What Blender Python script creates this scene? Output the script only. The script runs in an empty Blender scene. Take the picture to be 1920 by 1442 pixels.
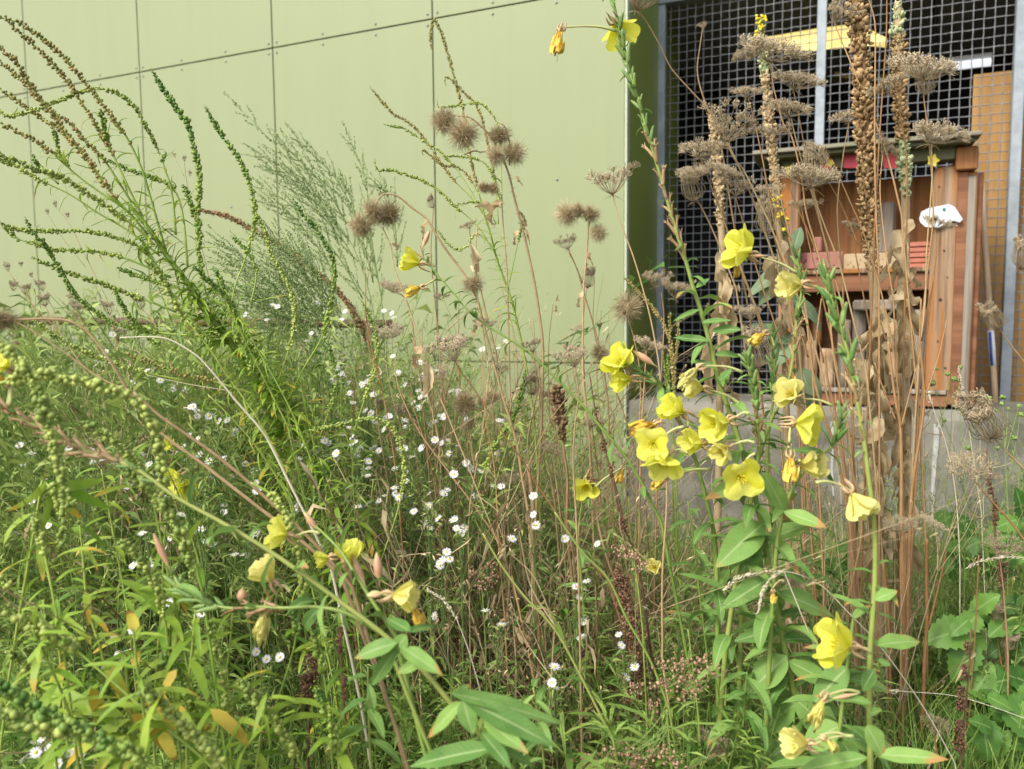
import bpy, math, random
import numpy as np
from mathutils import Matrix, Vector

random.seed(7)
rng = np.random.default_rng(7)
SC = bpy.context.scene
COL = SC.collection
R = math.radians

# ------------------------------------------------------------------ camera
FPX = 1440.0
CAM = np.array([0.0, 0.0, 1.35])
PITCH, ROLL = R(4.8), R(-0.5)
CAMROT = (Matrix.Rotation(math.pi / 2 - PITCH, 3, 'X') @ Matrix.Rotation(ROLL, 3, 'Z'))
cd = bpy.data.cameras.new('camera')
cam = bpy.data.objects.new('camera', cd)
COL.objects.link(cam)
cam.matrix_world = Matrix.Translation(CAM) @ CAMROT.to_4x4()
cd.sensor_width = 36.0
cd.lens = 36.0 * FPX / 1920.0
cd.clip_start = 0.02
cd.clip_end = 200.0
cd.dof.use_dof = True
cd.dof.focus_distance = 1.95
cd.dof.aperture_fstop = 3.2
SC.camera = cam
CR = np.array(CAMROT)

# ------------------------------------------------------------------ light
SUN_DIR = Vector((-0.62, -0.52, 0.80)).normalized()      # towards the sun
world = bpy.data.worlds.new('World')
SC.world = world
world.use_nodes = True
nt = world.node_tree
bg = nt.nodes['Background']
sky = nt.nodes.new('ShaderNodeTexSky')
sky.sky_type = 'NISHITA'
sky.sun_disc = False
sky.sun_elevation = math.asin(SUN_DIR.z)
sky.sun_rotation = math.atan2(SUN_DIR.x, SUN_DIR.y)
sky.air_density = 1.0
sky.dust_density = 3.5
sky.ozone_density = 0.6
hs = nt.nodes.new('ShaderNodeHueSaturation')
hs.inputs['Saturation'].default_value = 0.55
nt.links.new(sky.outputs[0], hs.inputs['Color'])
nt.links.new(hs.outputs[0], bg.inputs[0])
bg.inputs[1].default_value = 0.15
sd = bpy.data.lights.new('sun', 'SUN')
sd.energy = 1.5
sd.angle = R(12)
sd.color = (1.0, 0.95, 0.86)
sun = bpy.data.objects.new('sun', sd)
COL.objects.link(sun)
sun.location = (-6, -6, 9)
sun.rotation_euler = SUN_DIR.to_track_quat('Z', 'Y').to_euler()

SC.view_settings.view_transform = 'Standard'
SC.view_settings.look = 'None'
SC.view_settings.gamma = 1.0
SC.view_settings.exposure = 1.04
SC.view_settings.use_curve_mapping = False
SC.cycles.max_bounces = 8
SC.cycles.transparent_max_bounces = 8

# ------------------------------------------------------------------ pixel <-> place
def W(x, y, d):
    """point of the place seen at photograph pixel (x, y), d metres from the camera along its axis"""
    v = np.array([(x - 960.0) / FPX * d, -(y - 721.0) / FPX * d, -d])
    return CR @ v + CAM

def proj(p):
    v = CR.T @ (np.asarray(p) - CAM)
    return 960 + FPX * v[0] / -v[2], 721 - FPX * v[1] / -v[2], -v[2]

def ray_plane(x, y, p0, n):
    r = CR @ np.array([(x - 960.0) / FPX, -(y - 721.0) / FPX, -1.0])
    t = np.dot(np.asarray(p0) - CAM, n) / np.dot(r, n)
    return CAM + r * t

def nrm(v):
    v = np.asarray(v, float)
    return v / max(1e-9, np.linalg.norm(v))

# ------------------------------------------------------------------ mesh building
class G:
    """collects shapes for ONE mesh"""
    def __init__(s):
        s.v, s.q, s.t, s.a, s.mq, s.mt, s.n = [], [], [], [], [], [], 0
    def add(s, V, Q=None, T=None, a=(0, 0, 0.5), m=0):
        V = np.asarray(V, float).reshape(-1, 3)
        s.v.append(V)
        a = np.asarray(a, float)
        s.a.append(np.broadcast_to(a, V.shape) if a.ndim == 1 else a)
        if Q is not None and len(Q):
            Q = np.asarray(Q, int).reshape(-1, 4)
            s.q.append(Q + s.n); s.mq.append(np.full(len(Q), m))
        if T is not None and len(T):
            T = np.asarray(T, int).reshape(-1, 3)
            s.t.append(T + s.n); s.mt.append(np.full(len(T), m))
        s.n += len(V)
        return s
    def arrays(s):
        V = np.concatenate(s.v); A = np.concatenate(s.a)
        Q = np.concatenate(s.q) if s.q else np.zeros((0, 4), int)
        T = np.concatenate(s.t) if s.t else np.zeros((0, 3), int)
        mq = np.concatenate(s.mq) if s.mq else np.zeros(0, int)
        mt = np.concatenate(s.mt) if s.mt else np.zeros(0, int)
        return V, Q, T, A, mq, mt
    def put(s, other, M=None, tint=None):
        """append the arrays of another collection, transformed by a 4x4"""
        V, Q, T, A, mq, mt = other
        if M is not None:
            V = V @ M[:3, :3].T + M[:3, 3]
        if tint is not None:
            A = A.copy(); A[:, 2] = np.clip(A[:, 2] + tint, 0, 1)
        s.v.append(V); s.a.append(A)
        if len(Q): s.q.append(Q + s.n); s.mq.append(mq)
        if len(T): s.t.append(T + s.n); s.mt.append(mt)
        s.n += len(V)
    def mesh(s, name, mats, origin=None, smooth=True):
        V, Q, T, A, mq, mt = s.arrays()
        if origin is not None:
            V = V - np.asarray(origin)
        me = bpy.data.meshes.new(name)
        me.vertices.add(len(V))
        me.vertices.foreach_set('co', V.astype(np.float32).ravel())
        nl = 4 * len(Q) + 3 * len(T)
        me.loops.add(nl)
        me.loops.foreach_set('vertex_index', np.concatenate([Q.ravel(), T.ravel()]).astype(np.int32))
        me.polygons.add(len(Q) + len(T))
        me.polygons.foreach_set('loop_start', np.concatenate([np.arange(len(Q)) * 4, 4 * len(Q) + np.arange(len(T)) * 3]).astype(np.int32))
        me.polygons.foreach_set('material_index', np.concatenate([mq, mt]).astype(np.int32))
        me.polygons.foreach_set('use_smooth', np.full(len(Q) + len(T), smooth, dtype=bool))
        at = me.attributes.new('lf', 'FLOAT_VECTOR', 'POINT')
        at.data.foreach_set('vector', A.astype(np.float32).ravel())
        for m in (mats if isinstance(mats, (list, tuple)) else [mats]):
            me.materials.append(m)
        me.update(calc_edges=True)
        return me

def link(name, me, parent=None, M=None, kind=None):
    o = bpy.data.objects.new(name, me)
    COL.objects.link(o)
    if parent is not None:
        o.parent = parent
    if M is not None:
        o.matrix_local = Matrix(M) if not isinstance(M, Matrix) else M
    if kind:
        o['kind'] = kind
    return o

def part(name, g, mats, root, kind=None, smooth=True, label=None):
    """a mesh in world coordinates linked as a part of root"""
    o = link(name, g.mesh(name, mats, np.array(root.location), smooth), root, kind=kind)
    if label: o['label'] = label
    return o

def thing(name, label, cat, loc, group=None, rz=0.0):
    o = bpy.data.objects.new(name, None)
    COL.objects.link(o)
    o.empty_display_size = 0.05
    o.location = loc
    o.rotation_euler = (0, 0, rz)
    o['label'] = label
    o['category'] = cat
    if group: o['group'] = group
    return o

def frame(o, x, up, sc=1.0, sy=1.0, sz=1.0):
    """4x4 with local X along x and local Z near up"""
    x = nrm(x); up = np.asarray(up, float)
    y = np.cross(up, x)
    if np.linalg.norm(y) < 1e-4:
        y = np.cross(np.array([0.3, 1, 0.1]), x)
    y = nrm(y); z = np.cross(x, y)
    M = np.eye(4)
    M[:3, 0] = x * sc; M[:3, 1] = y * sc * sy; M[:3, 2] = z * sc * sz; M[:3, 3] = o
    return M

def frame_z(o, z, sc=1.0, spin=0.0, sz=1.0):
    """4x4 with local Z along z"""
    z = nrm(z)
    r = np.array([1.0, 0, 0]) if abs(z[0]) < 0.9 else np.array([0, 1.0, 0])
    x = nrm(np.cross(r, z)); y = np.cross(z, x)
    c, s_ = math.cos(spin), math.sin(spin)
    x, y = x * c + y * s_, y * c - x * s_
    M = np.eye(4)
    M[:3, 0] = x * sc; M[:3, 1] = y * sc; M[:3, 2] = z * sc * sz; M[:3, 3] = o
    return M

def cr(pts, per=6):
    """smooth curve through points (Catmull-Rom)"""
    P = np.asarray(pts, float)
    if len(P) < 3:
        t = np.linspace(0, 1, per + 1)[:, None]
        return P[0] * (1 - t) + P[-1] * t
    P = np.vstack([2 * P[0] - P[1], P, 2 * P[-1] - P[-2]])
    out = []
    t = np.linspace(0, 1, per, endpoint=False)[:, None]
    for i in range(1, len(P) - 2):
        a, b, c, d = P[i - 1], P[i], P[i + 1], P[i + 2]
        out.append(0.5 * (2 * b + (c - a) * t + (2 * a - 5 * b + 4 * c - d) * t ** 2 + (3 * b - a - 3 * c + d) * t ** 3))
    out.append(P[-2][None])
    return np.vstack(out)

def px(pts, d0, d1=None, per=5, wob=0.0):
    """smooth curve through photograph pixels, d0..d1 metres away"""
    d1 = d0 if d1 is None else d1
    n = len(pts)
    P = [W(x, y, d0 + (d1 - d0) * i / max(1, n - 1)) for i, (x, y) in enumerate(pts)]
    c = cr(P, per)
    if wob:
        c = c + rng.normal(0, wob, c.shape)
    return c

def tangents(P):
    T = np.gradient(P, axis=0)
    return T / np.maximum(1e-9, np.linalg.norm(T, axis=1))[:, None]

def tube(g, P, r, n=5, a=(0, 0, 0.5), m=0, cap=True):
    P = np.asarray(P, float)
    k = len(P)
    r = np.interp(np.linspace(0, 1, k), np.linspace(0, 1, len(r)), r) if np.ndim(r) else np.full(k, r)
    T = tangents(P)
    ref = np.array([0.31, 0.94, 0.12])
    if abs(np.dot(nrm(T.mean(0)), nrm(ref))) > 0.85:
        ref = np.array([0.94, -0.2, 0.27])
    A = np.cross(T, ref); A /= np.maximum(1e-9, np.linalg.norm(A, axis=1))[:, None]
    B = np.cross(T, A)
    th = np.arange(n) * 2 * math.pi / n
    V = P[:, None, :] + r[:, None, None] * (np.cos(th)[None, :, None] * A[:, None, :] + np.sin(th)[None, :, None] * B[:, None, :])
    i = np.arange(k - 1)[:, None] * n; j = np.arange(n)[None, :]; j2 = (j + 1) % n
    Q = np.stack([i + j, i + j2, i + n + j2, i + n + j], -1).reshape(-1, 4)
    a = np.asarray(a, float)
    Aa = np.repeat(a, n, axis=0) if a.ndim == 2 else a
    T3 = None
    if cap and n >= 3:
        T3 = [(0, j0 + 1, j0) for j0 in range(1, n - 1)] + [((k - 1) * n, (k - 1) * n + j0, (k - 1) * n + j0 + 1) for j0 in range(1, n - 1)]
    g.add(V.reshape(-1, 3), Q, T3, Aa, m)
    return g

_t = (1 + 5 ** .5) / 2
ICO_V = np.array([(-1, _t, 0), (1, _t, 0), (-1, -_t, 0), (1, -_t, 0), (0, -1, _t), (0, 1, _t), (0, -1, -_t), (0, 1, -_t), (_t, 0, -1), (_t, 0, 1), (-_t, 0, -1), (-_t, 0, 1)]) / math.hypot(1, _t)
ICO_T = np.array([(0, 11, 5), (0, 5, 1), (0, 1, 7), (0, 7, 10), (0, 10, 11), (1, 5, 9), (5, 11, 4), (11, 10, 2), (10, 7, 6), (7, 1, 8), (3, 9, 4), (3, 4, 2), (3, 2, 6), (3, 6, 8), (3, 8, 9), (4, 9, 5), (2, 4, 11), (6, 2, 10), (8, 6, 7), (9, 8, 1)])
OCT_V = np.array([(1, 0, 0), (-1, 0, 0), (0, 1, 0), (0, -1, 0), (0, 0, 1), (0, 0, -1)], float)
OCT_T = np.array([(0, 2, 4), (2, 1, 4), (1, 3, 4), (3, 0, 4), (2, 0, 5), (1, 2, 5), (3, 1, 5), (0, 3, 5)])

def blobs(g, Cs, rs, tint, dirs=None, elong=1.0, base=(ICO_V, ICO_T), jit=0.15, m=0):
    """many small rounded bodies at Cs; elongated along dirs"""
    Cs = np.asarray(Cs); n = len(Cs)
    if n == 0: return
    bv, bt = base
    rs = np.broadcast_to(rs, (n,)); tint = np.broadcast_to(tint, (n,))
    V = np.broadcast_to(bv, (n,) + bv.shape) * (1 + rng.normal(0, jit, (n, len(bv), 1)))
    if dirs is not None:
        D = dirs / np.maximum(1e-9, np.linalg.norm(dirs, axis=1))[:, None]
        along = (V * D[:, None, :]).sum(-1, keepdims=True)
        V = V + along * D[:, None, :] * (elong - 1)
    V = V * rs[:, None, None] + Cs[:, None, :]
    T = bt[None] + (np.arange(n) * len(bv))[:, None, None]
    a = np.zeros((n, len(bv), 3)); a[..., 2] = tint[:, None]
    g.add(V.reshape(-1, 3), None, T.reshape(-1, 3), a.reshape(-1, 3), m)

def box(g, x0, x1, y0, y1, z0, z1, a=(0, 0, 0.5), m=0, bev=0.0):
    if bev <= 0:
        V = [(x, y, z) for x in (x0, x1) for y in (y0, y1) for z in (z0, z1)]
        Q = [(0, 1, 3, 2), (4, 6, 7, 5), (0, 4, 5, 1), (2, 3, 7, 6), (0, 2, 6, 4), (1, 5, 7, 3)]
        g.add(V, Q, None, a, m); return g
    b = bev
    sec = [(y0 + b, z0), (y1 - b, z0), (y1, z0 + b), (y1, z1 - b), (y1 - b, z1), (y0 + b, z1), (y0, z1 - b), (y0, z0 + b)]
    cy, cz = (y0 + y1) / 2, (z0 + z1) / 2
    V = []
    for x, s_ in ((x0, b), (x0 + b, 0), (x1 - b, 0), (x1, b)):
        for y, z in sec:
            V.append((x, y - math.copysign(min(s_, abs(y - cy)), y - cy), z - math.copysign(min(s_, abs(z - cz)), z - cz)))
    Q = [(i * 8 + j, i * 8 + (j + 1) % 8, i * 8 + 8 + (j + 1) % 8, i * 8 + 8 + j) for i in range(3) for j in range(8)]
    T = [(0, j + 1, j) for j in range(1, 7)] + [(24, 24 + j, 25 + j) for j in range(1, 7)]
    g.add(V, Q, T, a, m)
    return g

def noise1(n, amp, k=4):
    return np.interp(np.linspace(0, 1, n), np.linspace(0, 1, k), rng.normal(0, amp, k))

def leaf_g(W_=0.2, arch=0.6, fold=0.3, wave=0.0, nseg=8, ncol=4, prof='lance', twist=0.0, serr=0.0, stalk=0.0, tint=0.5, curl=0.0):
    """one leaf of unit length along +X, upper side +Z"""
    g = G()
    t = np.linspace(0, 1, nseg + 1)
    if prof == 'lance': w = np.sin(np.pi * np.clip(t, 0, 1) ** 0.8) ** 0.85
    elif prof == 'ovate': w = np.sin(np.pi * t ** 0.62) ** 0.8
    elif prof == 'strap': w = np.minimum(1, 6 * t) * (1 - t ** 4) ** 0.8
    else: w = (1 - t) ** 0.6 * np.minimum(1, 0.4 + 4 * t)
    w = np.maximum(w, 0.03) * W_ / 2
    if stalk: w = np.where(t < stalk, W_ * 0.06, w)
    ang = arch * t + noise1(nseg + 1, 0.1 * abs(arch))
    dx = np.cos(ang) / nseg; dz = -np.sin(ang) / nseg
    X = np.concatenate([[0], np.cumsum(dx[:-1])]); Z = np.concatenate([[0], np.cumsum(dz[:-1])])
    u = np.linspace(-1, 1, ncol + 1)
    V = np.zeros((nseg + 1, ncol + 1, 3)); A = np.zeros_like(V)
    ph = rng.uniform(0, 6)
    for i in range(nseg + 1):
        tw = twist * t[i]
        ser = 1 + (serr if i % 2 else -serr)
        cu = u * (1 + (abs(u) > 0.9) * (ser - 1)) * w[i]
        h = abs(u) * w[i] * math.tan(fold) - curl * (u * u) * w[i] + wave * np.sin(t[i] * 15 + ph + 1.5 * np.sign(u)) * abs(u) * W_
        V[i, :, 0] = X[i] + h * math.sin(ang[i])
        V[i, :, 1] = cu * math.cos(tw) - h * math.sin(tw)
        V[i, :, 2] = Z[i] + h * math.cos(ang[i]) * math.cos(tw) + cu * math.sin(tw)
        A[i, :, 0] = u; A[i, :, 1] = t[i]; A[i, :, 2] = tint
    n1 = ncol + 1
    Q = [(i * n1 + j, (i + 1) * n1 + j, (i + 1) * n1 + j + 1, i * n1 + j + 1) for i in range(nseg) for j in range(ncol)]
    g.add(V.reshape(-1, 3), Q, None, A.reshape(-1, 3))
    return g

# ------------------------------------------------------------------ materials
class NT:
    def __init__(s, name):
        s.m = bpy.data.materials.new(name); s.m.use_nodes = True
        s.t = s.m.node_tree; s.b = s.t.nodes['Principled BSDF']; s.o = s.t.nodes['Material Output']
    def n(s, ty, **k):
        nd = s.t.nodes.new('ShaderNode' + ty)
        for a, b in k.items(): setattr(nd, a, b)
        return nd
    def l(s, a, b): s.t.links.new(a, b)
    def val(s, sock, v):
        if hasattr(v, 'is_output') or hasattr(v, 'links'): s.l(v, sock)
        else: sock.default_value = v
    def math(s, op, a, b=0.0, c=None, clamp=False):
        nd = s.n('Math', operation=op, use_clamp=clamp)
        s.val(nd.inputs[0], a); s.val(nd.inputs[1], b)
        if c is not None: s.val(nd.inputs[2], c)
        return nd.outputs[0]
    def mix(s, f, a, b):
        nd = s.n('Mix', data_type='RGBA')
        s.val(nd.inputs[0], f)
        s.val(nd.inputs[6], a if hasattr(a, 'links') else (*a, 1)); s.val(nd.inputs[7], b if hasattr(b, 'links') else (*b, 1))
        return nd.outputs[2]
    def noise(s, scale, detail=3.0, vec=None, rough=0.6):
        nd = s.n('TexNoise'); nd.inputs['Scale'].default_value = scale; nd.inputs['Detail'].default_value = detail
        nd.inputs['Roughness'].default_value = rough
        if vec is not None: s.l(vec, nd.inputs['Vector'])
        return nd.outputs['Fac']
    def smooth(s, v, lo, hi):
        nd = s.n('MapRange', interpolation_type='SMOOTHSTEP')
        s.val(nd.inputs[0], v); nd.inputs[1].default_value = lo; nd.inputs[2].default_value = hi
        return nd.outputs[0]
    def bump(s, h, strength=0.3, dist=0.002):
        nd = s.n('Bump'); nd.inputs['Strength'].default_value = strength; nd.inputs['Distance'].default_value = dist
        s.l(h, nd.inputs['Height']); s.l(nd.outputs[0], s.b.inputs['Normal'])
        return nd.outputs[0]

def plant_mat(name, A, B, rough=0.55, trans=0.0, spec=0.3, nscale=60, namt=0.5, rnd=0.5, leaf=False, tip=None, tipamt=0.0, rib=None, bump=0.0, veins=0.0):
    """colour runs from A to B with the shape's own tint, the object's and a fine mottling"""
    k = NT(name)
    at = k.n('Attribute', attribute_name='lf')
    sp = k.n('SeparateXYZ'); k.l(at.outputs['Vector'], sp.inputs[0])
    geo = k.n('NewGeometry')
    oi = k.n('ObjectInfo')
    ns = k.noise(nscale, 3, geo.outputs['Position'])
    f = k.math('ADD', sp.outputs[2], k.math('MULTIPLY', k.math('SUBTRACT', oi.outputs['Random'], 0.5), rnd))
    f = k.math('ADD', f, k.math('MULTIPLY', k.math('SUBTRACT', ns, 0.5), namt * 2), clamp=True)
    if veins:
        cv = k.n('CombineXYZ'); k.l(k.math('MULTIPLY', sp.outputs[0], 7.0), cv.inputs[0]); k.l(k.math('MULTIPLY', sp.outputs[1], 0.9), cv.inputs[1]); k.l(k.math('MULTIPLY', oi.outputs['Random'], 40.0), cv.inputs[2])
        f = k.math('ADD', f, k.math('MULTIPLY', k.math('SUBTRACT', k.noise(1.6, 4, cv.outputs[0]), 0.5), veins), clamp=True)
    col = k.mix(f, A, B)
    if leaf and rib is not None:
        r_ = k.smooth(k.math('ABSOLUTE', sp.outputs[0]), 0.12, 0.03)
        col = k.mix(k.math('MULTIPLY', r_, 0.55), col, rib)
        vein = k.n('TexWave', wave_type='BANDS', bands_direction='X')
        cmb = k.n('CombineXYZ')
        k.l(k.math('SUBTRACT', sp.outputs[1], k.math('MULTIPLY', k.math('ABSOLUTE', sp.outputs[0]), 0.12)), cmb.inputs[0])
        k.l(cmb.outputs[0], vein.inputs['Vector']); vein.inputs['Scale'].default_value = 4.5
        vf = k.smooth(vein.outputs['Fac'], 0.85, 1.0)
        col = k.mix(k.math('MULTIPLY', vf, 0.10), col, rib)
    if leaf and tip is not None:
        ns2 = k.noise(25, 2, geo.outputs['Position'])
        e = k.math('ADD', sp.outputs[1], k.math('MULTIPLY', k.math('SUBTRACT', ns2, 0.5), 1.1))
        e = k.math('ADD', e, k.math('MULTIPLY', k.math('ABSOLUTE', sp.outputs[0]), 0.12))
        e = k.math('ADD', e, k.math('MULTIPLY', k.math('SUBTRACT', oi.outputs['Random'], 0.7), tipamt))
        col = k.mix(k.smooth(e, 0.9, 1.1), col, tip)
    k.l(col, k.b.inputs['Base Color'])
    k.b.inputs['Roughness'].default_value = rough
    k.b.inputs['Specular IOR Level'].default_value = spec
    if bump:
        k.bump(k.noise(nscale * 3, 3, geo.outputs['Position']), bump, 0.002)
    if trans:
        tr = k.n('BsdfTranslucent'); k.l(col, tr.inputs[0])
        mx = k.n('MixShader'); mx.inputs[0].default_value = trans
        k.l(k.b.outputs[0], mx.inputs[1]); k.l(tr.outputs[0], mx.inputs[2]); k.l(mx.outputs[0], k.o.inputs[0])
    return k.m

M = {}
M['weld_seed'] = plant_mat('weld_seed', (0.13, 0.20, 0.035), (0.42, 0.48, 0.12), 0.5, nscale=150, namt=0.35, rnd=0.25)
M['weld_dark'] = plant_mat('weld_dark', (0.055, 0.14, 0.022), (0.27, 0.35, 0.065), 0.5, nscale=150, namt=0.3, rnd=0.2)
M['weld_brown'] = plant_mat('weld_brown', (0.17, 0.19, 0.045), (0.38, 0.27, 0.11), 0.6, nscale=60, namt=0.6, rnd=0.2)
M['weld_stem'] = plant_mat('weld_stem', (0.18, 0.30, 0.045), (0.36, 0.44, 0.10), 0.45, nscale=40, namt=0.3)
M['weld_leaf'] = plant_mat('weld_leaf', (0.13, 0.27, 0.025), (0.37, 0.48, 0.07), 0.5, trans=0.35, nscale=40, namt=0.3, rnd=0.7, leaf=True, tip=(0.52, 0.36, 0.05), tipamt=1.1)
M['yellow_leaf'] = plant_mat('yellowed_leaf', (0.46, 0.30, 0.035), (0.62, 0.55, 0.09), 0.5, trans=0.35, nscale=30, namt=0.5, rnd=0.6, leaf=True, tip=(0.30, 0.16, 0.04), tipamt=0.4)
M['prim_leaf'] = plant_mat('primrose_leaf', (0.085, 0.20, 0.04), (0.25, 0.41, 0.095), 0.6, trans=0.3, nscale=30, namt=0.3, rnd=0.8, leaf=True, tip=(0.42, 0.25, 0.08), tipamt=0.55, rib=(0.42, 0.52, 0.25), bump=0.15)
M['prim_stem'] = plant_mat('primrose_stem', (0.13, 0.23, 0.04), (0.30, 0.33, 0.09), 0.45, nscale=30, namt=0.4, rnd=0.4)
M['prim_stem_red'] = plant_mat('primrose_red_stem', (0.30, 0.24, 0.10), (0.42, 0.26, 0.15), 0.5, nscale=30, namt=0.5)
M['pod'] = plant_mat('green_pod', (0.07, 0.16, 0.038), (0.25, 0.34, 0.10), 0.5, nscale=60, namt=0.3, rnd=0.6)
M['pod_dry'] = plant_mat('dry_pod', (0.22, 0.13, 0.06), (0.45, 0.33, 0.17), 0.6, nscale=60, namt=0.4, rnd=0.6)
M['petal'] = plant_mat('yellow_petal', (0.72, 0.71, 0.035), (0.80, 0.80, 0.19), 0.6, trans=0.5, spec=0.15, nscale=25, namt=0.3, rnd=0.7, bump=0.15, veins=1.4)
M['petal_pale'] = plant_mat('pale_petal', (0.74, 0.68, 0.17), (0.80, 0.76, 0.30), 0.5, trans=0.45, spec=0.15, nscale=25, namt=0.4, rnd=0.8, veins=2.2)
M['petal_wilt'] = plant_mat('wilted_petal', (0.72, 0.43, 0.05), (0.80, 0.64, 0.13), 0.55, trans=0.3, spec=0.2, nscale=60, namt=0.6, rnd=0.5)
M['calyx'] = plant_mat('flower_tube', (0.46, 0.52, 0.20), (0.62, 0.36, 0.22), 0.5, trans=0.15, nscale=20, namt=0.2, rnd=0.1)
M['dry_stem'] = plant_mat('dry_stem', (0.22, 0.14, 0.065), (0.46, 0.34, 0.18), 0.65, nscale=45, namt=0.5, rnd=0.6)
M['rust_stem'] = plant_mat('rust_stem', (0.21, 0.105, 0.04), (0.42, 0.26, 0.12), 0.6, nscale=45, namt=0.5, rnd=0.5)
M['umbel'] = plant_mat('dry_umbel', (0.17, 0.125, 0.06), (0.55, 0.46, 0.31), 0.75, nscale=80, namt=0.4, rnd=0.4)
M['bristle'] = plant_mat('thistle_bristle', (0.16, 0.115, 0.045), (0.52, 0.42, 0.25), 0.7, nscale=80, namt=0.4, rnd=0.3)
M['mull_brown'] = plant_mat('mullein_brown', (0.13, 0.075, 0.03), (0.42, 0.29, 0.14), 0.75, nscale=90, namt=0.4, rnd=0.1)
M['mull_tan'] = plant_mat('mullein_tan', (0.24, 0.17, 0.08), (0.50, 0.39, 0.23), 0.75, nscale=60, namt=0.4, rnd=0.1)
M['mull_green'] = plant_mat('mullein_green', (0.17, 0.24, 0.10), (0.44, 0.48, 0.27), 0.8, nscale=60, namt=0.4, rnd=0.1)
M['dry_leaf'] = plant_mat('dry_leaf', (0.38, 0.28, 0.14), (0.70, 0.57, 0.36), 0.7, trans=0.3, nscale=35, namt=0.5, rnd=0.7, bump=0.3)
M['grey_leaf'] = plant_mat('grey_leaf', (0.14, 0.24, 0.12), (0.30, 0.38, 0.22), 0.8, trans=0.2, nscale=30, namt=0.3, leaf=True, rib=(0.45, 0.5, 0.35))
M['daisy'] = plant_mat('daisy_white', (0.78, 0.78, 0.82), (0.85, 0.85, 0.84), 0.6, trans=0.2, nscale=20, namt=0.2)
M['disc'] = plant_mat('daisy_disc', (0.62, 0.45, 0.03), (0.75, 0.62, 0.10), 0.7, nscale=300, namt=0.5)
M['aster_stem'] = plant_mat('aster_stem', (0.09, 0.19, 0.045), (0.25, 0.33, 0.12), 0.6, trans=0.15, nscale=20, namt=0.4)
M['herb'] = plant_mat('herb', (0.09, 0.19, 0.04), (0.38, 0.47, 0.13), 0.6, trans=0.25, nscale=5, namt=0.35, rnd=0)
M['herb_dry'] = plant_mat('herb_dry', (0.21, 0.13, 0.06), (0.58, 0.48, 0.28), 0.7, trans=0.1, nscale=5, namt=0.35, rnd=0)
M['grass'] = plant_mat('grass', (0.08, 0.19, 0.03), (0.32, 0.44, 0.10), 0.55, trans=0.3, nscale=6, namt=0.35, rnd=0)
M['mug'] = plant_mat('mugwort', (0.17, 0.26, 0.08), (0.39, 0.49, 0.20), 0.7, trans=0.15, nscale=20, namt=0.35)
M['bramble'] = plant_mat('bramble_leaf', (0.045, 0.14, 0.02), (0.17, 0.33, 0.06), 0.45, trans=0.3, nscale=25, namt=0.25, rnd=0.9, leaf=True, rib=(0.30, 0.45, 0.16), bump=0.2)
M['dock'] = plant_mat('dock_brown', (0.085, 0.042, 0.026), (0.24, 0.13, 0.07), 0.7, nscale=60, namt=0.5)
M['spike_brown'] = plant_mat('spike_brown', (0.11, 0.065, 0.03), (0.28, 0.18, 0.09), 0.75, nscale=90, namt=0.4)
M['spike_red'] = plant_mat('spike_red', (0.17, 0.10, 0.045), (0.38, 0.26, 0.13), 0.75, nscale=90, namt=0.4)
M['pink_seed'] = plant_mat('pink_seed', (0.36, 0.20, 0.12), (0.58, 0.38, 0.26), 0.7, trans=0.2, nscale=60, namt=0.5)
M['yellow_small'] = plant_mat('small_yellow', (0.75, 0.62, 0.03), (0.88, 0.80, 0.08), 0.6, trans=0.3, nscale=60, namt=0.3)
M['pale_grass'] = plant_mat('pale_grass', (0.42, 0.36, 0.22), (0.62, 0.57, 0.42), 0.6, nscale=30, namt=0.4)
M['green_seed'] = plant_mat('green_seedhead', (0.13, 0.22, 0.05), (0.27, 0.36, 0.11), 0.6, nscale=60, namt=0.3)

def surf(name, A, B, scale=6.0, rough=0.6, spec=0.4, fine=120, bump=0.1, metal=0.0, stretch=None, lo=0.3, hi=0.7, extra=None, coord='Object'):
    k = NT(name)
    tc = k.n('TexCoord')
    v = tc.outputs[coord]
    if stretch:
        mp = k.n('Mapping'); mp.inputs['Scale'].default_value = stretch
        k.l(v, mp.inputs[0]); v = mp.outputs[0]
    a = k.noise(scale, 5, v); b = k.noise(fine, 3, v)
    oi = k.n('ObjectInfo')
    f = k.math('ADD', k.smooth(a, lo, hi), k.math('MULTIPLY', k.math('SUBTRACT', b, 0.5), 0.5))
    f = k.math('ADD', f, k.math('MULTIPLY', k.math('SUBTRACT', oi.outputs['Random'], 0.5), 0.3), clamp=True)
    c = k.mix(f, A, B)
    if extra:
        c = k.mix(k.smooth(k.noise(extra[1], 4, v), extra[2], extra[3]), c, extra[0])
    k.l(c, k.b.inputs['Base Color'])
    k.b.inputs['Roughness'].default_value = rough
    k.b.inputs['Specular IOR Level'].default_value = spec
    k.b.inputs['Metallic'].default_value = metal
    if bump: k.bump(k.math('ADD', a, k.math('MULTIPLY', b, 0.4)), bump, 0.004)
    return k.m

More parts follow.
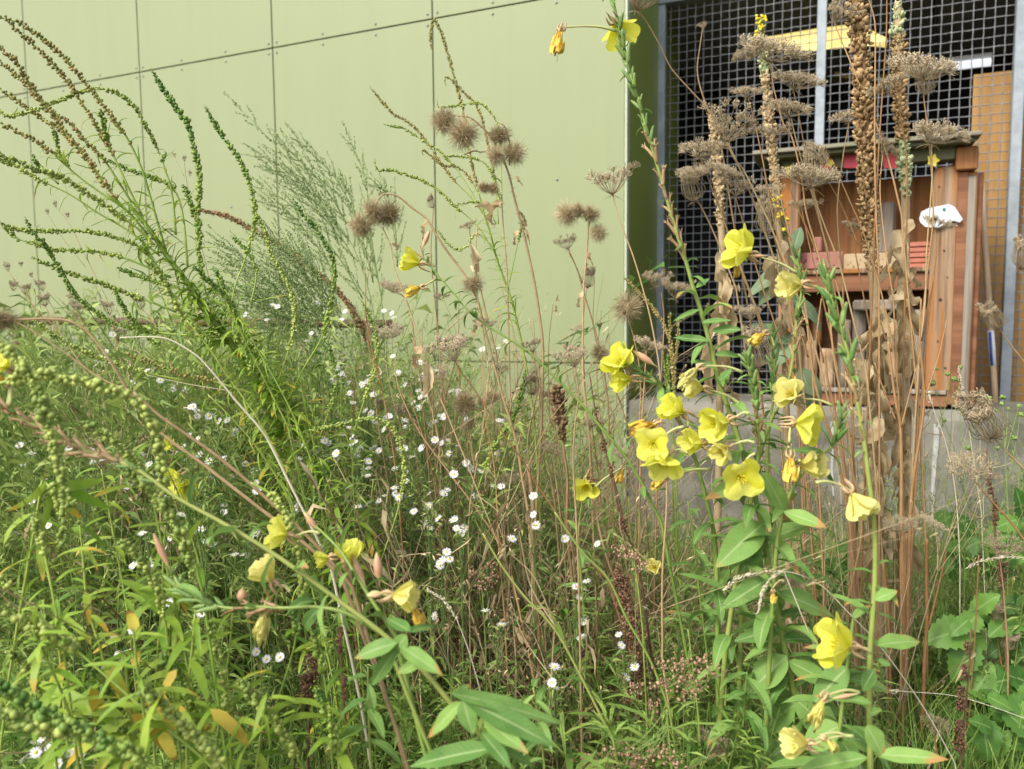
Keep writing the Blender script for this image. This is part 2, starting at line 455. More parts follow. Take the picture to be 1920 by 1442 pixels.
M['panel'] = surf('lime_panel', (0.236, 0.274, 0.139), (0.243, 0.281, 0.143), 1.2, 0.45, 0.35, fine=60, bump=0.01, stretch=(5.0, 5.0, 0.5), extra=((0.222, 0.257, 0.134), 1.6, 0.50, 0.85))
M['joint'] = surf('joint_backing', (0.12, 0.13, 0.10), (0.17, 0.17, 0.14), 3, 0.8)
M['screw'] = surf('screw_head', (0.26, 0.27, 0.25), (0.34, 0.34, 0.32), 30, 0.4, metal=0.4, bump=0)
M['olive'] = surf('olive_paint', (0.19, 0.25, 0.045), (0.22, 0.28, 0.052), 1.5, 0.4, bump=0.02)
M['trim'] = surf('pale_trim', (0.36, 0.40, 0.27), (0.40, 0.44, 0.31), 6, 0.4, bump=0.02)
M['galv'] = surf('galvanised_steel', (0.22, 0.255, 0.28), (0.31, 0.35, 0.38), 14, 0.5, 0.5, fine=50, bump=0.03, metal=0.25)
M['wire'] = surf('wire_steel', (0.15, 0.16, 0.17), (0.25, 0.26, 0.27), 30, 0.5, 0.5, bump=0.03, metal=0.2)
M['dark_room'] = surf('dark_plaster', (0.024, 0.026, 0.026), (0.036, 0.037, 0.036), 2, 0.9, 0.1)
M['dark_ceiling'] = surf('dark_ceiling_paint', (0.27, 0.27, 0.24), (0.32, 0.32, 0.285), 2, 0.9, 0.1)
M['concrete'] = surf('concrete', (0.09, 0.09, 0.07), (0.24, 0.23, 0.19), 3.0, 0.9, 0.15, fine=90, bump=0.6, extra=((0.075, 0.082, 0.045), 1.8, 0.50, 0.74))
M['lime'] = surf('lime_streak', (0.30, 0.295, 0.27), (0.44, 0.43, 0.40), 20, 0.85, 0.2)
M['soil'] = surf('soil', (0.06, 0.045, 0.025), (0.14, 0.11, 0.06), 6, 0.95, 0.1, fine=40, bump=0.6)
WS = (26, 26, 0.9)
M['wood_pale'] = surf('weathered_wood', (0.12, 0.065, 0.03), (0.38, 0.28, 0.19), 1.6, 0.75, 0.2, fine=9, bump=0.4, stretch=WS, extra=((0.30, 0.12, 0.03), 0.8, 0.44, 0.58))
M['wood_orange'] = surf('orange_wood', (0.18, 0.07, 0.024), (0.35, 0.165, 0.06), 1.2, 0.7, 0.25, fine=9, bump=0.2, stretch=WS)
M['wood_red'] = surf('red_brown_wood', (0.14, 0.058, 0.028), (0.26, 0.12, 0.06), 1.2, 0.7, 0.25, fine=9, bump=0.2, stretch=(0.9, 14, 14))
M['wood_grey'] = surf('grey_wood', (0.12, 0.10, 0.075), (0.29, 0.25, 0.20), 1.5, 0.8, 0.2, fine=9, bump=0.4, stretch=WS)
M['wood_roof'] = surf('grey_roof_plank', (0.14, 0.125, 0.095), (0.28, 0.26, 0.205), 1.5, 0.85, 0.2, fine=9, bump=0.4, stretch=(0.9, 14, 14), extra=((0.17, 0.19, 0.09), 1.3, 0.5, 0.75))
M['ply'] = surf('plywood', (0.30, 0.16, 0.045), (0.44, 0.26, 0.09), 1.0, 0.6, 0.3, fine=7, bump=0.1, stretch=(12, 12, 0.6))
M['bark'] = surf('bark', (0.20, 0.13, 0.07), (0.46, 0.34, 0.21), 3, 0.9, 0.1, fine=12, bump=0.6, stretch=(10, 10, 1.5))
M['brick_red'] = surf('red_brick', (0.32, 0.10, 0.065), (0.42, 0.17, 0.115), 12, 0.85, 0.2, bump=0.2)
M['brick_pink'] = surf('pink_brick', (0.27, 0.115, 0.09), (0.35, 0.17, 0.135), 12, 0.85, 0.2, bump=0.2)
M['cream'] = surf('cream_block', (0.31, 0.22, 0.12), (0.40, 0.31, 0.19), 12, 0.8, 0.2, bump=0.2)
M['white'] = surf('white_paint', (0.56, 0.60, 0.62), (0.62, 0.66, 0.67), 8, 0.5, bump=0.03)
M['teal'] = surf('teal_paint', (0.02, 0.16, 0.15), (0.03, 0.20, 0.18), 8, 0.5, bump=0)
M['red_paint'] = surf('red_paint', (0.42, 0.03, 0.05), (0.50, 0.05, 0.07), 8, 0.5, bump=0)
M['yellow_paint'] = surf('yellow_paint', (0.75, 0.60, 0.03), (0.82, 0.70, 0.06), 8, 0.5, bump=0)
M['dark_green'] = surf('dark_green_paint', (0.07, 0.075, 0.03), (0.11, 0.11, 0.05), 8, 0.6, bump=0.05)
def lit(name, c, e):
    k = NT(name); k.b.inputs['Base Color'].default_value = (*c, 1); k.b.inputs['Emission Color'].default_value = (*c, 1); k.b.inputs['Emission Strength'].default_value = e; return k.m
M['yellow_shade'] = lit('yellow_shade_added_glow', (0.72, 0.57, 0.19), 0.60)  # emission added to brighten the shade; not known to be a lamp
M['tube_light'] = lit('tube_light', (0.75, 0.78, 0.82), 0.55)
M['olive_shade'] = surf('shadowed_yellow', (0.28, 0.25, 0.07), (0.34, 0.30, 0.09), 3, 0.5, bump=0.02)  # second shade in shadow; the dimness is put into its colour
M['stick'] = surf('broom_stick', (0.38, 0.26, 0.15), (0.50, 0.36, 0.23), 2, 0.6, fine=9, bump=0.1, stretch=WS)
M['blue'] = surf('blue_print', (0.03, 0.06, 0.30), (0.04, 0.08, 0.36), 8, 0.5, bump=0)
M['rail_red'] = surf('red_brown_rail', (0.085, 0.042, 0.026), (0.15, 0.075, 0.048), 8, 0.7, bump=0.1)
M['thin_wire'] = surf('dark_wire', (0.10, 0.10, 0.09), (0.17, 0.16, 0.14), 8, 0.6, bump=0)
# ------------------------------------------------------------------ the building
AW = math.atan2(FPX, 3403.0)                      # the wall recedes to the left by this angle
WL = np.array([-math.cos(AW), math.sin(AW), 0.0])  # along the wall to the left
WB = np.array([math.sin(AW), math.cos(AW), 0.0])   # into the building
CORNER = W(1175, 600, 4.2); CORNER[2] = 0.0
GROUND = 0.0

def facade(name, label, cat, origin, group=None):
    """an Empty whose X runs to the right along the facade, Y into the building"""
    return thing(name, label, cat, origin, group, rz=-AW)

def local(root, x, y, off=0.0):
    """photograph pixel -> (s right, z up) on the facade plane of root, off metres behind it"""
    p0 = np.array(root.location) + WB * off
    p = ray_plane(x, y, p0, WB)
    q = p - np.array(root.location)
    return -np.dot(q, WL), q[2]

gnd = G(); n_ = 60
gx = np.linspace(-30, 30, n_); gy = np.linspace(-30, 40, n_)
XX, YY = np.meshgrid(gx, gy)
ZZ = 0.02 * np.sin(XX * 1.7) * np.cos(YY * 1.3) - 0.01
ix = np.arange((n_ - 1) ** 2); r_, c_ = ix // (n_ - 1), ix % (n_ - 1)
gnd.add(np.stack([XX, YY, ZZ], -1).reshape(-1, 3), np.stack([r_ * n_ + c_, r_ * n_ + c_ + 1, (r_ + 1) * n_ + c_ + 1, (r_ + 1) * n_ + c_], -1))
link('ground', gnd.mesh('ground', M['soil']), kind='structure')

wall = facade('panel_wall', 'lime green wall of large smooth panels with thin dark joints behind the plants', 'wall', CORNER)
zl = local(wall, 1040, 680)[1]; zh = local(wall, 511, 90)[1]
PW = -local(wall, 511, 90)[0] / 2.0
GAP, TH = 0.0085, 0.010
g = G(); box(g, -9 * PW, -0.02, 0.012, 0.09, 0.0, zh + 2.2)
link('joint_backing', g.mesh('joint_backing', M['joint'], smooth=False), wall)
rows = [(0.06, zl), (zl, zh), (zh, zh + 2.05)]
scr = G()
th = np.arange(8) * math.pi / 4
tube(scr, [(0, 0.004, 0), (0, -0.004, 0)], 0.0065, 8)
scr_me = scr.mesh('screw', M['screw'])
for c in range(8):
    for (z0, z1) in rows:
        x0, x1 = -(c + 1) * PW + GAP / 2, -c * PW - GAP / 2
        if c == 0: x1 = -0.017
        g = G(); box(g, x0, x1, 0.0, TH, z0 + GAP / 2, z1 - GAP / 2, bev=0.0012)
        link('panel', g.mesh('panel', M['panel'], smooth=False), wall)
        w_, h_ = x1 - x0, z1 - z0
        spots = []
        for fz in (z0 + 0.032, z1 - 0.032):
            spots += [(x0 + 0.028, fz), (x0 + w_ / 3, fz), (x0 + 2 * w_ / 3, fz), (x1 - 0.028, fz)]
        if h_ > 1.5: spots += [(x0 + 0.028, z0 + h_ * .5), (x0 + 2 * w_ / 3, z0 + h_ * .51)]
        for (sx, sz) in spots:
            if c > 5: continue
            link('screw', scr_me, wall, Matrix.Translation((sx, -0.001, sz)))
g = G(); box(g, -0.015, 0.0, -0.002, 0.05, 0.02, zh + 2.1, bev=0.002)
link('corner_trim', g.mesh('corner_trim', M['trim'], smooth=False), wall)
REC = 0.80
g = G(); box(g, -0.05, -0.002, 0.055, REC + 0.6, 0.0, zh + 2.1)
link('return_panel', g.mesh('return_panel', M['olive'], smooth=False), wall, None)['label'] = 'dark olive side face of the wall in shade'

# mesh screen, recessed behind the wall's face
MO = CORNER + WB * REC
screen = facade('mesh_screen', 'galvanised steel frame filled with square wire mesh in front of a dark room', 'screen', MO)
sL, _ = local(screen, 1239, 400); sC, _ = local(screen, 1540, 100); sR, _ = local(screen, 1893, 500)
zt = local(screen, 1240, 13)[1]
ZB = 0.55
PWD = 0.052
for s_ in (sL, sC, sR, sR + (sR - sC)):
    g = G(); box(g, s_ - PWD / 2, s_ + PWD / 2, -0.035, 0.02, ZB, zt, bev=0.003)
    link('post', g.mesh('post', M['galv'], smooth=False), screen)
g = G(); box(g, sL - 0.12, sR + 3, -0.045, 0.03, zt + 0.002, zt + 0.13, bev=0.003)
link('top_rail', g.mesh('top_rail', M['galv'], smooth=False), screen)
g = G(); box(g, sL - 0.12, sR + 3, -0.03, 0.02, ZB - 0.062, ZB - 0.002, bev=0.003)
link('bottom_rail', g.mesh('bottom_rail', M['galv'], smooth=False), screen)
cell = (local(screen, 1519, 200)[0] - local(screen, 1260, 200)[0]) / 16.0
WR = 0.0029
def wires(sa, sb):
    x = sa + cell * 0.55
    while x < sb - cell * 0.3:
        zz = np.arange(ZB, zt, cell / 2)
        k = np.arange(len(zz))
        P = np.stack([np.full(len(zz), x) + rng.normal(0, .0006, len(zz)), 0.0032 * np.where(k % 2, 0, np.where(k % 4, 1, -1)), zz], -1)
        g = G(); tube(g, P, WR, 4)
        link('wire', g.mesh('wire', M['wire']), screen)
        x += cell
    z = ZB + cell * 0.4
    while z < zt:
        xx = np.arange(sa, sb + cell / 2, cell / 2)
        k = np.arange(len(xx))
        P = np.stack([xx, 0.0032 * np.where(k % 2, 0, np.where(k % 4, -1, 1)), np.full(len(xx), z) + rng.normal(0, .0006, len(xx))], -1)
        g = G(); tube(g, P, WR, 4)
        link('wire', g.mesh('wire', M['wire']), screen)
        z += cell
wires(sL + PWD / 2, sC - PWD / 2); wires(sC + PWD / 2, sR - PWD / 2); wires(sR + PWD / 2, sR + (sR - sC) - PWD / 2)

# the dark room behind it
room = facade('storage_room', 'dark open storage room behind the wire mesh', 'room', MO)
zc = zt + 0.12
RD = 2.3
def rb(name, m, *b):
    g = G(); box(g, *b); link(name, g.mesh(name, M[m], smooth=False), room)
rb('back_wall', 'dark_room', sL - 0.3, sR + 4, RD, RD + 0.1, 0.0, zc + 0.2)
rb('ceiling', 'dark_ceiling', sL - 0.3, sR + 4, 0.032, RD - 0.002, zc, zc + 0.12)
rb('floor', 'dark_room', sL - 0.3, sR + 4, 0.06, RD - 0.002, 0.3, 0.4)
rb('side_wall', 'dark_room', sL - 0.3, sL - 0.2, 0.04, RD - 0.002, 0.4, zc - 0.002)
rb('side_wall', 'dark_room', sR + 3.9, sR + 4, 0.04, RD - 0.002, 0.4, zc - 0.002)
rb('lintel', 'panel', 0.002, sR + 4, -REC + 0.02, 0.03, zt + 0.95, zt + 1.9)

# hull shaped yellow shade, olive shade, tube under the ceiling
def hull(name, label, m, pts_top, pts_bot, off, depth, cat):
    root = facade(name, label, cat, MO + WB * off)
    T_ = [local(root, *p) for p in pts_top]; B_ = [local(root, *p) for p in pts_bot]
    n = len(T_)
    V = []
    for (s_, z) in T_: V.append((s_, depth, z))
    for (s_, z) in B_: V.append((s_, 0, z))
    for (s_, z) in T_: V.append((s_, depth + 0.03, z + 0.03))
    for (s_, z) in B_: V.append((s_, 0.03, z + 0.035))
    Q = []
    for i in range(n - 1):
        Q += [(n + i, n + i + 1, i + 1, i), (2 * n + i, 2 * n + i + 1, 3 * n + i + 1, 3 * n + i), (n + i + 1, n + i, 3 * n + i, 3 * n + i + 1), (i, i + 1, 2 * n + i + 1, 2 * n + i)]
    Q += [(n, 0, 2 * n, 3 * n), (n - 1, 2 * n - 1, 4 * n - 1, 3 * n - 1)]
    g = G(); g.add(V, Q)
    o = link('shell', g.mesh('shell', M[m], smooth=False), root)
    g2 = G()
    for s_ in (T_[1][0], T_[-2][0]):
        tube(g2, [(s_, depth * .5, T_[1][1] + 0.02), (s_, depth * .5, zc)], 0.008, 6)
    link('hanger', g2.mesh('hanger', M['dark_room']), root, kind='stuff')
hull('hanging_shade', 'long pale yellow tapered shade with an added glow hung under the ceiling behind the mesh', 'yellow_shade',
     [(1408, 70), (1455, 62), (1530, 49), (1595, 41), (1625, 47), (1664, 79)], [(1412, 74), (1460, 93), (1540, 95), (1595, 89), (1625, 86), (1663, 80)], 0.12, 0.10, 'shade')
hull('hanging_shade', 'second shade, coloured olive for its shadow, hung lower and farther back behind the mesh', 'olive_shade',
     [(1560, 140), (1620, 133), (1690, 124), (1750, 117), (1765, 117)], [(1565, 142), (1620, 153), (1690, 149), (1740, 141), (1765, 136)], 0.7, 0.2, 'shade')
lamp = facade('tube_lamp', 'white lit tube lamp hanging level behind the mesh', 'lamp', MO + WB * 0.9)
la, lb = local(lamp, 1722, 130), local(lamp, 1858, 116)
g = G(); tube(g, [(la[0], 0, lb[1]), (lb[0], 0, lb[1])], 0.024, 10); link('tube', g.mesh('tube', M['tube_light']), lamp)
g = G(); box(g, la[0], lb[0], -0.03, 0.03, lb[1] + 0.026, lb[1] + 0.05); link('housing', g.mesh('housing', M['white'], smooth=False), lamp)
g = G(); tube(g, [(la[0] + .1, 0, lb[1] + .05), (la[0] + .1, 0, zc)], 0.004, 4); tube(g, [(lb[0] - .1, 0, lb[1] + .05), (lb[0] - .1, 0, zc)], 0.004, 4); link('cord', g.mesh('cord', M['dark_room']), lamp, kind='stuff')

ply = facade('plywood_sheet', 'tall orange plywood sheet leaning upright just behind the mesh at the right', 'board', MO + WB * 0.09)
pa, pb = local(ply, 1826, 140), local(ply, 1852, 700)
ply_me = G()
V = [(pa[0], 0, 0.4), (pa[0], 0, pa[1]), (pa[0] + 1.3, 0, pa[1]), (pa[0] + 1.3, 0, 0.4)]
box(ply_me, pa[0], pa[0] + 1.25, 0.0, 0.018, 0.401, pa[1], bev=0.001)
link('board', ply_me.mesh('board', M['ply'], smooth=False), ply)
g = G(); box(g, pa[0] + 0.46, pa[0] + 0.52, -0.022, -0.001, 0.401, pa[1] - 0.02); link('batten', g.mesh('batten', M['wood_orange'], smooth=False), ply)

# concrete wall with the hotel on it
conc = facade('concrete_wall', 'low grey weathered concrete wall carrying the insect hotel', 'wall', CORNER + WB * 0.02)
ztop = local(conc, 1467, 760)[1]
CT = 0.44
g = G()
nx, nz = 80, 20
xs = np.linspace(0.004, 4.2, nx); zs = np.linspace(0.0, ztop, nz)
X_, Z_ = np.meshgrid(xs, zs)
Y_ = rng.normal(0, 0.0012, X_.shape) + 0.004 * np.sin(X_ * 3) * np.sin(Z_ * 5)
Y_ = np.where(Z_ > ztop - 0.01, Y_ + 0.012, Y_)
V = np.stack([X_, Y_, Z_], -1).reshape(-1, 3)
ii = np.arange((nx - 1) * (nz - 1)); r_, c_ = ii // (nx - 1), ii % (nx - 1)
Q = np.stack([r_ * nx + c_, r_ * nx + c_ + 1, (r_ + 1) * nx + c_ + 1, (r_ + 1) * nx + c_], -1)
g.add(V, Q)
top0 = V[-nx:]
V2 = np.concatenate([top0, np.stack([xs, np.full(nx, CT), np.full(nx, ztop + 0.012)], -1), np.stack([xs, np.full(nx, CT), np.zeros(nx)], -1)])
Q2 = [(k * nx + i, k * nx + i + 1, (k + 1) * nx + i + 1, (k + 1) * nx + i) for k in range(2) for i in range(nx - 1)]
g.add(V2, Q2)
g.add([(0.004, 0, 0), (0.004, CT, 0), (0.004, CT, ztop + 0.012), (0.004, 0.012, ztop)], [(0, 1, 2, 3)])
link('body', g.mesh('body', M['concrete'], smooth=False), conc)
def streak(pts, w):
    g = G()
    L = [local(conc, *p) for p in pts]
    n = len(L)
    V = [(s_ - w * f, -0.006, z) for (s_, z), f in zip(L, np.linspace(1.2, .5, n))] + [(s_ + w * f, -0.006, z) for (s_, z), f in zip(L, np.linspace(.9, .4, n))]
    V += [(a, 0.004, c) for (a, b, c) in V]
    Q = [(i, n + i, n + i + 1, i + 1) for i in range(n - 1)] + [(i, i + 1, 2 * n + i + 1, 2 * n + i) for i in range(n - 1)] + [(n + i, 3 * n + i, 3 * n + i + 1, n + i + 1) for i in range(n - 1)]
    g.add(V, Q); link('lime_streak', g.mesh('lime_streak', M['lime'], smooth=False), conc)
streak([(1757, 795), (1756, 830), (1752, 870), (1750, 910), (1748, 960), (1746, 1010)], 0.012)
streak([(1560, 790), (1562, 830), (1560, 880), (1563, 930)], 0.008)

# insect hotel
hot = facade('insect_hotel', 'wooden insect hotel with grey plank roof, bricks and logs on the concrete wall', 'insect hotel', CORNER + WB * 0.05 + np.array([0, 0, ztop + 0.013]))
HD = 0.34
def hl(x, y): return local(hot, x, y)
def hb(name, m, x0, y0, x1, y1, t0, t1, bev=0.004, label=None, fit=None):
    (a0, z1), (a1, z0) = hl(x0, y0), hl(x1, y1)
    z1 = hl((x0 + x1) / 2, y0)[1]; z0 = max(0.0, hl((x0 + x1) / 2, y1)[1])
    g = G(); box(g, a0, a1, t0, t1, z0, z1, bev=bev)
    o = link(name, g.mesh(name, M[m], smooth=False), hot)
    if label: o['label'] = label
    return o
hb('base_board', 'wood_red', 1490, 738, 1776, 768, 0.0, HD, label='red brown base board')
hb('base_slat', 'wood_grey', 1500, 729, 1774, 737, -0.012, 0.05)
hb('side_post', 'wood_pale', 1464, 318, 1492, 737, 0.01, 0.07, 0.01)
hb('side_post', 'wood_pale', 1751, 312, 1786, 737, 0.0, 0.08, 0.014, label='pale knotty front post with orange streaks')
hb('side_board', 'wood_red', 1789, 322, 1800, 760, 0.004, 0.05)
hb('side_board', 'wood_orange', 1801, 322, 1817, 764, 0.012, HD)
hb('side_board', 'wood_grey', 1801, 330, 1814, 764, 0.006, 0.0115)
hb('side_board', 'wood_red', 1818, 322, 1829, 764, 0.03, HD)
hb('back_board', 'wood_orange', 1494, 318, 1788, 515, HD - 0.03, HD)
hb('back_board', 'wood_red', 1494, 517, 1788, 737, HD - 0.028, HD)
hb('side_panel', 'wood_orange', 1466, 322, 1478, 735, 0.072, HD - 0.032)
hb('shelf', 'wood_pale', 1494, 503, 1750, 512, 0.012, HD - 0.032)
hb('shelf_board', 'wood_red', 1494, 513, 1750, 546, 0.03, 0.05)
hb('fascia_board', 'dark_green', 1468, 284, 1790, 312, -0.02, 0.0)
hb('beam_end', 'wood_orange', 1792, 276, 1832, 320, -0.03, 0.10, 0.006)
zr = hl(1640, 282)[1]
(ra, _), (rb_, _) = hl(1412, 290), hl(1838, 265)
for i in range(4):
    g = G()
    t0 = -0.13 + i * 0.14
    box(g, ra + rng.uniform(-.01, .02), rb_ + rng.uniform(-.015, .01), t0, t0 + 0.135, zr + 0.004 + 0.012 * i, zr + 0.024 + 0.012 * i, bev=0.003)
    link('roof_plank', g.mesh('roof_plank', M['wood_roof'], smooth=False), hot)
g = G(); box(g, ra + 0.06, rb_ - 0.03, -0.10, 0.40, zr - 0.016, zr + 0.002, bev=0.002); link('roof_underlay', g.mesh('roof_underlay', M['dark_green'], smooth=False), hot)
# contents
hb('brick', 'brick_pink', 1494, 470, 1580, 502, 0.10, 0.26)
hb('brick', 'cream', 1583, 472, 1698, 502, 0.08, 0.24)
for i in range(5):
    hb('roof_tile', 'brick_red', 1702, 452 + i * 10.2, 1749, 460.6 + i * 10.2, 0.05 + 0.004 * (i % 2), 0.22, 0.003)
hb('wood_slab', 'wood_grey', 1640, 368, 1683, 471, 0.2, 0.24, 0.012)
hb('wood_slab', 'brick_pink', 1524, 440, 1540, 469, 0.12, 0.20, 0.006)
def log(x, y0, y1, rp, t, m, lean=0.0, label=None):
    (s0, z1), (s1, z0) = hl(x, y0), hl(x, y1)
    rad = abs(hl(x + rp, y0)[0] - s0)
    z0 = max(z0, 0.005)
    g = G(); P = np.linspace((s0, t, z0), (s0 + lean, t, z1), 6)
    tube(g, P, rad * (1 + noise1(6, .06)), 10)
    o = link('log', g.mesh('log', M[m]), hot)
    if label: o['label'] = label
for (x, y0, y1, rp, t, m, le) in [(1516, 640, 737, 17, .12, 'bark', 0), (1552, 655, 737, 16, .11, 'bark', 0), (1584, 600, 737, 14, .14, 'wood_grey', 0), (1614, 570, 737, 14, .12, 'wood_grey', 0.0),
                                 (1648, 585, 737, 15, .15, 'wood_pale', 0), (1680, 600, 737, 14, .10, 'bark', 0), (1708, 588, 737, 12, .16, 'wood_pale', .012), (1734, 580, 737, 13, .10, 'wood_grey', -.008),
                                 (1530, 575, 650, 12, .22, 'wood_pale', 0)]:
    log(x, y0, y1, rp, t, m, le)
hb('wood_slab', 'wood_grey', 1600, 562, 1690, 582, 0.02, 0.2, 0.008)
def hole(x, y, rp, t, name='drill_hole'):
    s0, z0 = hl(x, y); rad = abs(hl(x + rp, y)[0] - s0)
    g = G(); th = np.arange(9) * 2 * math.pi / 9
    tube(g, [(s0, t - 0.0035, z0), (s0, t + 0.004, z0)], rad, 9)
    link(name, g.mesh(name, M['dark_room'], smooth=False), hot)
for (x, y, rp) in [(1763, 562, 3.2), (1770, 470, 2.0), (1758, 640, 1.8), (1772, 690, 2.2), (1761, 350, 1.6), (1776, 520, 1.5)]: hole(x, y, rp, 0.0, 'knot')
for k in range(14): hole(1588 + rng.uniform(0, 105), 476 + rng.uniform(2, 22), rng.uniform(.8, 1.5), 0.08)
for k in range(12): hole(1498 + rng.uniform(0, 78), 475 + rng.uniform(2, 22), rng.uniform(.8, 1.5), 0.10)
for k in range(22): hole(1500 + rng.uniform(0, 235), 340 + rng.uniform(0, 95), rng.uniform(.6, 1.4), HD - 0.03)
# painted cut-outs under the roof
def cutout(name, m, poly, t0, t1, label=None):
    L = [hl(*p) for p in poly]; n = len(L)
    g = G()
    V = [(s_, t0, z) for s_, z in L] + [(s_, t1, z) for s_, z in L]
    c0 = np.mean(V[:n], 0); c1 = np.mean(V[n:], 0)
    V += [c0, c1]
    Tt = [(2 * n, i, (i + 1) % n) for i in range(n)] + [(2 * n + 1, n + (i + 1) % n, n + i) for i in range(n)]
    Qq = [(i, n + i, n + (i + 1) % n, (i + 1) % n) for i in range(n)]
    g.add(V, Qq, Tt)
    o = link(name, g.mesh(name, M[m], smooth=False), hot)
    if label: o['label'] = label
    return o
for (x0, y0, w_, h_) in [(1582, 293, 26, 24), (1656, 289, 26, 28), (1540, 296, 18, 22)]:
    cutout('painted_panel', 'red_paint', [(x0, y0), (x0 + w_, y0 - 2), (x0 + w_ + 1, y0 + h_), (x0, y0 + h_)], -0.032, -0.021)
def flower_poly(cx, cy, r, n=5):
    return [(cx + r * (1 if k % 2 == 0 else .62) * math.cos(k * math.pi / n), cy + r * (1 if k % 2 == 0 else .62) * math.sin(k * math.pi / n)) for k in range(2 * n)]
for (cx, cy, r) in [(1482, 322, 12), (1748, 303, 13), (1556, 308, 9)]:
    cutout('painted_flower', 'yellow_paint', flower_poly(cx, cy, r), -0.034, -0.022)
sg = cutout('sign', 'white', [(1723, 411), (1727, 398), (1741, 391), (1778, 384), (1789, 389), (1804, 412), (1798, 418), (1789, 414), (1775, 420), (1759, 428), (1734, 426), (1725, 418)], -0.022, -0.012, 'white rounded cut-out board with one green dot')
e = [(1769 + 3.2 * math.cos(k * .785), 394 + 3.2 * math.sin(k * .785)) for k in range(8)]
eye = cutout('dot', 'teal', e, -0.026, -0.0222); eye.parent = sg

# broom stick
b0, b1 = ray_plane(1838, 325, CORNER + WB * 0.62, WB), ray_plane(1867, 768, CORNER + WB * 0.40, WB)
b1 = b0 + (b1 - b0) * 1.02
br = thing('broom_stick', 'long wooden stick with blue and white label leaning on the mesh', 'stick', b1)
g = G(); tube(g, np.linspace(b0, b1, 6), 0.0155, 10); part('stick', g, M['stick'], br)
f0, f1 = (618 - 325) / 443, (682 - 325) / 443
side = nrm(np.cross(b1 - b0, WB))
g = G(); tube(g, np.linspace(b0 + (b1 - b0) * f0, b0 + (b1 - b0) * f1, 3), 0.0165, 12); lab = part('label', g, M['white'], br)
g = G(); tube(g, np.linspace(b0 + (b1 - b0) * (f0 + .004), b0 + (b1 - b0) * (f1 - .004), 3) - WB * 0.0105 - side * 0.004, 0.0078, 8); o = part('print', g, M['blue'], br)

# low red brown rail with wire netting at the left
fe = thing('rail_fence', 'low red brown rail with wire netting among the plants at the left', 'fence', np.append(W(355, 620, 4.3)[:2], 0))
g = G(); ra_ = px([(-120, 600), (100, 602), (350, 605), (560, 606), (735, 608)], 4.5, 4.2, 4); tube(g, ra_, 0.024, 8); part('rail', g, M['rail_red'], fe)
for x in (30, 354, 690):
    p = W(x, 606, 4.32); g = G(); q = p.copy(); q[2] = 0; tube(g, [p, q], 0.022, 8); part('post', g, M['rail_red'], fe)
for k in range(46):
    t = k / 45; i = t * (len(ra_) - 1); a = ra_[int(i)] * (1 - i % 1) + ra_[min(len(ra_) - 1, int(i) + 1)] * (i % 1)
    b = a.copy(); b[2] = 0.1
    g = G(); tube(g, [a, b], 0.0022, 3); part('wire', g, M['thin_wire'], fe)
for k in range(9):
    g = G(); q = ra_.copy(); q[:, 2] -= 0.05 + k * 0.055; tube(g, q, 0.002, 3); part('wire', g, M['thin_wire'], fe)
# ------------------------------------------------------------------ plant kit
def base_of(P, lean=0.3):
    """carry a stem on down to the ground"""
    a, b = P[-2], P[-1]
    if b[2] <= 0.0: return P
    d = nrm(b - a)
    hx = np.array([d[0], d[1], 0]) * lean * b[2]
    h = np.linalg.norm(hx)
    if h > 0.35: hx *= 0.35 / h
    e = b + hx; e[2] = 0.0
    m = (b + e) / 2 + hx * 0.2
    return np.vstack([P, cr([b, m, e], 4)[1:]])

def leafset(n, **k):
    out = []
    for i in range(n):
        kk = {a: (rng.uniform(*b) if isinstance(b, tuple) else b) for a, b in k.items()}
        out.append(leaf_g(**kk))
    return out
def meshes(name, gs, m): return [g.mesh(name, M[m]) for g in gs]

def crumple(gs, amt):
    for g in gs:
        g.v[0] = g.v[0] + rng.normal(0, amt, g.v[0].shape)
    return gs

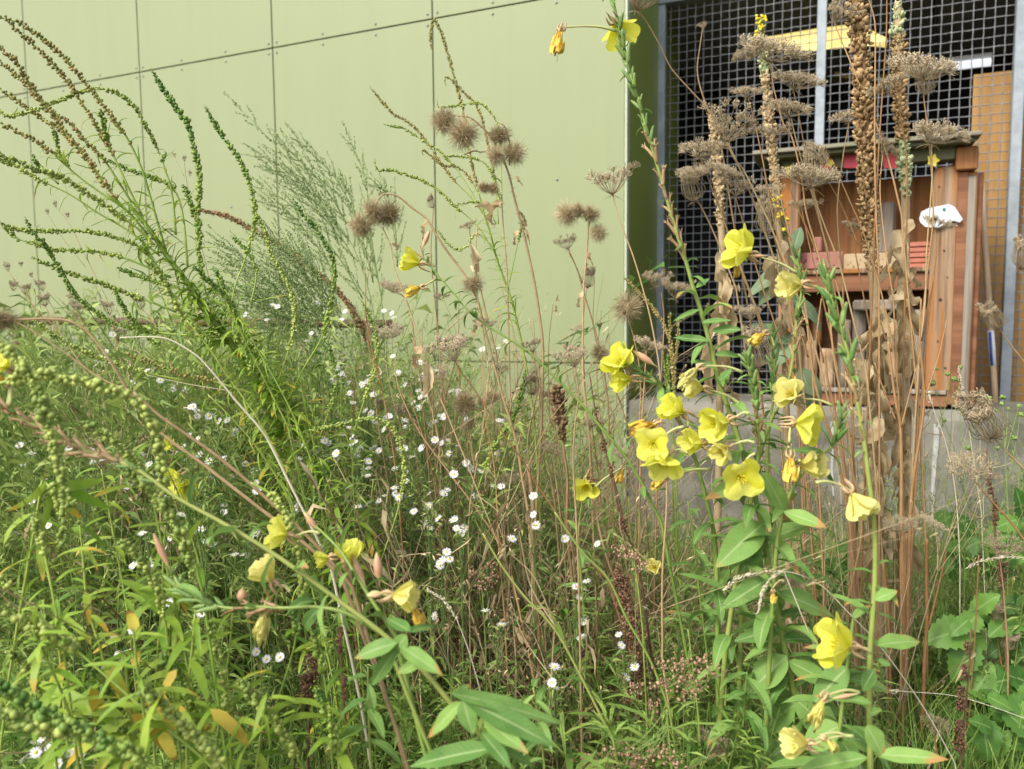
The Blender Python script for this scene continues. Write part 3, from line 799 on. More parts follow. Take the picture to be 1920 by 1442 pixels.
LM = {
 'weld': meshes('weld_leaf', leafset(8, W_=(.11, .19), arch=(.3, 1.6), fold=(.05, .4), wave=(.02, .08), nseg=9, ncol=2, prof='strap', twist=(-.9, .9)), 'weld_leaf'),
 'weld_thin': meshes('weld_thin_leaf', leafset(6, W_=(.06, .10), arch=(-.6, 1.9), fold=(.1, .5), wave=.03, nseg=9, ncol=2, prof='strap', twist=(-1.5, 1.5)), 'weld_leaf'),
 'prim': meshes('primrose_leaf', leafset(7, W_=(.22, .30), arch=(.3, 1.3), fold=(.08, .4), wave=(.015, .05), nseg=10, ncol=6, prof='lance', twist=(-.35, .35)), 'prim_leaf'),
 'prim_big': meshes('primrose_broad_leaf', leafset(5, W_=(.26, .33), arch=(.15, .8), fold=(.1, .3), wave=(.02, .05), nseg=14, ncol=6, prof='lance', twist=(-.3, .3)), 'prim_leaf'),
 'dry': meshes('dry_leaf', crumple(leafset(8, W_=(.22, .36), arch=(.6, 2.4), fold=(.3, 1.1), wave=(.12, .26), nseg=14, ncol=4, prof='lance', twist=(-3.2, 3.2)), .013), 'dry_leaf'),
 'dry_thin': meshes('dry_thin_leaf', leafset(6, W_=(.08, .18), arch=(.8, 3.2), fold=(.3, .9), wave=(.05, .15), nseg=10, ncol=2, prof='lance', twist=(-3, 3)), 'dry_leaf'),
 'yellow': meshes('yellowed_leaf', leafset(4, W_=(.16, .22), arch=(.3, 1.2), fold=(.05, .3), wave=.05, nseg=9, ncol=4, prof='strap', twist=(-.6, .6)), 'yellow_leaf'),
 'grey': meshes('grey_leaf', leafset(3, W_=(.34, .42), arch=(.3, .9), fold=(.1, .3), wave=.03, nseg=10, ncol=6, prof='ovate'), 'grey_leaf'),
 'bram': meshes('bramble_leaf', leafset(5, W_=(.60, .78), arch=(.2, .7), fold=(.05, .3), wave=.03, nseg=14, ncol=6, prof='ovate', serr=.10), 'bramble'),
}

def put_leaf(root, kind, p, d, size, up=(0, 0, 1), name='leaf', sy=1.0, label=None):
    me = LM[kind][rng.integers(len(LM[kind]))]
    Mx = frame(np.asarray(p) - np.array(root.location), d, up, size, sy)
    o = link(name, me, root, Mx)
    if label: o['label'] = label
    return o

def leaf_px(root, kind, a, b, wpx, d, dd=0.0, name='leaf', roll=0.0):
    """a leaf seen from pixel a (stalk) to pixel b (tip), wpx wide"""
    A, B = W(*a, d), W(*b, d + dd)
    L = np.linalg.norm(B - A)
    me = LM[kind][rng.integers(len(LM[kind]))]
    w0 = max(v.co.y for v in me.vertices) - min(v.co.y for v in me.vertices)
    wd = wpx * (.86 if kind == 'prim_big' and d < 1.2 else 1) / FPX * d
    tocam = nrm(CAM - (A + B) / 2)
    up = nrm(tocam * 0.8 + np.array([0, 0, 0.7]) + np.array([roll, 0, 0]))
    x1 = max(v.co.x for v in me.vertices)
    return link(name, me, root, frame(A - np.array(root.location), B - A, up, L / x1, np.clip(wd / (L / x1 * w0), .4, 2.0)))

def leaves_along(root, kind, P, t0, t1, n, size, spread=(0.2, 1.0), droop=0.1, jit=0.25, name='leaf'):
    T = tangents(P); k = len(P)
    phi = rng.uniform(0, 6)
    for i in range(n):
        t = t0 + (t1 - t0) * (i + rng.uniform(-.3, .3)) / max(1, n - 1) if n > 1 else t0
        t = min(max(t, 0), 1)
        f = t * (k - 1); j = int(min(f, k - 2)); p = P[j] * (1 - f + j) + P[j + 1] * (f - j)
        tn = -T[j]                                   # towards the tip (curves run tip -> base)
        phi += 2.4 + rng.normal(0, .3)
        a = nrm(np.cross(tn, [0.2, 0.9, 0.35])); b = np.cross(tn, a)
        out = a * math.cos(phi) + b * math.sin(phi)
        s_ = size[0] + (size[1] - size[0]) * (i / max(1, n - 1)) if len(size) == 2 else size
        d = nrm(out + tn * rng.uniform(*spread) + np.array([0, 0, -droop]))
        put_leaf(root, kind, p, d, s_ * rng.uniform(1 - jit, 1 + jit), up=tn + np.array([0, 0, .4]), name=name)

# ---- weld (dyer's rocket): bead-set spikes
BS = 1.42
def bead_spike(g, P, r_stem, bead, dens, t0, t1, tint=(.3, .7), spread=1.0, whorl=3, m=0, taper=True):
    """capsules set round a stem curve running tip -> base"""
    L = np.concatenate([[0], np.cumsum(np.linalg.norm(np.diff(P, axis=0), axis=1))])
    tot = L[-1]; bead = bead * BS; dens = dens * 1.35
    n = int(tot * (t1 - t0) / dens)
    if n < 2: return
    s_ = np.sort(rng.uniform(t0, t1, n)) if not whorl else np.repeat(np.linspace(t0, t1, max(2, n // whorl)), whorl)
    s_ = s_ + rng.normal(0, .45 * dens / max(tot, .01), len(s_)); s_ = np.clip(s_, 0, 1) * tot
    keep = np.interp(s_, np.linspace(0, tot, max(4, int(tot / .018))), rng.uniform(.45, 1.25, max(4, int(tot / .018)))) > rng.uniform(0, 1, len(s_))
    s_ = s_[keep]; n = len(s_)
    C = np.stack([np.interp(s_, L, P[:, i]) for i in range(3)], -1)
    T = tangents(P); T = np.stack([np.interp(s_, L, T[:, i]) for i in range(3)], -1)
    T /= np.linalg.norm(T, axis=1)[:, None]
    ref = np.array([0.2, 0.93, 0.3])
    A = np.cross(T, ref); A /= np.maximum(1e-6, np.linalg.norm(A, axis=1))[:, None]; B = np.cross(T, A)
    ph = np.arange(n) * 2.2 + rng.normal(0, .35, n)
    O = A * np.cos(ph)[:, None] + B * np.sin(ph)[:, None]
    loc = s_ / tot
    sz = np.ones(n)
    if taper: sz = np.clip(0.35 + (loc - t0) / 0.12, 0.35, 1.0)
    rad = bead * sz * rng.uniform(.55, 1.25, n)
    Cn = C + O * (r_stem + rad * 0.95 * spread * rng.uniform(.7, 1.25, n))[:, None] - T * rad[:, None] * 0.3
    ti = np.clip(np.interp(loc, [t0, t1], tint) + rng.normal(0, .18, n), 0, 1)
    blobs(g, Cn, rad, ti, dirs=O - T * 0.5, elong=1.15, jit=.13, m=m)

def weld_spike(root, pts, d0, d1, seed='weld_seed', stem='weld_stem', bead=.0028, dens=.0011, r=(.0010, .0026), cover=0.75, per=6, tint=(.25, .7), ground=False, leaves=0, leafk='weld_thin', lsize=(.04, .07), whorl=3, spread=1.0):
    P = px(pts, d0, d1, per)
    n0 = len(P)
    if ground: P = base_of(P)
    g = G(); tube(g, P, r, 6, a=(0, 0, rng.uniform(.2, .7))); part('stem', g, M[stem], root)
    g = G(); bead_spike(g, P[:n0], r[0], bead, dens, 0.0, cover, tint, whorl=whorl, spread=spread)
    part('seed_spike', g, M[seed], root, kind='stuff')
    if leaves: leaves_along(root, leafk, P[:n0], min(.95, cover * .8), 1.0, leaves, lsize, spread=(.4, 1.2))
    return P

# ---- dry umbels
def umbel_g(R_=1.0, cup=0.5, n=26, m=14, nest=0.0, seedsize=0.03, flat=0.0, dens=1.0, sub=.26):
    """an umbel of unit radius, apex at the origin, opening along +Z"""
    g = G(); p0, p1 = rng.uniform(0, 6, 2)
    for i in range(n):
        if rng.random() < .10: continue
        u = math.sqrt((i + .5) / n); ph = i * 2.39996 + rng.normal(0, .15)
        rr = u * rng.uniform(.85, 1.08); h = cup * (0.75 + .35 * u * u * (1 - flat)) * rng.uniform(.72, 1.22) * (1 + .28 * u * math.cos(ph - p0)); rr *= 1 + .22 * math.cos(ph - p1)
        end = np.array([rr * math.cos(ph), rr * math.sin(ph), h])
        mid = end * np.array([.55, .55, .42 + .1 * nest])
        if nest:
            end[:2] *= (1 - nest * .75 * u); end[2] += nest * .6; mid[:2] *= (1 + .5 * nest)
        C = cr([np.zeros(3), mid, end], 3)
        tube(g, C, (.014, .008), 3, a=(0, 0, .35), cap=False)
        d = nrm(C[-1] - C[-2]); a = nrm(np.cross(d, [.3, .2, .9])); b = np.cross(d, a)
        for j in range(m):
            th = j * 2.4; el = rng.uniform(.0, 1.25)
            v = d * math.cos(el) + (a * math.cos(th) + b * math.sin(th)) * math.sin(el)
            v = nrm(v + np.array([0, 0, .25]))
            L = sub * rng.uniform(.5, 1.1)
            e = end + v * L + rng.normal(0, .015, 3)
            w = nrm(np.cross(v, [rng.normal(), rng.normal(), rng.normal()])) * .0085
            g.add([end - w, end + w, e + w, e - w], [(0, 1, 2, 3)], None, (0, 0, rng.uniform(.4, .8)))
            V = OCT_V * np.array([.8, .8, .8]) * seedsize * rng.uniform(.6, 1.2) + e
            V[4] += v * seedsize * 1.2
            g.add(V, None, OCT_T, (0, 0, rng.uniform(.3, 1)))
    for i in range(9):                                # bracts
        ph = i * .7; o = np.array([math.cos(ph), math.sin(ph), -.5]) * rng.uniform(.25, .55)
        C = cr([np.zeros(3), o * .6 + [0, 0, .05], o], 2)
        tube(g, C, (.012, .004), 3, a=(0, 0, .3), cap=False)
    return g
UM = {
 'flat': [umbel_g(cup=.50, n=28, m=22, flat=1.0, sub=.32).mesh('umbel', M['umbel']) for _ in range(3)],
 'dense': [umbel_g(cup=.46, n=38, m=26, flat=.5, sub=.34).mesh('umbel', M['umbel']) for _ in range(3)],
 'bowl': [umbel_g(cup=.78, n=32, m=22, flat=0, sub=.30).mesh('umbel', M['umbel']) for _ in range(3)],
 'cone': [umbel_g(cup=.92, n=46, m=26, flat=.7, sub=.26).mesh('umbel', M['umbel']) for _ in range(2)],
 'tuft': [umbel_g(cup=1.15, n=46, m=24, nest=.35, sub=.34).mesh('umbel', M['umbel']) for _ in range(2)],
 'nest': [umbel_g(cup=1.15, n=64, m=20, nest=.72).mesh('umbel', M['umbel']) for _ in range(3)],
}
def umbel(root, kind, x, y, wpx, d, tilt=0.0, fwd=0.15, name='umbel', label=None):
    """umbel seen with its apex at pixel (x, y), wpx wide, leaning tilt to the right and fwd to the viewer"""
    P = W(x, y, d)
    me = UM[kind][rng.integers(len(UM[kind]))]
    s_ = wpx / 2 / FPX * d / (1.05 if kind != 'nest' else .75)
    ax = nrm(np.array([tilt + rng.normal(0, .14), -fwd + rng.normal(0, .1), 1.0]))
    o = link(name, me, root, frame_z(P - np.array(root.location), ax, s_, rng.uniform(0, 6)))
    if label: o['label'] = label
    return P

def carrot(label, stem, d0, d1, ums, r=(.0014, .0028), mat='dry_stem', leaves=0, group='dried wild carrot plants', sides=(), nm='wild_carrot'):
    P = base_of(px(stem, d0, d1, 6))
    root = thing(nm, label, 'wild carrot', P[-1], group)
    g = G(); tube(g, P, r, 6, a=(0, 0, rng.uniform(.2, .8)))
    part('stem', g, M[mat], root)
    for (sp, sd) in sides:
        Q = px(sp, sd, sd, 5)
        g = G(); tube(g, Q, (r[0] * .8, r[0] * 1.1), 5, a=(0, 0, rng.uniform(.2, .8))); part('side_stem', g, M[mat], root)
    for u in ums:
        umbel(root, *u[:4], u[4] if len(u) > 4 and u[4] else d0, *(u[5:]))
    if leaves: leaves_along(root, 'dry_thin', P, .3, .8, leaves, (.05, .09), droop=.8)
    return root

# ---- thistle heads
def bristle_head(n=420, seed=0):
    g = G()
    V = ICO_V * np.array([.36, .36, .42]); g.add(V, None, ICO_T, (0, 0, .1))
    for i in range(n):
        z = 1 - 1.85 * (i + .5) / n; ph = i * 2.39996
        q = math.sqrt(max(0, 1 - z * z))
        d = nrm(np.array([q * math.cos(ph), q * math.sin(ph), z]) + rng.normal(0, .16, 3))
        L = rng.uniform(.6, 1.1)
        a = nrm(np.cross(d, [.2, .5, .8])); b = np.cross(d, a)
        bend = (a * rng.normal() + b * rng.normal()) * .24 + np.array([0, 0, -.10])
        C = np.array([d * .36, d * (.36 + (L - .36) * .55) + bend * .4, d * L + bend])
        w = .0125
        tn = rng.uniform(.25, 1)
        g.add(np.vstack([C[0] + a * w, C[0] - a * w * .5 + b * w * .8, C[0] - a * w * .5 - b * w * .8, C[1] + a * w * .7, C[1] - a * w * .35 + b * w * .55, C[1] - a * w * .35 - b * w * .55, C[2]]),
              [(0, 1, 4, 3), (1, 2, 5, 4), (2, 0, 3, 5)], [(3, 4, 6), (4, 5, 6), (5, 3, 6)], (0, 0, tn))
    return g
BH = [bristle_head(560 + 60 * k).mesh('seed_head', M['bristle']) for k in range(3)]
def head(root, x, y, rpx, d, ax=(0, 0, 1), name='seed_head'):
    P = W(x, y, d)
    link(name, BH[rng.integers(3)], root, frame_z(P - np.array(root.location), np.asarray(ax, float) + rng.normal(0, .3, 3), rpx / FPX * d * 1.30 * rng.uniform(.88, 1.1), rng.uniform(0, 6), rng.uniform(.72, 1.2)))
    return P
def spines(g, P, n, L, t0=0.0, t1=.8):
    k = len(P); T = tangents(P)
    for i in range(n):
        f = rng.uniform(t0, t1) * (k - 1); j = int(f)
        p = P[j]; o = nrm(np.cross(T[j], rng.normal(0, 1, 3)))
        tube(g, np.array([p, p + o * L * .5 + [0, 0, L * .1], p + o * L * rng.uniform(.6, 1.2)]), (.0012, .0002), 3, a=(0, 0, .6), cap=False)

# ---- mullein
def mullein_spike(g, P, radii, tint=(.2, .9), size=.011, dens=520, m=0, elong=1.7):
    L = np.concatenate([[0], np.cumsum(np.linalg.norm(np.diff(P, axis=0), axis=1))]); tot = L[-1]
    rad = np.interp(np.linspace(0, 1, len(P)), np.linspace(0, 1, len(radii)), radii)
    tube(g, P, rad * .72, 9, a=(0, 0, .15), m=m)
    n = int(tot * dens)
    s_ = (np.arange(n) + .5) / n * tot
    C = np.stack([np.interp(s_, L, P[:, i]) for i in range(3)], -1)
    T = -tangents(P); T = np.stack([np.interp(s_, L, T[:, i]) for i in range(3)], -1)
    A = np.cross(T, [0.2, .9, .1]); A /= np.linalg.norm(A, axis=1)[:, None]; B = np.cross(T, A)
    ph = np.arange(n) * 2.39996 + rng.normal(0, .25, n)
    O = A * np.cos(ph)[:, None] + B * np.sin(ph)[:, None]
    rr = np.interp(s_, L, rad)
    keep = rng.random(n) > .12; C, O, T, s_ = C[keep], O[keep], T[keep], s_[keep]; n = len(s_); O = O + rng.normal(0, .22, O.shape)
    rr = np.interp(s_, L, rad); sz = size * rng.uniform(.4, 1.3, n) * np.clip(rr / radii[len(radii) // 2], .45, 1.3) * .5
    blobs(g, C + O * (rr * .88)[:, None], sz, rng.uniform(tint[0], tint[1], n), dirs=O * .7 + T * .8 + rng.normal(0, .3, O.shape), elong=elong, jit=.28, m=m)

# ---- evening primrose flower parts
def petal_g(cup=.5, ruff=.05, crumple=0.0, ns=9, nc=8):
    """petal of unit length growing along +X from the flower's axis (+Z); cup bends it up"""
    g = G(); V = np.zeros((ns + 1, nc + 1, 3)); A = np.zeros_like(V)
    u = np.linspace(-1, 1, nc + 1); t = 1 - (1 - np.linspace(0, 1, ns + 1)) ** 1.7
    p1, p2 = rng.uniform(0, 6, 2)
    x = z = 0.0
    for i in range(ns + 1):
        a = 1.25 - (1.25 - cup) * min(1, t[i] * 1.3) + (-.5 * max(0, t[i] - .75) * 3)
        if i: x += math.cos(a) * (t[i] - t[i - 1]); z += math.sin(a) * (t[i] - t[i - 1])
        w = .09 + .66 * math.sin(min(1, t[i] / .62) * math.pi / 2) ** 1.2 if t[i] < .62 else .75 * math.sqrt(max(0, 1 - ((t[i] - .62) / .38) ** 2 * .80))
        notch = -.09 * np.exp(-(u * 2.6) ** 2) * t[i] ** 6
        V[i, :, 0] = x + notch * math.cos(a)
        V[i, :, 1] = u * w * (1 - .12 * crumple)
        V[i, :, 2] = z + notch * math.sin(a) + .13 * (u * u) * w + ruff * np.sin(u * 4 + p1 + 3 * t[i]) * t[i] + crumple * .12 * np.sin(u * 7 + p2) * np.sin(t[i] * 6 + p1)
        A[i, :, 0] = u; A[i, :, 1] = t[i]; A[i, :, 2] = .25 + .5 * t[i]
    n1 = nc + 1
    Q = [(i * n1 + j, (i + 1) * n1 + j, (i + 1) * n1 + j + 1, i * n1 + j + 1) for i in range(ns) for j in range(nc)]
    return g.add(V.reshape(-1, 3), Q, None, A.reshape(-1, 3))
def wilt_g():
    g = G()
    for q in range(4):
        pg = petal_g(1.22 + .12 * rng.random(), .10, 2.2)
        V = pg.v[0]; V[:, 1] *= rng.uniform(.34, .5); V += rng.normal(0, .016, V.shape)
        V[:, 0] += -.10 * V[:, 2] ** 2
        th = q * 1.571 + rng.normal(0, .3); c, s_ = math.cos(th), math.sin(th)
        # petals run along +X here, rolled round one another
        V2 = np.stack([V[:, 2] * rng.uniform(.85, 1.05), V[:, 0] * c - V[:, 1] * s_, V[:, 0] * s_ + V[:, 1] * c], -1)
        V2[:, 2] -= .14 * V2[:, 0] ** 2
        pg.v[0] = V2; g.put(pg.arrays())
    tube(g, cr([(0, 0, 0), (.5, .05, -.05), (1.25, .02, -.35)], 3), (.014, .010), 3, a=(0, 0, .1))
    return g
def wilt_old():
    g = G(); n = 9; t = np.linspace(0, 1, n)
    for k in range(3):
        C = np.stack([t, .05 * np.sin(t * 5 + k * 2), .05 * np.cos(t * 4 + k * 2) - .12 * t * t], -1)
        r_ = .05 + .15 * np.sin(np.clip(t * 1.05, 0, 1) * math.pi * .8) * (1 + .25 * np.sin(t * 11 + k))
        tube(g, C, r_, 8, a=(0, 0, .2 + .3 * k))
    return g
PET = {
 'open': [petal_g(.25, .06) for _ in range(4)], 'cup': [petal_g(.92, .05) for _ in range(4)], 'half': [petal_g(1.12, .05, .6) for _ in range(4)],
}
PETM = {(k, c): [g.mesh('petal', M[c]) for g in PET[k]] for k in PET for c in ('petal', 'petal_pale')}
WILT = [wilt_g().mesh('withered_petals', M['petal_wilt']) for _ in range(3)]
WILTP = [wilt_g().mesh('withered_petals', M['petal_pale']) for _ in range(2)]

def flower(root, x, y, rpx, d, face, att, kind='open', col='petal', datt=None, name='flower'):
    """flower centred on pixel (x, y); face = (right, up, to viewer); att = pixel where its tube leaves the plant"""
    rad = rpx / FPX * d
    vx = CR[:, 0]; vy = CR[:, 1]; vz = CR[:, 2]
    ax = nrm(vx * face[0] + vy * face[1] + vz * face[2])
    size = rad * {'open': 1.12, 'cup': 1.35, 'half': 1.55, 'wilt': 1.9}[kind]
    lift = {'open': .25, 'cup': .5, 'half': .7, 'wilt': .5}[kind]
    base = W(x, y, d) - ax * size * lift
    A = W(*att, datt if datt else d + .01)
    g = G()
    C = cr([A, A * .6 + base * .4 + np.array([0, 0, .006]) - ax * .004, base - ax * .008, base + ax * .002], 4)
    k = len(C)
    aa = np.zeros((k, 3)); aa[:, 2] = np.linspace(.05, .45, k)
    tube(g, C, (.0034, .0026, .0018, .0020, .0034), 6, a=aa)
    B0 = nrm(np.cross(ax, [.3, .2, .9])); B1 = np.cross(ax, B0)
    for q in range(4):                                 # sepals bent back along the tube
        th = q * 1.571 + .6; o = B0 * math.cos(th) + B1 * math.sin(th)
        L = min(.03, rad * .9)
        S_ = cr([base, base + o * L * .35 - ax * L * .25, base + o * L * .30 - ax * L * 1.1 + [0, 0, -.004]], 3)
        tube(g, S_, (.0022, .0030, .0006), 4, a=(0, 0, .75))
    if kind != 'wilt':
        for q in range(8):
            th = q * .785; o = B0 * math.cos(th) + B1 * math.sin(th)
            tube(g, cr([base, base + ax * size * .35 + o * size * .10, base + ax * size * .55 + o * size * .2], 2), (.0008, .0008, .0016), 3, a=(0, 0, .1), m=1)
    f = link(name, g.mesh('flower', [M['calyx'], M['yellow_small']], base), root, Matrix.Translation(base - np.array(root.location)))
    if kind == 'wilt':
        link('withered_petals', (WILT if col == 'petal' else WILTP)[rng.integers(2)], f, frame(np.zeros(3), ax, [0, -.5, 1], size, 1.15, 1.15))
    else:
        sp = rng.uniform(0, 6)
        for q in range(4):
            th = sp + q * 1.5708 + rng.normal(0, .06)
            o = B0 * math.cos(th) + B1 * math.sin(th)
            link('petal', PETM[(kind, col)][rng.integers(4)], f, frame(np.zeros(3), o, ax, size * rng.uniform(.93, 1.06), 1.12 if kind != 'half' else .8))
    return f

def pod_g(L=1.0):
    g = G(); t = np.linspace(0, 1, 7)
    r_ = np.array([.055, .10, .118, .118, .105, .085, .05])
    V = cr([(0, 0, 0), (.5, 0, .04), (1, 0, 0)], 3)
    V = np.stack([np.interp(t, np.linspace(0, 1, len(V)), V[:, i]) for i in range(3)], -1)
    tube(g, V, r_, 8, a=(0, 0, .4)); return g
def pod_dry_g():
    g = G(); t = np.linspace(0, 1, 6)
    C = np.stack([t, 0 * t, .05 * np.sin(t * 3)], -1)
    tube(g, C, (.05, .10, .11, .10, .09, .10), 7, a=(0, 0, .4))
    for q in range(4):
        th = q * 1.571; o = np.array([0, math.cos(th), math.sin(th)])
        tube(g, np.array([[.95, 0, 0] + o * .07, [1.12, 0, 0] + o * .10, [1.25, 0, 0] + o * .19]), (.05, .04, .008), 3, a=(0, 0, .8))
    return g
POD = [pod_g().mesh('seed_pod', M['pod']) for _ in range(2)]
PODD = [pod_dry_g().mesh('dry_seed_pod', M['pod_dry']) for _ in range(2)]
def pods_along(root, P, t0, t1, n, L=.028, dry=False, spread=(1.6, 3.4)):
    T = tangents(P); k = len(P); ph = rng.uniform(0, 6)
    for i in range(n):
        f = (t0 + (t1 - t0) * (i + .5) / n) * (k - 1); j = int(min(f, k - 2)); p = P[j] * (1 - f + j) + P[j + 1] * (f - j)
        tn = -T[j]; ph += 2.4
        a = nrm(np.cross(tn, [.2, .9, .3])); b = np.cross(tn, a); o = a * math.cos(ph) + b * math.sin(ph)
        d = nrm(o + tn * rng.uniform(*spread))
        link('seed_pod', (PODD if dry else POD)[i % 2], root, frame(p - np.array(root.location) + o * .002, d, -o, L * 1.12 * rng.uniform(.55, 1.2), 1.0, 1.0))

# ---- daisy
def daisy_g(n=36):
    g = G()
    for i in range(n):
        th = i * 2 * math.pi / n + rng.normal(0, .05); r0, r1 = .26, rng.uniform(.88, 1.06); w = .055
        o = np.array([math.cos(th), math.sin(th), 0]); s_ = np.array([-o[1], o[0], 0]); up = rng.uniform(-.10, .22)
        g.add([o * r0 - s_ * .03, o * r0 + s_ * .03, o * .7 + s_ * w + [0, 0, up * .6], o * .7 - s_ * w + [0, 0, up * .6], o * r1 + s_ * w * .5 + [0, 0, up], o * r1 - s_ * w * .5 + [0, 0, up]], [(0, 1, 2, 3), (3, 2, 4, 5)], None, (0, 0, rng.uniform(0, 1)))
    V = ICO_V * np.array([.33, .33, .16]) + [0, 0, .03]
    g.add(V, None, ICO_T, (0, 0, .4), 1)
    tube(g, [(0, 0, -.32), (0, 0, -.12), (0, 0, 0.02)], (.05, .24, .30), 7, a=(0, 0, .5), m=2)
    return g
DAISY = [daisy_g(30 + 5 * k).mesh('flower_head', [M['daisy'], M['disc'], M['aster_stem']]) for k in range(3)]
# ------------------------------------------------------------------ weld plants
def Z(pts): return list(reversed(pts))
GW = 'green weld plants with long beaded seed spikes'
# A: the big plant leaning to the left
stemA = [(243, 385), (280, 430), (313, 480), (353, 533), (383, 580), (420, 625), (467, 693), (500, 750), (520, 790), (545, 845), (593, 900), (650, 1010)]
PA = base_of(px(stemA, 1.9, 2.1, 6))
wa = thing('weld_plant', 'big green weld plant leaning left, its many beaded spikes fanning to the top left', 'weld plant', PA[-1], GW)
g = G(); tube(g, PA, (.0048, .0100, .0115), 8, a=(0, 0, .5)); part('main_stem', g, M['weld_stem'], wa)
for (pts, da, db, seed, cov, bead, lv) in [
    ([(-40, 14), (0, 32), (40, 45), (80, 73), (123, 110), (163, 160), (193, 197), (220, 232), (243, 267), (267, 320), (283, 373), (310, 467)], 1.75, 1.92, 'weld_brown', .62, .0030, 9),
    ([(10, 37), (43, 67), (70, 90), (107, 130), (133, 163), (163, 207), (187, 247), (213, 293), (240, 350), (267, 405)], 1.8, 1.93, 'weld_brown', .70, .0030, 9),
    ([(-20, 70), (0, 90), (27, 113), (50, 147), (70, 180), (97, 213), (123, 250), (157, 290), (187, 330), (213, 367), (243, 400), (277, 440)], 1.78, 1.92, 'weld_brown', .8, .0034, 3),
    ([(-10, 105), (20, 133), (50, 160), (77, 190), (110, 217), (133, 233), (163, 267), (193, 297), (220, 337), (247, 380)], 1.85, 1.93, 'weld_brown', .75, .0030, 4),
    ([(-10, 160), (33, 190), (67, 213), (90, 230), (117, 247), (147, 280), (170, 310), (200, 350)], 1.95, 1.95, 'weld_brown', .75, .0028, 3),
    ([(-10, 226), (33, 247), (67, 263), (97, 287), (123, 310), (150, 333), (187, 360), (227, 387), (253, 410)], 1.83, 1.93, 'weld_brown', .38, .0030, 12),
    ([(-20, 283), (27, 300), (67, 317), (110, 330), (150, 353), (187, 377), (227, 407), (260, 430), (290, 460)], 1.7, 1.9, 'weld_seed', .78, .0032, 3),
    ([(-20, 292), (30, 312), (80, 340), (130, 364), (185, 400), (240, 432), (300, 480)], 1.8, 1.92, 'weld_seed', .30, .0028, 10),
    ([(300, 290), (290, 268), (273, 237), (257, 207), (233, 183), (207, 170), (173, 167), (140, 177), (107, 190), (77, 203), (40, 213), (13, 217), (-20, 195)], 2.0, 1.9, 'weld_seed', .95, .0026, 0),
    ([(100, 240), (106, 262), (112, 290), (130, 312)], 1.86, 1.88, 'weld_dark', .9, .0030, 2),
    ([(187, 205), (193, 225), (197, 247), (205, 268)], 1.86, 1.9, 'weld_dark', .9, .0030, 2),
    ([(203, 300), (240, 317), (277, 330), (315, 345), (335, 372), (345, 420), (352, 500)], 2.0, 1.95, 'weld_dark', .5, .0028, 8),
    ([(311, 286), (309, 296), (306, 306), (322, 360), (330, 440)], 1.95, 1.95, 'weld_dark', .14, .0032, 6),
    ([(62, 290), (66, 303), (76, 316), (110, 345)], 1.86, 1.9, 'weld_dark', .6, .0028, 2),
    ([(0, 417), (20, 427), (67, 433), (110, 433), (153, 433), (187, 437), (220, 447), (250, 457), (277, 477), (310, 520)], 1.85, 1.95, 'weld_seed', .85, .0027, 2),
    ([(-5, 412), (33, 447), (67, 457), (100, 467), (140, 470), (187, 473), (240, 486), (320, 520)], 1.85, 1.95, 'weld_seed', .7, .0027, 5),
    ([(47, 408), (63, 437), (83, 457), (100, 485), (137, 548), (173, 580), (213, 607), (247, 613), (285, 622), (340, 628), (420, 632)], 1.8, 1.98, 'weld_dark', .72, .0030, 4),
    ([(60, 483), (107, 503), (147, 517), (187, 530), (220, 543), (267, 560), (330, 585)], 1.85, 1.95, 'weld_seed', .75, .0030, 3),
    ([(220, 503), (247, 513), (277, 523), (300, 530), (345, 545)], 1.95, 1.95, 'weld_dark', .8, .0028, 2),
    ([(273, 487), (300, 513), (313, 540), (333, 577), (352, 600), (400, 640)], 1.82, 1.92, 'weld_seed', .85, .0036, 3),
    ([(360, 497), (387, 523), (417, 550), (440, 590), (450, 640)], 1.84, 1.94, 'weld_dark', .8, .0030, 5),
    ([(215, 545), (240, 590), (262, 612), (285, 640), (330, 655)], 1.9, 1.95, 'weld_dark', .8, .0030, 2),
    ([(400, 500), (430, 560), (455, 620), (470, 680)], 1.9, 1.95, 'weld_dark', .6, .0032, 6),
    ([(60, 600), (120, 640), (180, 668), (240, 690), (300, 705), (360, 716)], 1.8, 1.95, 'weld_seed', .7, .0030, 3),
    ([(215, 655), (260, 672), (310, 690), (350, 705), (400, 715), (480, 740)], 1.85, 1.95, 'weld_brown', .7, .0034, 3),
    ([(440, 620), (455, 650), (468, 680), (475, 700)], 1.88, 1.9, 'weld_dark', .9, .0034, 2)]:
    weld_spike(wa, pts, da, db, seed, bead=bead * .92, cover=cov, r=(.0011, .0030), leaves=int(lv * 1.7) + 3, lsize=(.035, .075), spread=.85 if seed != 'weld_brown' else 1.0, dens=.0011 if seed != 'weld_brown' else .0019)
leaves_along(wa, 'weld_thin', PA, 0.0, .45, 190, (.045, .10), spread=(.2, 1.3))
leaves_along(wa, 'weld', PA, 0.25, .75, 120, (.07, .12), spread=(.2, 1.0), droop=.3)

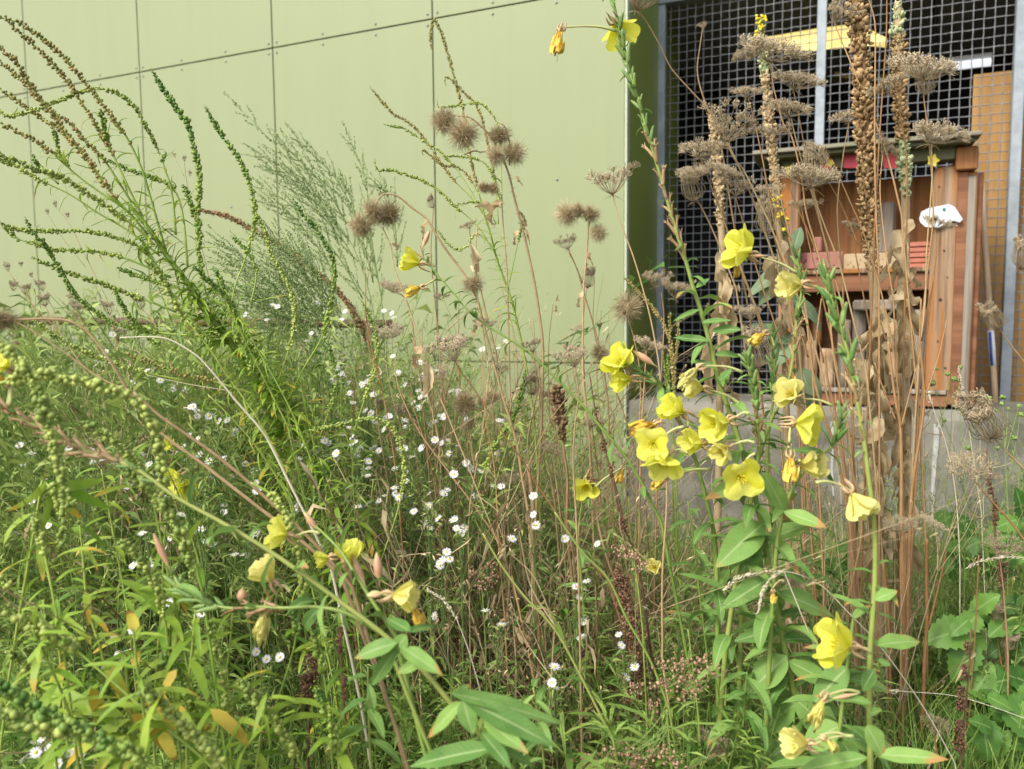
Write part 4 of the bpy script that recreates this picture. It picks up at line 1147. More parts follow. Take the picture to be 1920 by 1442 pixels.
# B: upright spikes right of it
PBm = base_of(px([(440, 610), (490, 690), (540, 770), (580, 850), (640, 980)], 1.95, 2.1, 6))
wb_ = thing('weld_plant', 'green weld plant with three dark upright curved spikes before the bare panels', 'weld plant', PBm[-1], GW)
g = G(); tube(g, PBm, (.003, .007), 7); part('main_stem', g, M['weld_stem'], wb_)
for (pts, da, db, seed, cov, bead, lv, tint) in [
    ([(283, 130), (303, 163), (327, 197), (343, 220), (353, 233), (363, 273), (373, 320), (374, 360), (371, 400), (373, 443), (374, 480), (390, 560), (440, 640)], 1.95, 1.95, 'weld_dark', .76, .0034, 5, (.1, .95)),
    ([(385, 200), (403, 233), (423, 263), (447, 297), (467, 340), (476, 377), (478, 413), (470, 448), (460, 485), (440, 540), (430, 600)], 1.95, 1.95, 'weld_dark', .7, .0030, 6, (.0, 1)),
    ([(480, 400), (500, 440), (508, 475), (530, 513), (548, 557), (552, 607), (543, 650), (520, 720)], 1.95, 1.97, 'weld_seed', .8, .0027, 3, (.3, .8)),
    ([(343, 347), (353, 370), (363, 397), (371, 425), (378, 450)], 1.95, 1.95, 'weld_dark', .95, .0030, 0, (.2, .8)),
    ([(547, 370), (567, 400), (587, 423), (610, 457), (624, 487), (627, 530), (620, 570), (613, 600), (600, 640), (570, 690), (540, 750)], 1.9, 1.97, 'weld_dark', .66, .0029, 5, (.0, .9)),
    ([(613, 640), (627, 687), (630, 720), (620, 760), (600, 820)], 1.97, 1.97, 'weld_dark', .7, .0028, 4, (.3, .8)),
    ([(433, 443), (457, 463), (472, 482), (480, 520), (470, 570)], 1.95, 1.95, 'weld_dark', .6, .0026, 3, (.3, .8)),
    ([(677, 563), (690, 587), (702, 620), (707, 657), (700, 697), (690, 730), (670, 790), (650, 850)], 1.95, 2.0, 'weld_seed', .65, .0027, 5, (.1, .7)),
    ([(585, 805), (610, 801), (640, 796), (673, 787), (707, 786), (732, 798), (747, 824), (756, 855), (758, 885), (754, 915), (745, 960), (715, 1050)], 1.85, 1.9, 'weld_seed', .68, .0027, 5, (.3, .9)),
    ([(985, 695), (983, 715), (976, 745), (966, 775), (945, 810), (925, 840), (912, 870), (895, 920)], 2.0, 2.0, 'weld_dark', .8, .0032, 3, (.2, 1))]:
    weld_spike(wb_, pts, da, db, seed, bead=bead * .95, cover=cov, r=(.0009, .0022), leaves=lv, tint=tint, spread=.8)
leaves_along(wb_, 'weld', PBm, 0.0, .6, 100, (.06, .11), spread=(.2, 1.2), droop=.25)

# C: blurred spikes near the viewer at the left
GF = 'near weld plants at the left edge'
def fore(label, specs, group=GW, root_at=None):
    P0 = None
    root = None
    for (pts, da, db, seed, cov, bead, lv, gr) in specs:
        if root is None:
            p = base_of(px(pts, da, db, 3))
            root = thing('weld_plant', label, 'weld plant', p[-1], group)
        weld_spike(root, pts, da, db, seed, bead=bead * 1.15, cover=cov, r=(.0012, .0026), leaves=lv, leafk='weld', lsize=(.07, .12), ground=gr, dens=.0013, spread=.9, tint=(.2, .8))
    return root
fore('near blurred weld spike drooping down the left edge above the brown pods', [
    ([(92, 805), (86, 780), (78, 752), (68, 730), (56, 704), (42, 687), (27, 668), (12, 656), (-10, 645), (-60, 625)], 1.15, 1.15, 'weld_seed', .95, .0033, 0, False),
    ([(130, 960), (122, 920), (112, 880), (100, 840), (90, 800), (80, 760)], 1.15, 1.15, 'weld_seed', .8, .0025, 0, False),
    ([(62, 960), (84, 1040), (100, 1120), (120, 1220)], 1.25, 1.25, 'weld_seed', .3, .003, 4, True)])
fore('near weld plant whose long knobbly spike arches over the white asters and hangs straight down', [
    ([(363, 1087), (353, 1043), (343, 1000), (323, 970), (310, 947), (304, 913), (305, 880), (302, 845), (296, 816), (290, 800), (279, 783), (265, 762), (246, 745), (219, 733), (187, 725), (156, 716), (125, 712), (98, 702), (50, 706), (-40, 730)], 1.25, 1.15, 'weld_seed', .92, .0032, 0, False),
    ([(233, 873), (253, 897), (277, 920), (297, 945), (330, 990), (360, 1040), (380, 1110)], 1.3, 1.3, 'weld_seed', .55, .0030, 4, True)])
fore('near weld plant with a hanging spike between the pale primrose flowers', [
    ([(565, 1145), (568, 1100), (565, 1060), (558, 1027), (545, 987), (530, 955), (505, 925), (470, 905)], 1.4, 1.4, 'weld_seed', .85, .0031, 0, False),
    ([(545, 1140), (556, 1165), (552, 1210), (535, 1270), (515, 1330)], 1.4, 1.4, 'weld_dark', .25, .003, 5, True)])
fore('near weld plant slanting down from the left edge across yellowing leaves', [
    ([(-10, 1125), (37, 1157), (67, 1174), (90, 1187), (117, 1200), (140, 1216), (214, 1281), (288, 1345), (361, 1405), (430, 1470)], 1.2, 1.25, 'weld_seed', .30, .0036, 14, True),
    ([(-10, 1082), (30, 1110), (67, 1147), (100, 1180), (140, 1220)], 1.22, 1.25, 'weld_seed', .15, .003, 5, False),
    ([(261, 1281), (284, 1304), (311, 1331), (338, 1355), (365, 1381), (390, 1405), (440, 1460)], 1.15, 1.2, 'weld_seed', .85, .0033, 3, False)])
fore('near weld plant with the thickest dark beaded spike in the bottom left corner', [
    ([(-15, 1275), (10, 1292), (40, 1314), (84, 1335), (127, 1358), (167, 1381), (214, 1401), (250, 1413), (300, 1450)], 1.05, 1.1, 'weld_dark', .9, .0036, 4, True),
    ([(-20, 1330), (20, 1345), (60, 1362), (100, 1372), (150, 1385)], 1.05, 1.08, 'weld_seed', .9, .0034, 0, False)])
fore('near weld plant with a nodding dark spike at the lower left of the brown dock', [
    ([(446, 1274), (468, 1301), (495, 1331), (522, 1361), (542, 1391), (570, 1445)], 1.3, 1.35, 'weld_seed', .85, .0033, 4, True),
    ([(580, 1175), (600, 1230), (612, 1300), (620, 1380)], 1.4, 1.4, 'weld_dark', .4, .003, 5, True)])

# stalks with strap leaves at the lower left (young weld without spikes)
def leafy(label, pts, d0, d1, n, size, kind='weld', r=(.0016, .003), t=(0, 1), nm='leafy_weld', cat='weld plant', group='leafy stalks without flowers', mat='weld_stem', droop=.35):
    P = base_of(px(pts, d0, d1, 5))
    root = thing(nm, label, cat, P[-1], group)
    g = G(); tube(g, P, r, 6, a=(0, 0, rng.uniform(.2, .9))); part('stem', g, M[mat], root)
    leaves_along(root, kind, P, t[0], t[1], n, size, spread=(.0, .9), droop=droop)
    return root
for (lab, pts, d0, n, sz) in [
    ('leafy weld stalk at the far left with long drooping strap leaves', [(70, 960), (82, 1040), (100, 1120), (110, 1200)], 1.4, 22, (.07, .12)),
    ('leafy weld stalk with a yellow lower leaf left of the bottom asters', [(150, 985), (158, 1070), (165, 1140), (190, 1220), (205, 1290)], 1.35, 26, (.07, .13)),
    ('leafy weld stalk below the hanging beaded spike', [(310, 985), (306, 1060), (303, 1140), (296, 1220), (290, 1320)], 1.4, 26, (.07, .13)),
    ('slim leafy weld stalk with orange leaf tips near the bottom asters', [(338, 1110), (335, 1160), (330, 1230), (325, 1330)], 1.4, 22, (.06, .12)),
    ('leafy weld stalk rising beneath the green bud column', [(366, 1150), (360, 1220), (353, 1290), (350, 1400)], 1.3, 24, (.07, .13)),
    ('leafy weld stalk under the withered orange flower', [(436, 1150), (430, 1220), (420, 1290), (405, 1400)], 1.45, 22, (.06, .11)),
    ('broad leaved weld tuft at the bottom edge left of centre', [(500, 1300), (490, 1370), (480, 1440)], 1.3, 20, (.07, .12)),
    ('pale leafy weld stalk between the yellow leaf and the bottom edge', [(250, 1180), (258, 1260), (270, 1340), (280, 1440)], 1.15, 26, (.06, .12)),
    ('leafy weld stalk bent over the bottom left corner', [(60, 1180), (90, 1240), (120, 1310), (150, 1400)], 1.2, 24, (.07, .12)),
    ('tall leafy weld stalk behind the thick arching spike', [(190, 880), (205, 960), (222, 1050), (240, 1150)], 1.7, 26, (.06, .11)),
    ('leafy weld stalk between the pale primrose and the brown thistle stems', [(700, 900), (690, 980), (672, 1060), (640, 1180)], 1.9, 26, (.07, .11)),
    ('bushy leafy weld tuft at the foot of the big leaning weld', [(600, 860), (620, 920), (640, 980), (660, 1080)], 1.85, 40, (.07, .13)),
    ('bright green weld tuft left of the dark dock stem', [(560, 900), (575, 960), (590, 1020), (610, 1120)], 2.0, 36, (.07, .12)),
    ('second bushy weld tuft beside the arching thin spike', [(690, 960), (700, 1010), (715, 1080), (730, 1160)], 2.05, 36, (.07, .12)),
    ('weld tuft with yellowed leaves below the leaning main stem', [(505, 830), (520, 900), (540, 960), (560, 1060)], 1.95, 34, (.06, .11)),
    ]:
    leafy(lab, pts, d0, d0 + .05, n, sz)

# yellowed strap leaves in the left foreground
yl = thing('leafy_weld', 'yellowing weld tuft in the left foreground with the brightest yellow leaves', 'weld plant', np.append(W(230, 1420, 1.3)[:2], 0), 'leafy stalks without flowers')
g = G(); tube(g, base_of(px([(235, 1230), (240, 1300), (250, 1380), (255, 1450)], 1.3, 1.32, 5)), (.002, .004), 6); part('stem', g, M['weld_stem'], yl)
for (a, b, w_) in [((170, 1290), (205, 1365), 26), ((285, 1295), (325, 1345), 26), ((300, 1372), (330, 1420), 30), ((245, 1340), (345, 1400), 34), ((330, 1255), (300, 1300), 18), ((235, 1240), (190, 1275), 18), ((250, 1250), (262, 1215), 14), ((120, 1180), (135, 1240), 16), ((255, 1190), (240, 1130), 20), ((395, 1330), (470, 1385), 24)]:
    leaf_px(yl, 'yellow', a, b, w_, 1.27, rng.uniform(-.05, .05))['label'] = 'yellowed leaf'
for k in range(5): leaf_px(yl, 'weld', (240 + rng.normal(0, 12), 1340 + rng.normal(0, 50)), (240 + rng.normal(0, 90), 1330 + rng.normal(0, 70)), 24, 1.28, rng.uniform(-.05, .05))
for k, (lab, pts) in enumerate([
    ('small beaded weld spike leaning over the yellow leaves in the left foreground', [(150, 1230), (180, 1262), (205, 1300), (228, 1345), (250, 1400)]),
    ('small beaded weld spike nodding left beside the leftmost stalks', [(8, 1215), (30, 1232), (55, 1258), (78, 1300), (95, 1360)]),
    ('small beaded weld spike just under the hanging long beaded spike', [(390, 1175), (405, 1210), (415, 1255), (425, 1310), (430, 1370)]),
    ('small beaded weld spike between the bottom asters and the dock', [(300, 1225), (322, 1250), (345, 1290), (362, 1335), (375, 1400)]),
    ('small beaded weld spike hanging near the left edge below the pods', [(110, 1030), (118, 990), (112, 950), (98, 920), (80, 900)]),
    ('small beaded weld spike curving behind the dark green buds', [(225, 1010), (250, 1035), (280, 1075), (300, 1120), (312, 1180)]),
    ('small beaded weld spike at the bottom edge left of the broad leaves', [(590, 1290), (610, 1325), (625, 1370), (635, 1430)]),
    ('small beaded weld spike crossing the pinkish stalk at the left', [(150, 790), (190, 812), (230, 842), (262, 880), (285, 930)])]):
    fore(lab, [(pts, 1.3, 1.35, 'weld_seed' if k % 3 else 'weld_dark', .85, .0028, 6, True)])
for (lab, pts, d0, n, sz) in [
    ('bright leafy weld shoot rising just right of the big leaning stem', [(452, 590), (480, 650), (515, 710), (555, 790), (590, 880)], 1.85, 70, (.04, .08)),
    ('bright leafy weld shoot under the tip of the leaning stem', [(350, 600), (390, 650), (430, 710), (480, 780), (530, 870)], 1.88, 60, (.04, .08)),
    ('bright leafy weld shoot between the two upright dark spikes', [(408, 520), (430, 570), (455, 630), (490, 700), (540, 800)], 1.9, 60, (.035, .075)),
    ('bright leafy weld shoot crossing behind the pinkish stalk', [(390, 740), (440, 790), (490, 850), (540, 930)], 1.8, 60, (.05, .09)),
    ('bright leafy weld shoot right of the leafy foot', [(640, 720), (640, 780), (640, 850), (650, 930)], 2.0, 60, (.04, .08)),
    ('yellow green weld shoot left of the arching thin spike', [(560, 690), (570, 750), (585, 820), (610, 910)], 1.95, 60, (.05, .09)),
    ]:
    leafy(lab, pts, d0, d0 + .05, n, sz, kind='weld_thin')
# E: thin wispy weld in the middle
PE = base_of(px([(897, 360), (907, 400), (920, 440), (930, 480), (942, 515), (958, 560), (970, 607), (985, 680), (1000, 780), (1010, 900)], 2.15, 2.3, 6))
we = thing('weld_plant', 'slender half dry weld with thin wiry spikes reaching the panel joint in the middle', 'weld plant', PE[-1], GW)
g = G(); tube(g, PE, (.0022, .0045), 6, a=(0, 0, .7)); part('main_stem', g, M['weld_stem'], we)
for (pts, seed, cov, bead) in [
    ([(811, 100), (808, 82), (807, 62), (811, 45), (814, 37), (827, 60), (843, 113), (853, 150), (863, 187), (870, 217), (877, 267), (887, 317), (897, 360)], 'weld_brown', .97, .0021),
    ([(836, 160), (834, 148), (840, 145), (853, 156), (873, 177), (890, 193), (903, 220), (910, 247), (917, 283), (927, 333), (935, 420)], 'weld_brown', .8, .0019),
    ([(819, 188), (821, 198), (827, 202), (857, 198), (897, 193), (917, 207), (930, 227), (937, 253), (940, 320), (942, 400)], 'weld_seed', .6, .0019),
    ([(692, 160), (710, 183), (737, 213), (767, 230), (790, 253), (810, 280), (830, 310), (853, 340), (880, 367), (910, 405)], 'weld_brown', .75, .0021),
    ([(720, 233), (735, 237), (750, 238), (773, 250), (797, 267), (820, 280), (840, 300), (860, 323), (880, 353), (905, 400)], 'weld_seed', .6, .0020),
    ([(703, 298), (704, 312), (709, 319), (737, 320), (770, 330), (800, 343), (827, 360), (847, 383), (873, 403), (900, 430), (930, 480)], 'weld_seed', .65, .0022),
    ([(793, 290), (792, 282), (798, 284), (813, 297), (833, 310), (857, 313), (880, 333), (900, 370)], 'weld_brown', .8, .0019),
    ([(828, 293), (853, 293), (887, 297), (910, 307), (923, 327), (930, 343), (940, 383), (945, 450)], 'weld_seed', .7, .0019),
    ([(850, 385), (875, 380), (897, 379), (915, 390), (930, 420)], 'weld_seed', .7, .0019),
    ([(820, 430), (835, 452), (855, 468), (875, 462), (885, 445), (900, 440), (930, 470)], 'weld_seed', .8, .0020),
    ([(980, 400), (981, 410), (977, 430), (968, 470), (955, 530)], 'weld_dark', .4, .0022)]:
    weld_spike(we, pts, 2.15, 2.18, seed, bead=bead, cover=cov, r=(.0007, .0016), dens=.0012, leaves=3, lsize=(.02, .04), spread=.7)
leaves_along(we, 'weld_thin', PE, .1, .6, 50, (.035, .07), spread=(.4, 1.4))

# small weld at the foot of the mesh's left post
w5 = thing('weld_plant', 'small weld with upright thin spikes by the left mesh post', 'weld plant', np.append(W(1265, 800, 2.6)[:2], 0), GW)
for pts, sd_ in [([(1257, 585), (1256, 620), (1258, 660), (1262, 700), (1266, 760)], 'weld_brown'), ([(1272, 600), (1271, 640), (1266, 680), (1263, 720), (1262, 790)], 'weld_brown'), ([(1242, 655), (1246, 685), (1250, 715), (1256, 760)], 'weld_dark'), ([(1251, 662), (1253, 690), (1256, 730)], 'weld_dark'), ([(1170, 520), (1195, 545), (1222, 575), (1245, 610), (1262, 660), (1266, 730)], 'weld_brown')]:
    weld_spike(w5, pts, 2.5, 2.5, sd_, bead=.0026, cover=.8, r=(.001, .002), spread=.8, ground=True)

# ------------------------------------------------------------------ mugwort
def mugwort(label, stems, d, nb=26, bl=(.05, .13)):
    root = None
    for pts in stems:
        P = px(pts, d, d + .05, 6)
        n0 = len(P)
        if root is None:
            PB_ = base_of(P); root = thing('mugwort', label, 'mugwort', PB_[-1], 'feathery mugwort plants'); PS = PB_
        else: PS = P
        g = G(); tube(g, PS, (.0009, .003), 5, a=(0, 0, .4)); part('stem', g, M['mug'], root)
        g = G(); T = tangents(P)
        ph = 0
        for i in range(nb):
            t = (i + rng.uniform(0, .8)) / nb
            f = t * (n0 - 1); j = int(min(f, n0 - 2)); p = P[j] * (1 - f + j) + P[j + 1] * (f - j)
            tn = -T[j]; ph += 2.4; a = nrm(np.cross(tn, [.2, .9, .3])); b = np.cross(tn, a); o = a * math.cos(ph) + b * math.sin(ph)
            L = (bl[0] + (bl[1] - bl[0]) * min(1, t * 1.6)) * rng.uniform(.6, 1.2)
            C = cr([p, p + (o * .42 + tn * .7) * L * .5, p + (o * .5 + tn * 1.25) * L + np.array([0, 0, -.1 * L])], 4)
            tube(g, C, (.0007, .0004), 3, a=(0, 0, .5), cap=False)
            kn = int(L / .0024); tt = rng.uniform(.1, 1, kn)
            S_ = np.stack([np.interp(tt, np.linspace(0, 1, len(C)), C[:, q]) for q in range(3)], -1) + rng.normal(0, .0022, (kn, 3))
            D_ = np.broadcast_to(nrm(o * .3 + tn) , (kn, 3)) + rng.normal(0, .4, (kn, 3))
            blobs(g, S_, .0016, rng.uniform(.2, 1, kn), dirs=D_, elong=3.0, base=(OCT_V, OCT_T))
        part('flower_plume', g, M['mug'], root, kind='stuff')
    return root
mugwort('tall feathery grey green mugwort with several plumes leaning left before the panels', [
    [(442, 197), (477, 230), (520, 277), (567, 330), (600, 377), (633, 417), (665, 470), (690, 540), (710, 640)],
    [(547, 247), (587, 290), (623, 327), (655, 380), (690, 450), (710, 530)],
    [(477, 283), (533, 317), (583, 363), (620, 410), (660, 480)], [(483, 343), (540, 380), (590, 425), (640, 490), (680, 560)],
    [(490, 370), (545, 405), (590, 455), (630, 520)], [(500, 310), (555, 350), (600, 400), (650, 460)], [(525, 262), (570, 310), (615, 360), (650, 420)]], 2.9, 26)
mugwort('small mugwort plume bent toward the fuzzy thistle heads', [
    [(650, 250), (670, 293), (687, 343), (690, 400), (700, 470), (715, 560)], [(705, 345), (725, 365), (740, 420), (745, 500)], [(640, 330), (660, 380), (680, 450), (700, 530)]], 2.8, 22, (.04, .09))
mugwort('low soft mugwort spreading left above the red brown rail', [
    [(405, 450), (450, 480), (500, 520), (560, 570), (620, 620), (660, 680)], [(425, 490), (480, 520), (540, 560), (600, 620)], [(430, 540), (490, 560), (550, 600), (610, 650)],
    [(500, 440), (540, 480), (590, 540), (640, 620)], [(560, 470), (600, 530), (640, 600)], [(470, 560), (530, 590), (590, 625)], [(380, 560), (440, 585), (520, 620), (590, 650)], [(520, 500), (570, 550), (620, 610)]], 2.7, 38, (.06, .16))
# arching dry red brown spike
P = base_of(px([(368, 393), (385, 396), (417, 403), (440, 412), (467, 427), (507, 450), (547, 477), (580, 505), (617, 530), (660, 580), (700, 660)], 2.9, 3.0, 6))
t_ = thing('dry_mullein_spike', 'thick red brown dry mullein spike arching left between green spikes and mugwort', 'mullein', P[-1])
g = G(); mullein_spike(g, P[:60], (.006, .010, .011, .011), (.1, .9), .008, 900); part('seed_spike', g, M['spike_red'], t_, kind='stuff')
g = G(); tube(g, P[40:], (.004, .006), 6); part('stem', g, M['dry_stem'], t_)

# ------------------------------------------------------------------ dried thistles
GT = 'dried thistles with fuzzy hanging heads'
def thistle(label, stems, heads, d, nsp=30, leaves=(), r=(.0020, .0042)):
    P0 = base_of(px(stems[0], d, d + .1, 6))
    root = thing('dry_thistle', label, 'thistle', P0[-1], GT)
    for i, s_ in enumerate(stems):
        P = P0 if i == 0 else px(s_, d, d + .03, 6)
        g = G(); tube(g, P, r if i == 0 else (r[0] * .7, r[0]), 7, a=(0, 0, rng.uniform(.4, .8))); spines(g, P, nsp if i == 0 else 6, .011, .05, .6)
        part('stem', g, M['dry_stem'], root)
    for h in heads: head(root, h[0], h[1], h[2], h[3] if len(h) > 3 else d, ax=(rng.uniform(-.6, .6), -.3, -.4))
    for (a, b, w_) in leaves: leaf_px(root, 'dry', a, b, w_, d - .01)
    return root
thistle('tall dried thistle with three pairs of fuzzy heads nodding before the middle panel joint',
    [[(858, 217), (880, 220), (900, 235), (917, 252), (930, 272), (943, 298), (955, 330), (963, 365), (970, 392), (985, 450), (1000, 520), (1010, 580), (1018, 650), (1017, 730), (1015, 800), (1010, 880), (1005, 960)],
     [(936, 231), (945, 236), (951, 250), (956, 275), (955, 310)], [(912, 345), (930, 358), (940, 385), (944, 430), (950, 500), (953, 580), (955, 680), (958, 780)], [(858, 217), (842, 216), (836, 220)], [(930, 273), (905, 285), (890, 283), (870, 290)]],
    [(832, 228, 24), (868, 251, 29, 1.94), (936, 255, 23), (929, 292, 20, 1.93), (963, 288, 22), (907, 352, 13), (925, 354, 12)], 1.95, 60,
    [((970, 395), (992, 420), 8), ((965, 330), (985, 345), 7), ((972, 430), (960, 455), 14), ((945, 380), (905, 400), 12), ((940, 390), (885, 372), 10), ((985, 430), (1000, 455), 6)])
thistle('dried thistle with two big fuzzy heads bowed over at the left of the middle',
    [[(705, 385), (712, 370), (725, 364), (742, 366), (758, 377), (773, 390), (800, 410), (820, 443), (843, 477), (870, 513), (893, 557), (904, 597), (917, 647), (930, 697), (942, 740), (957, 790), (970, 835), (978, 890), (990, 960), (998, 1060), (1008, 1180)],
     [(717, 427), (724, 440), (732, 460), (738, 497), (753, 540), (773, 597), (790, 647), (807, 693), (823, 740), (840, 780), (857, 823), (880, 880), (907, 950), (950, 1060)],
     [(895, 425), (893, 450), (892, 480), (893, 530), (897, 570), (904, 597)]],
    [(677, 424, 25), (700, 398, 25, 1.88), (728, 402, 26), (887, 533, 23, 1.92)], 1.9, 40,
    [((800, 410), (790, 450), 14), ((735, 455), (748, 462), 12), ((790, 645), (770, 690), 20), ((800, 680), (815, 740), 22), ((905, 600), (880, 625), 30), ((880, 455), (900, 505), 18)])
thistle('dried thistle with four small dark fuzzy heads left of the pale corner trim',
    [[(1108, 400), (1103, 430), (1101, 467), (1098, 500), (1094, 545), (1093, 613), (1093, 697), (1100, 780), (1108, 860), (1117, 960), (1150, 1080), (1200, 1160), (1240, 1250), (1300, 1390)],
     [(1068, 395), (1080, 385), (1092, 392), (1100, 415)], [(1065, 470), (1080, 500), (1092, 530)]],
    [(1063, 402, 21), (1108, 402, 19, 1.94), (1121, 437, 18), (1085, 395, 14)], 1.95, 10, [((1095, 545), (1078, 570), 14), ((1100, 470), (1118, 498), 8)])
thistle('dried thistle with two round bristly heads at the pale corner trim',
    [[(1180, 605), (1190, 640), (1200, 700), (1200, 780), (1195, 900), (1190, 1050)], [(1125, 685), (1132, 720), (1150, 780), (1170, 850), (1190, 930)]],
    [(1177, 578, 29), (1124, 662, 23)], 2.05, 8, r=(.0016, .003))
thistle('dried thistle with pale fluffy head low among the white asters',
    [[(873, 775), (880, 820), (890, 880), (905, 950), (920, 1050)], [(880, 793), (884, 830), (890, 880)]], [(873, 757, 27), (923, 745, 15), (880, 795, 9)], 2.0, 8, r=(.0014, .0026))
thistle('near dried thistle with one large dark head cut by the left edge',
    [[(20, 600), (90, 598), (140, 606), (180, 640), (215, 690), (245, 740), (300, 810), (380, 870), (470, 940), (560, 1010), (640, 1080)], [(20, 600), (60, 620), (120, 660), (190, 710), (250, 735)]],
    [(-2, 600, 36, 1.35)], 1.4, 6, r=(.0018, .0042))

# ------------------------------------------------------------------ wild carrot umbels
# middle
carrot('dried wild carrot with large side-on cone umbel on a reddish stem in the middle', [(853, 677), (866, 700), (887, 727), (917, 773), (950, 823), (980, 863), (1003, 903), (1040, 957), (1090, 1033), (1140, 1087)], 1.75, 1.85, [('cone', 853, 677, 84, None, -.2, .1)], mat='rust_stem')
carrot('dried wild carrot with pale blurred cone umbel right of the middle thistle stem', [(1078, 688), (1085, 740), (1078, 800), (1075, 870), (1080, 960), (1085, 1080)], 1.6, 1.7, [('cone', 1078, 688, 66, None, -.25, .1)])
carrot('dried wild carrot with a wide upright bowl umbel alone before the last panel', [(1149, 366), (1156, 395), (1166, 425), (1187, 480), (1207, 547), (1223, 613), (1237, 697), (1238, 780), (1243, 813), (1250, 897), (1249, 970), (1242, 1077), (1242, 1194), (1245, 1261), (1272, 1428)], 1.8, 1.7, [('bowl', 1149, 366, 88, None, .05, .12)], mat='prim_stem_red')
carrot('dried wild carrot with small upright umbel below the four dark thistle heads', [(1065, 466), (1080, 500), (1092, 540), (1110, 600), (1130, 680), (1140, 760)], 2.1, 2.1, [('bowl', 1065, 468, 46, None, -.1, .1)])
carrot('small dried wild carrot knot on a pale stem above the blurred cone', [(1100, 538), (1094, 590), (1093, 640), (1096, 720), (1105, 820)], 2.0, 2.0, [('nest', 1101, 540, 30, None, .1, .1), ('flat', 1083, 620, 26, None, -.3, .1)])
carrot('dried flat wild carrot umbel beside the wilted yellow flowers on the left', [(737, 545), (760, 560), (772, 600), (780, 660), (790, 720)], 2.1, 2.1, [('dense', 737, 548, 52, None, -.2, .2), ('dense', 738, 632, 50, None, -.3, .3)])
carrot('small closed wild carrot head on a thin stem before the middle joint', [(813, 388), (810, 430), (808, 480), (815, 560), (825, 660)], 2.3, 2.3, [('nest', 813, 390, 18, None, 0, .1)])
carrot('small flat wild carrot umbel below the wiry weld', [(880, 425), (885, 470), (905, 560), (930, 660)], 2.25, 2.25, [('flat', 880, 428, 34, None, 0, .15), ('flat', 826, 562, 34, None, .1, .1)])
carrot('brown wild carrot umbel low over the asters left of the middle', [(770, 800), (775, 840), (790, 900), (810, 980)], 2.2, 2.2, [('nest', 768, 800, 34, None, -.2, .3), ('nest', 715, 770, 20, None, 0, .3), ('dense', 810, 850, 50, None, -.2, .4)])
carrot('brown wild carrot umbel hanging among dry leaves right of the middle', [(1035, 845), (1040, 880), (1050, 960), (1060, 1060)], 2.0, 2.0, [('bowl', 940, 700, 30, None, .2, .2), ('nest', 1000, 740, 34, None, 0, .4), ('dense', 1035, 850, 42, None, .3, .5)])
# small brown ones in front of the wall at the left
carrot('tiny dry brown carrot heads grouped above the red rail at the far left', [(85, 575), (110, 620), (150, 680), (190, 740)], 2.7, 2.7, [('tuft', 48, 552, 22), ('tuft', 15, 508, 16), ('tuft', 25, 545, 20), ('tuft', 85, 575, 28), ('tuft', 80, 545, 22)], sides=(([(48, 552), (80, 600), (120, 640)], 2.7), ([(15, 508), (60, 570), (110, 620)], 2.7), ([(80, 545), (100, 580), (115, 625)], 2.7)))
carrot('dry brown carrot head pair behind the green spikes at the left', [(145, 592), (170, 630), (200, 690), (230, 760)], 2.6, 2.6, [('tuft', 145, 595, 34), ('tuft', 205, 590, 30), ('tuft', 140, 570, 24)], sides=(([(205, 590), (215, 630), (225, 690)], 2.6),))
carrot('single dry brown carrot head before the pale wall above the rail', [(264, 578), (285, 600), (310, 650), (330, 720)], 2.5, 2.5, [('tuft', 264, 580, 30), ('tuft', 222, 640, 30)], sides=(([(222, 640), (260, 660), (300, 690)], 2.5),))
carrot('thin twiggy dry carrot with tiny knots before the upper left panels', [(345, 300), (350, 340), (362, 400), (380, 470), (400, 560)], 2.4, 2.4, [('tuft', 346, 302, 10), ('tuft', 356, 330, 10), ('tuft', 328, 295, 9), ('tuft', 280, 390, 9)], r=(.0007, .0014), sides=(([(328, 295), (345, 330)], 2.4), ([(280, 390), (320, 430), (360, 480)], 2.4)))
carrot('thin twiggy dry carrot with tiny dark knots at the far left', [(105, 388), (130, 420), (160, 480), (200, 560)], 2.5, 2.5, [('tuft', 105, 388, 11), ('tuft', 90, 402, 10), ('tuft', 128, 408, 10), ('tuft', 60, 520, 10), ('tuft', 40, 500, 10)], r=(.0007, .0014), sides=(([(90, 402), (120, 450), (160, 500)], 2.5), ([(60, 520), (110, 560), (150, 620)], 2.5)))
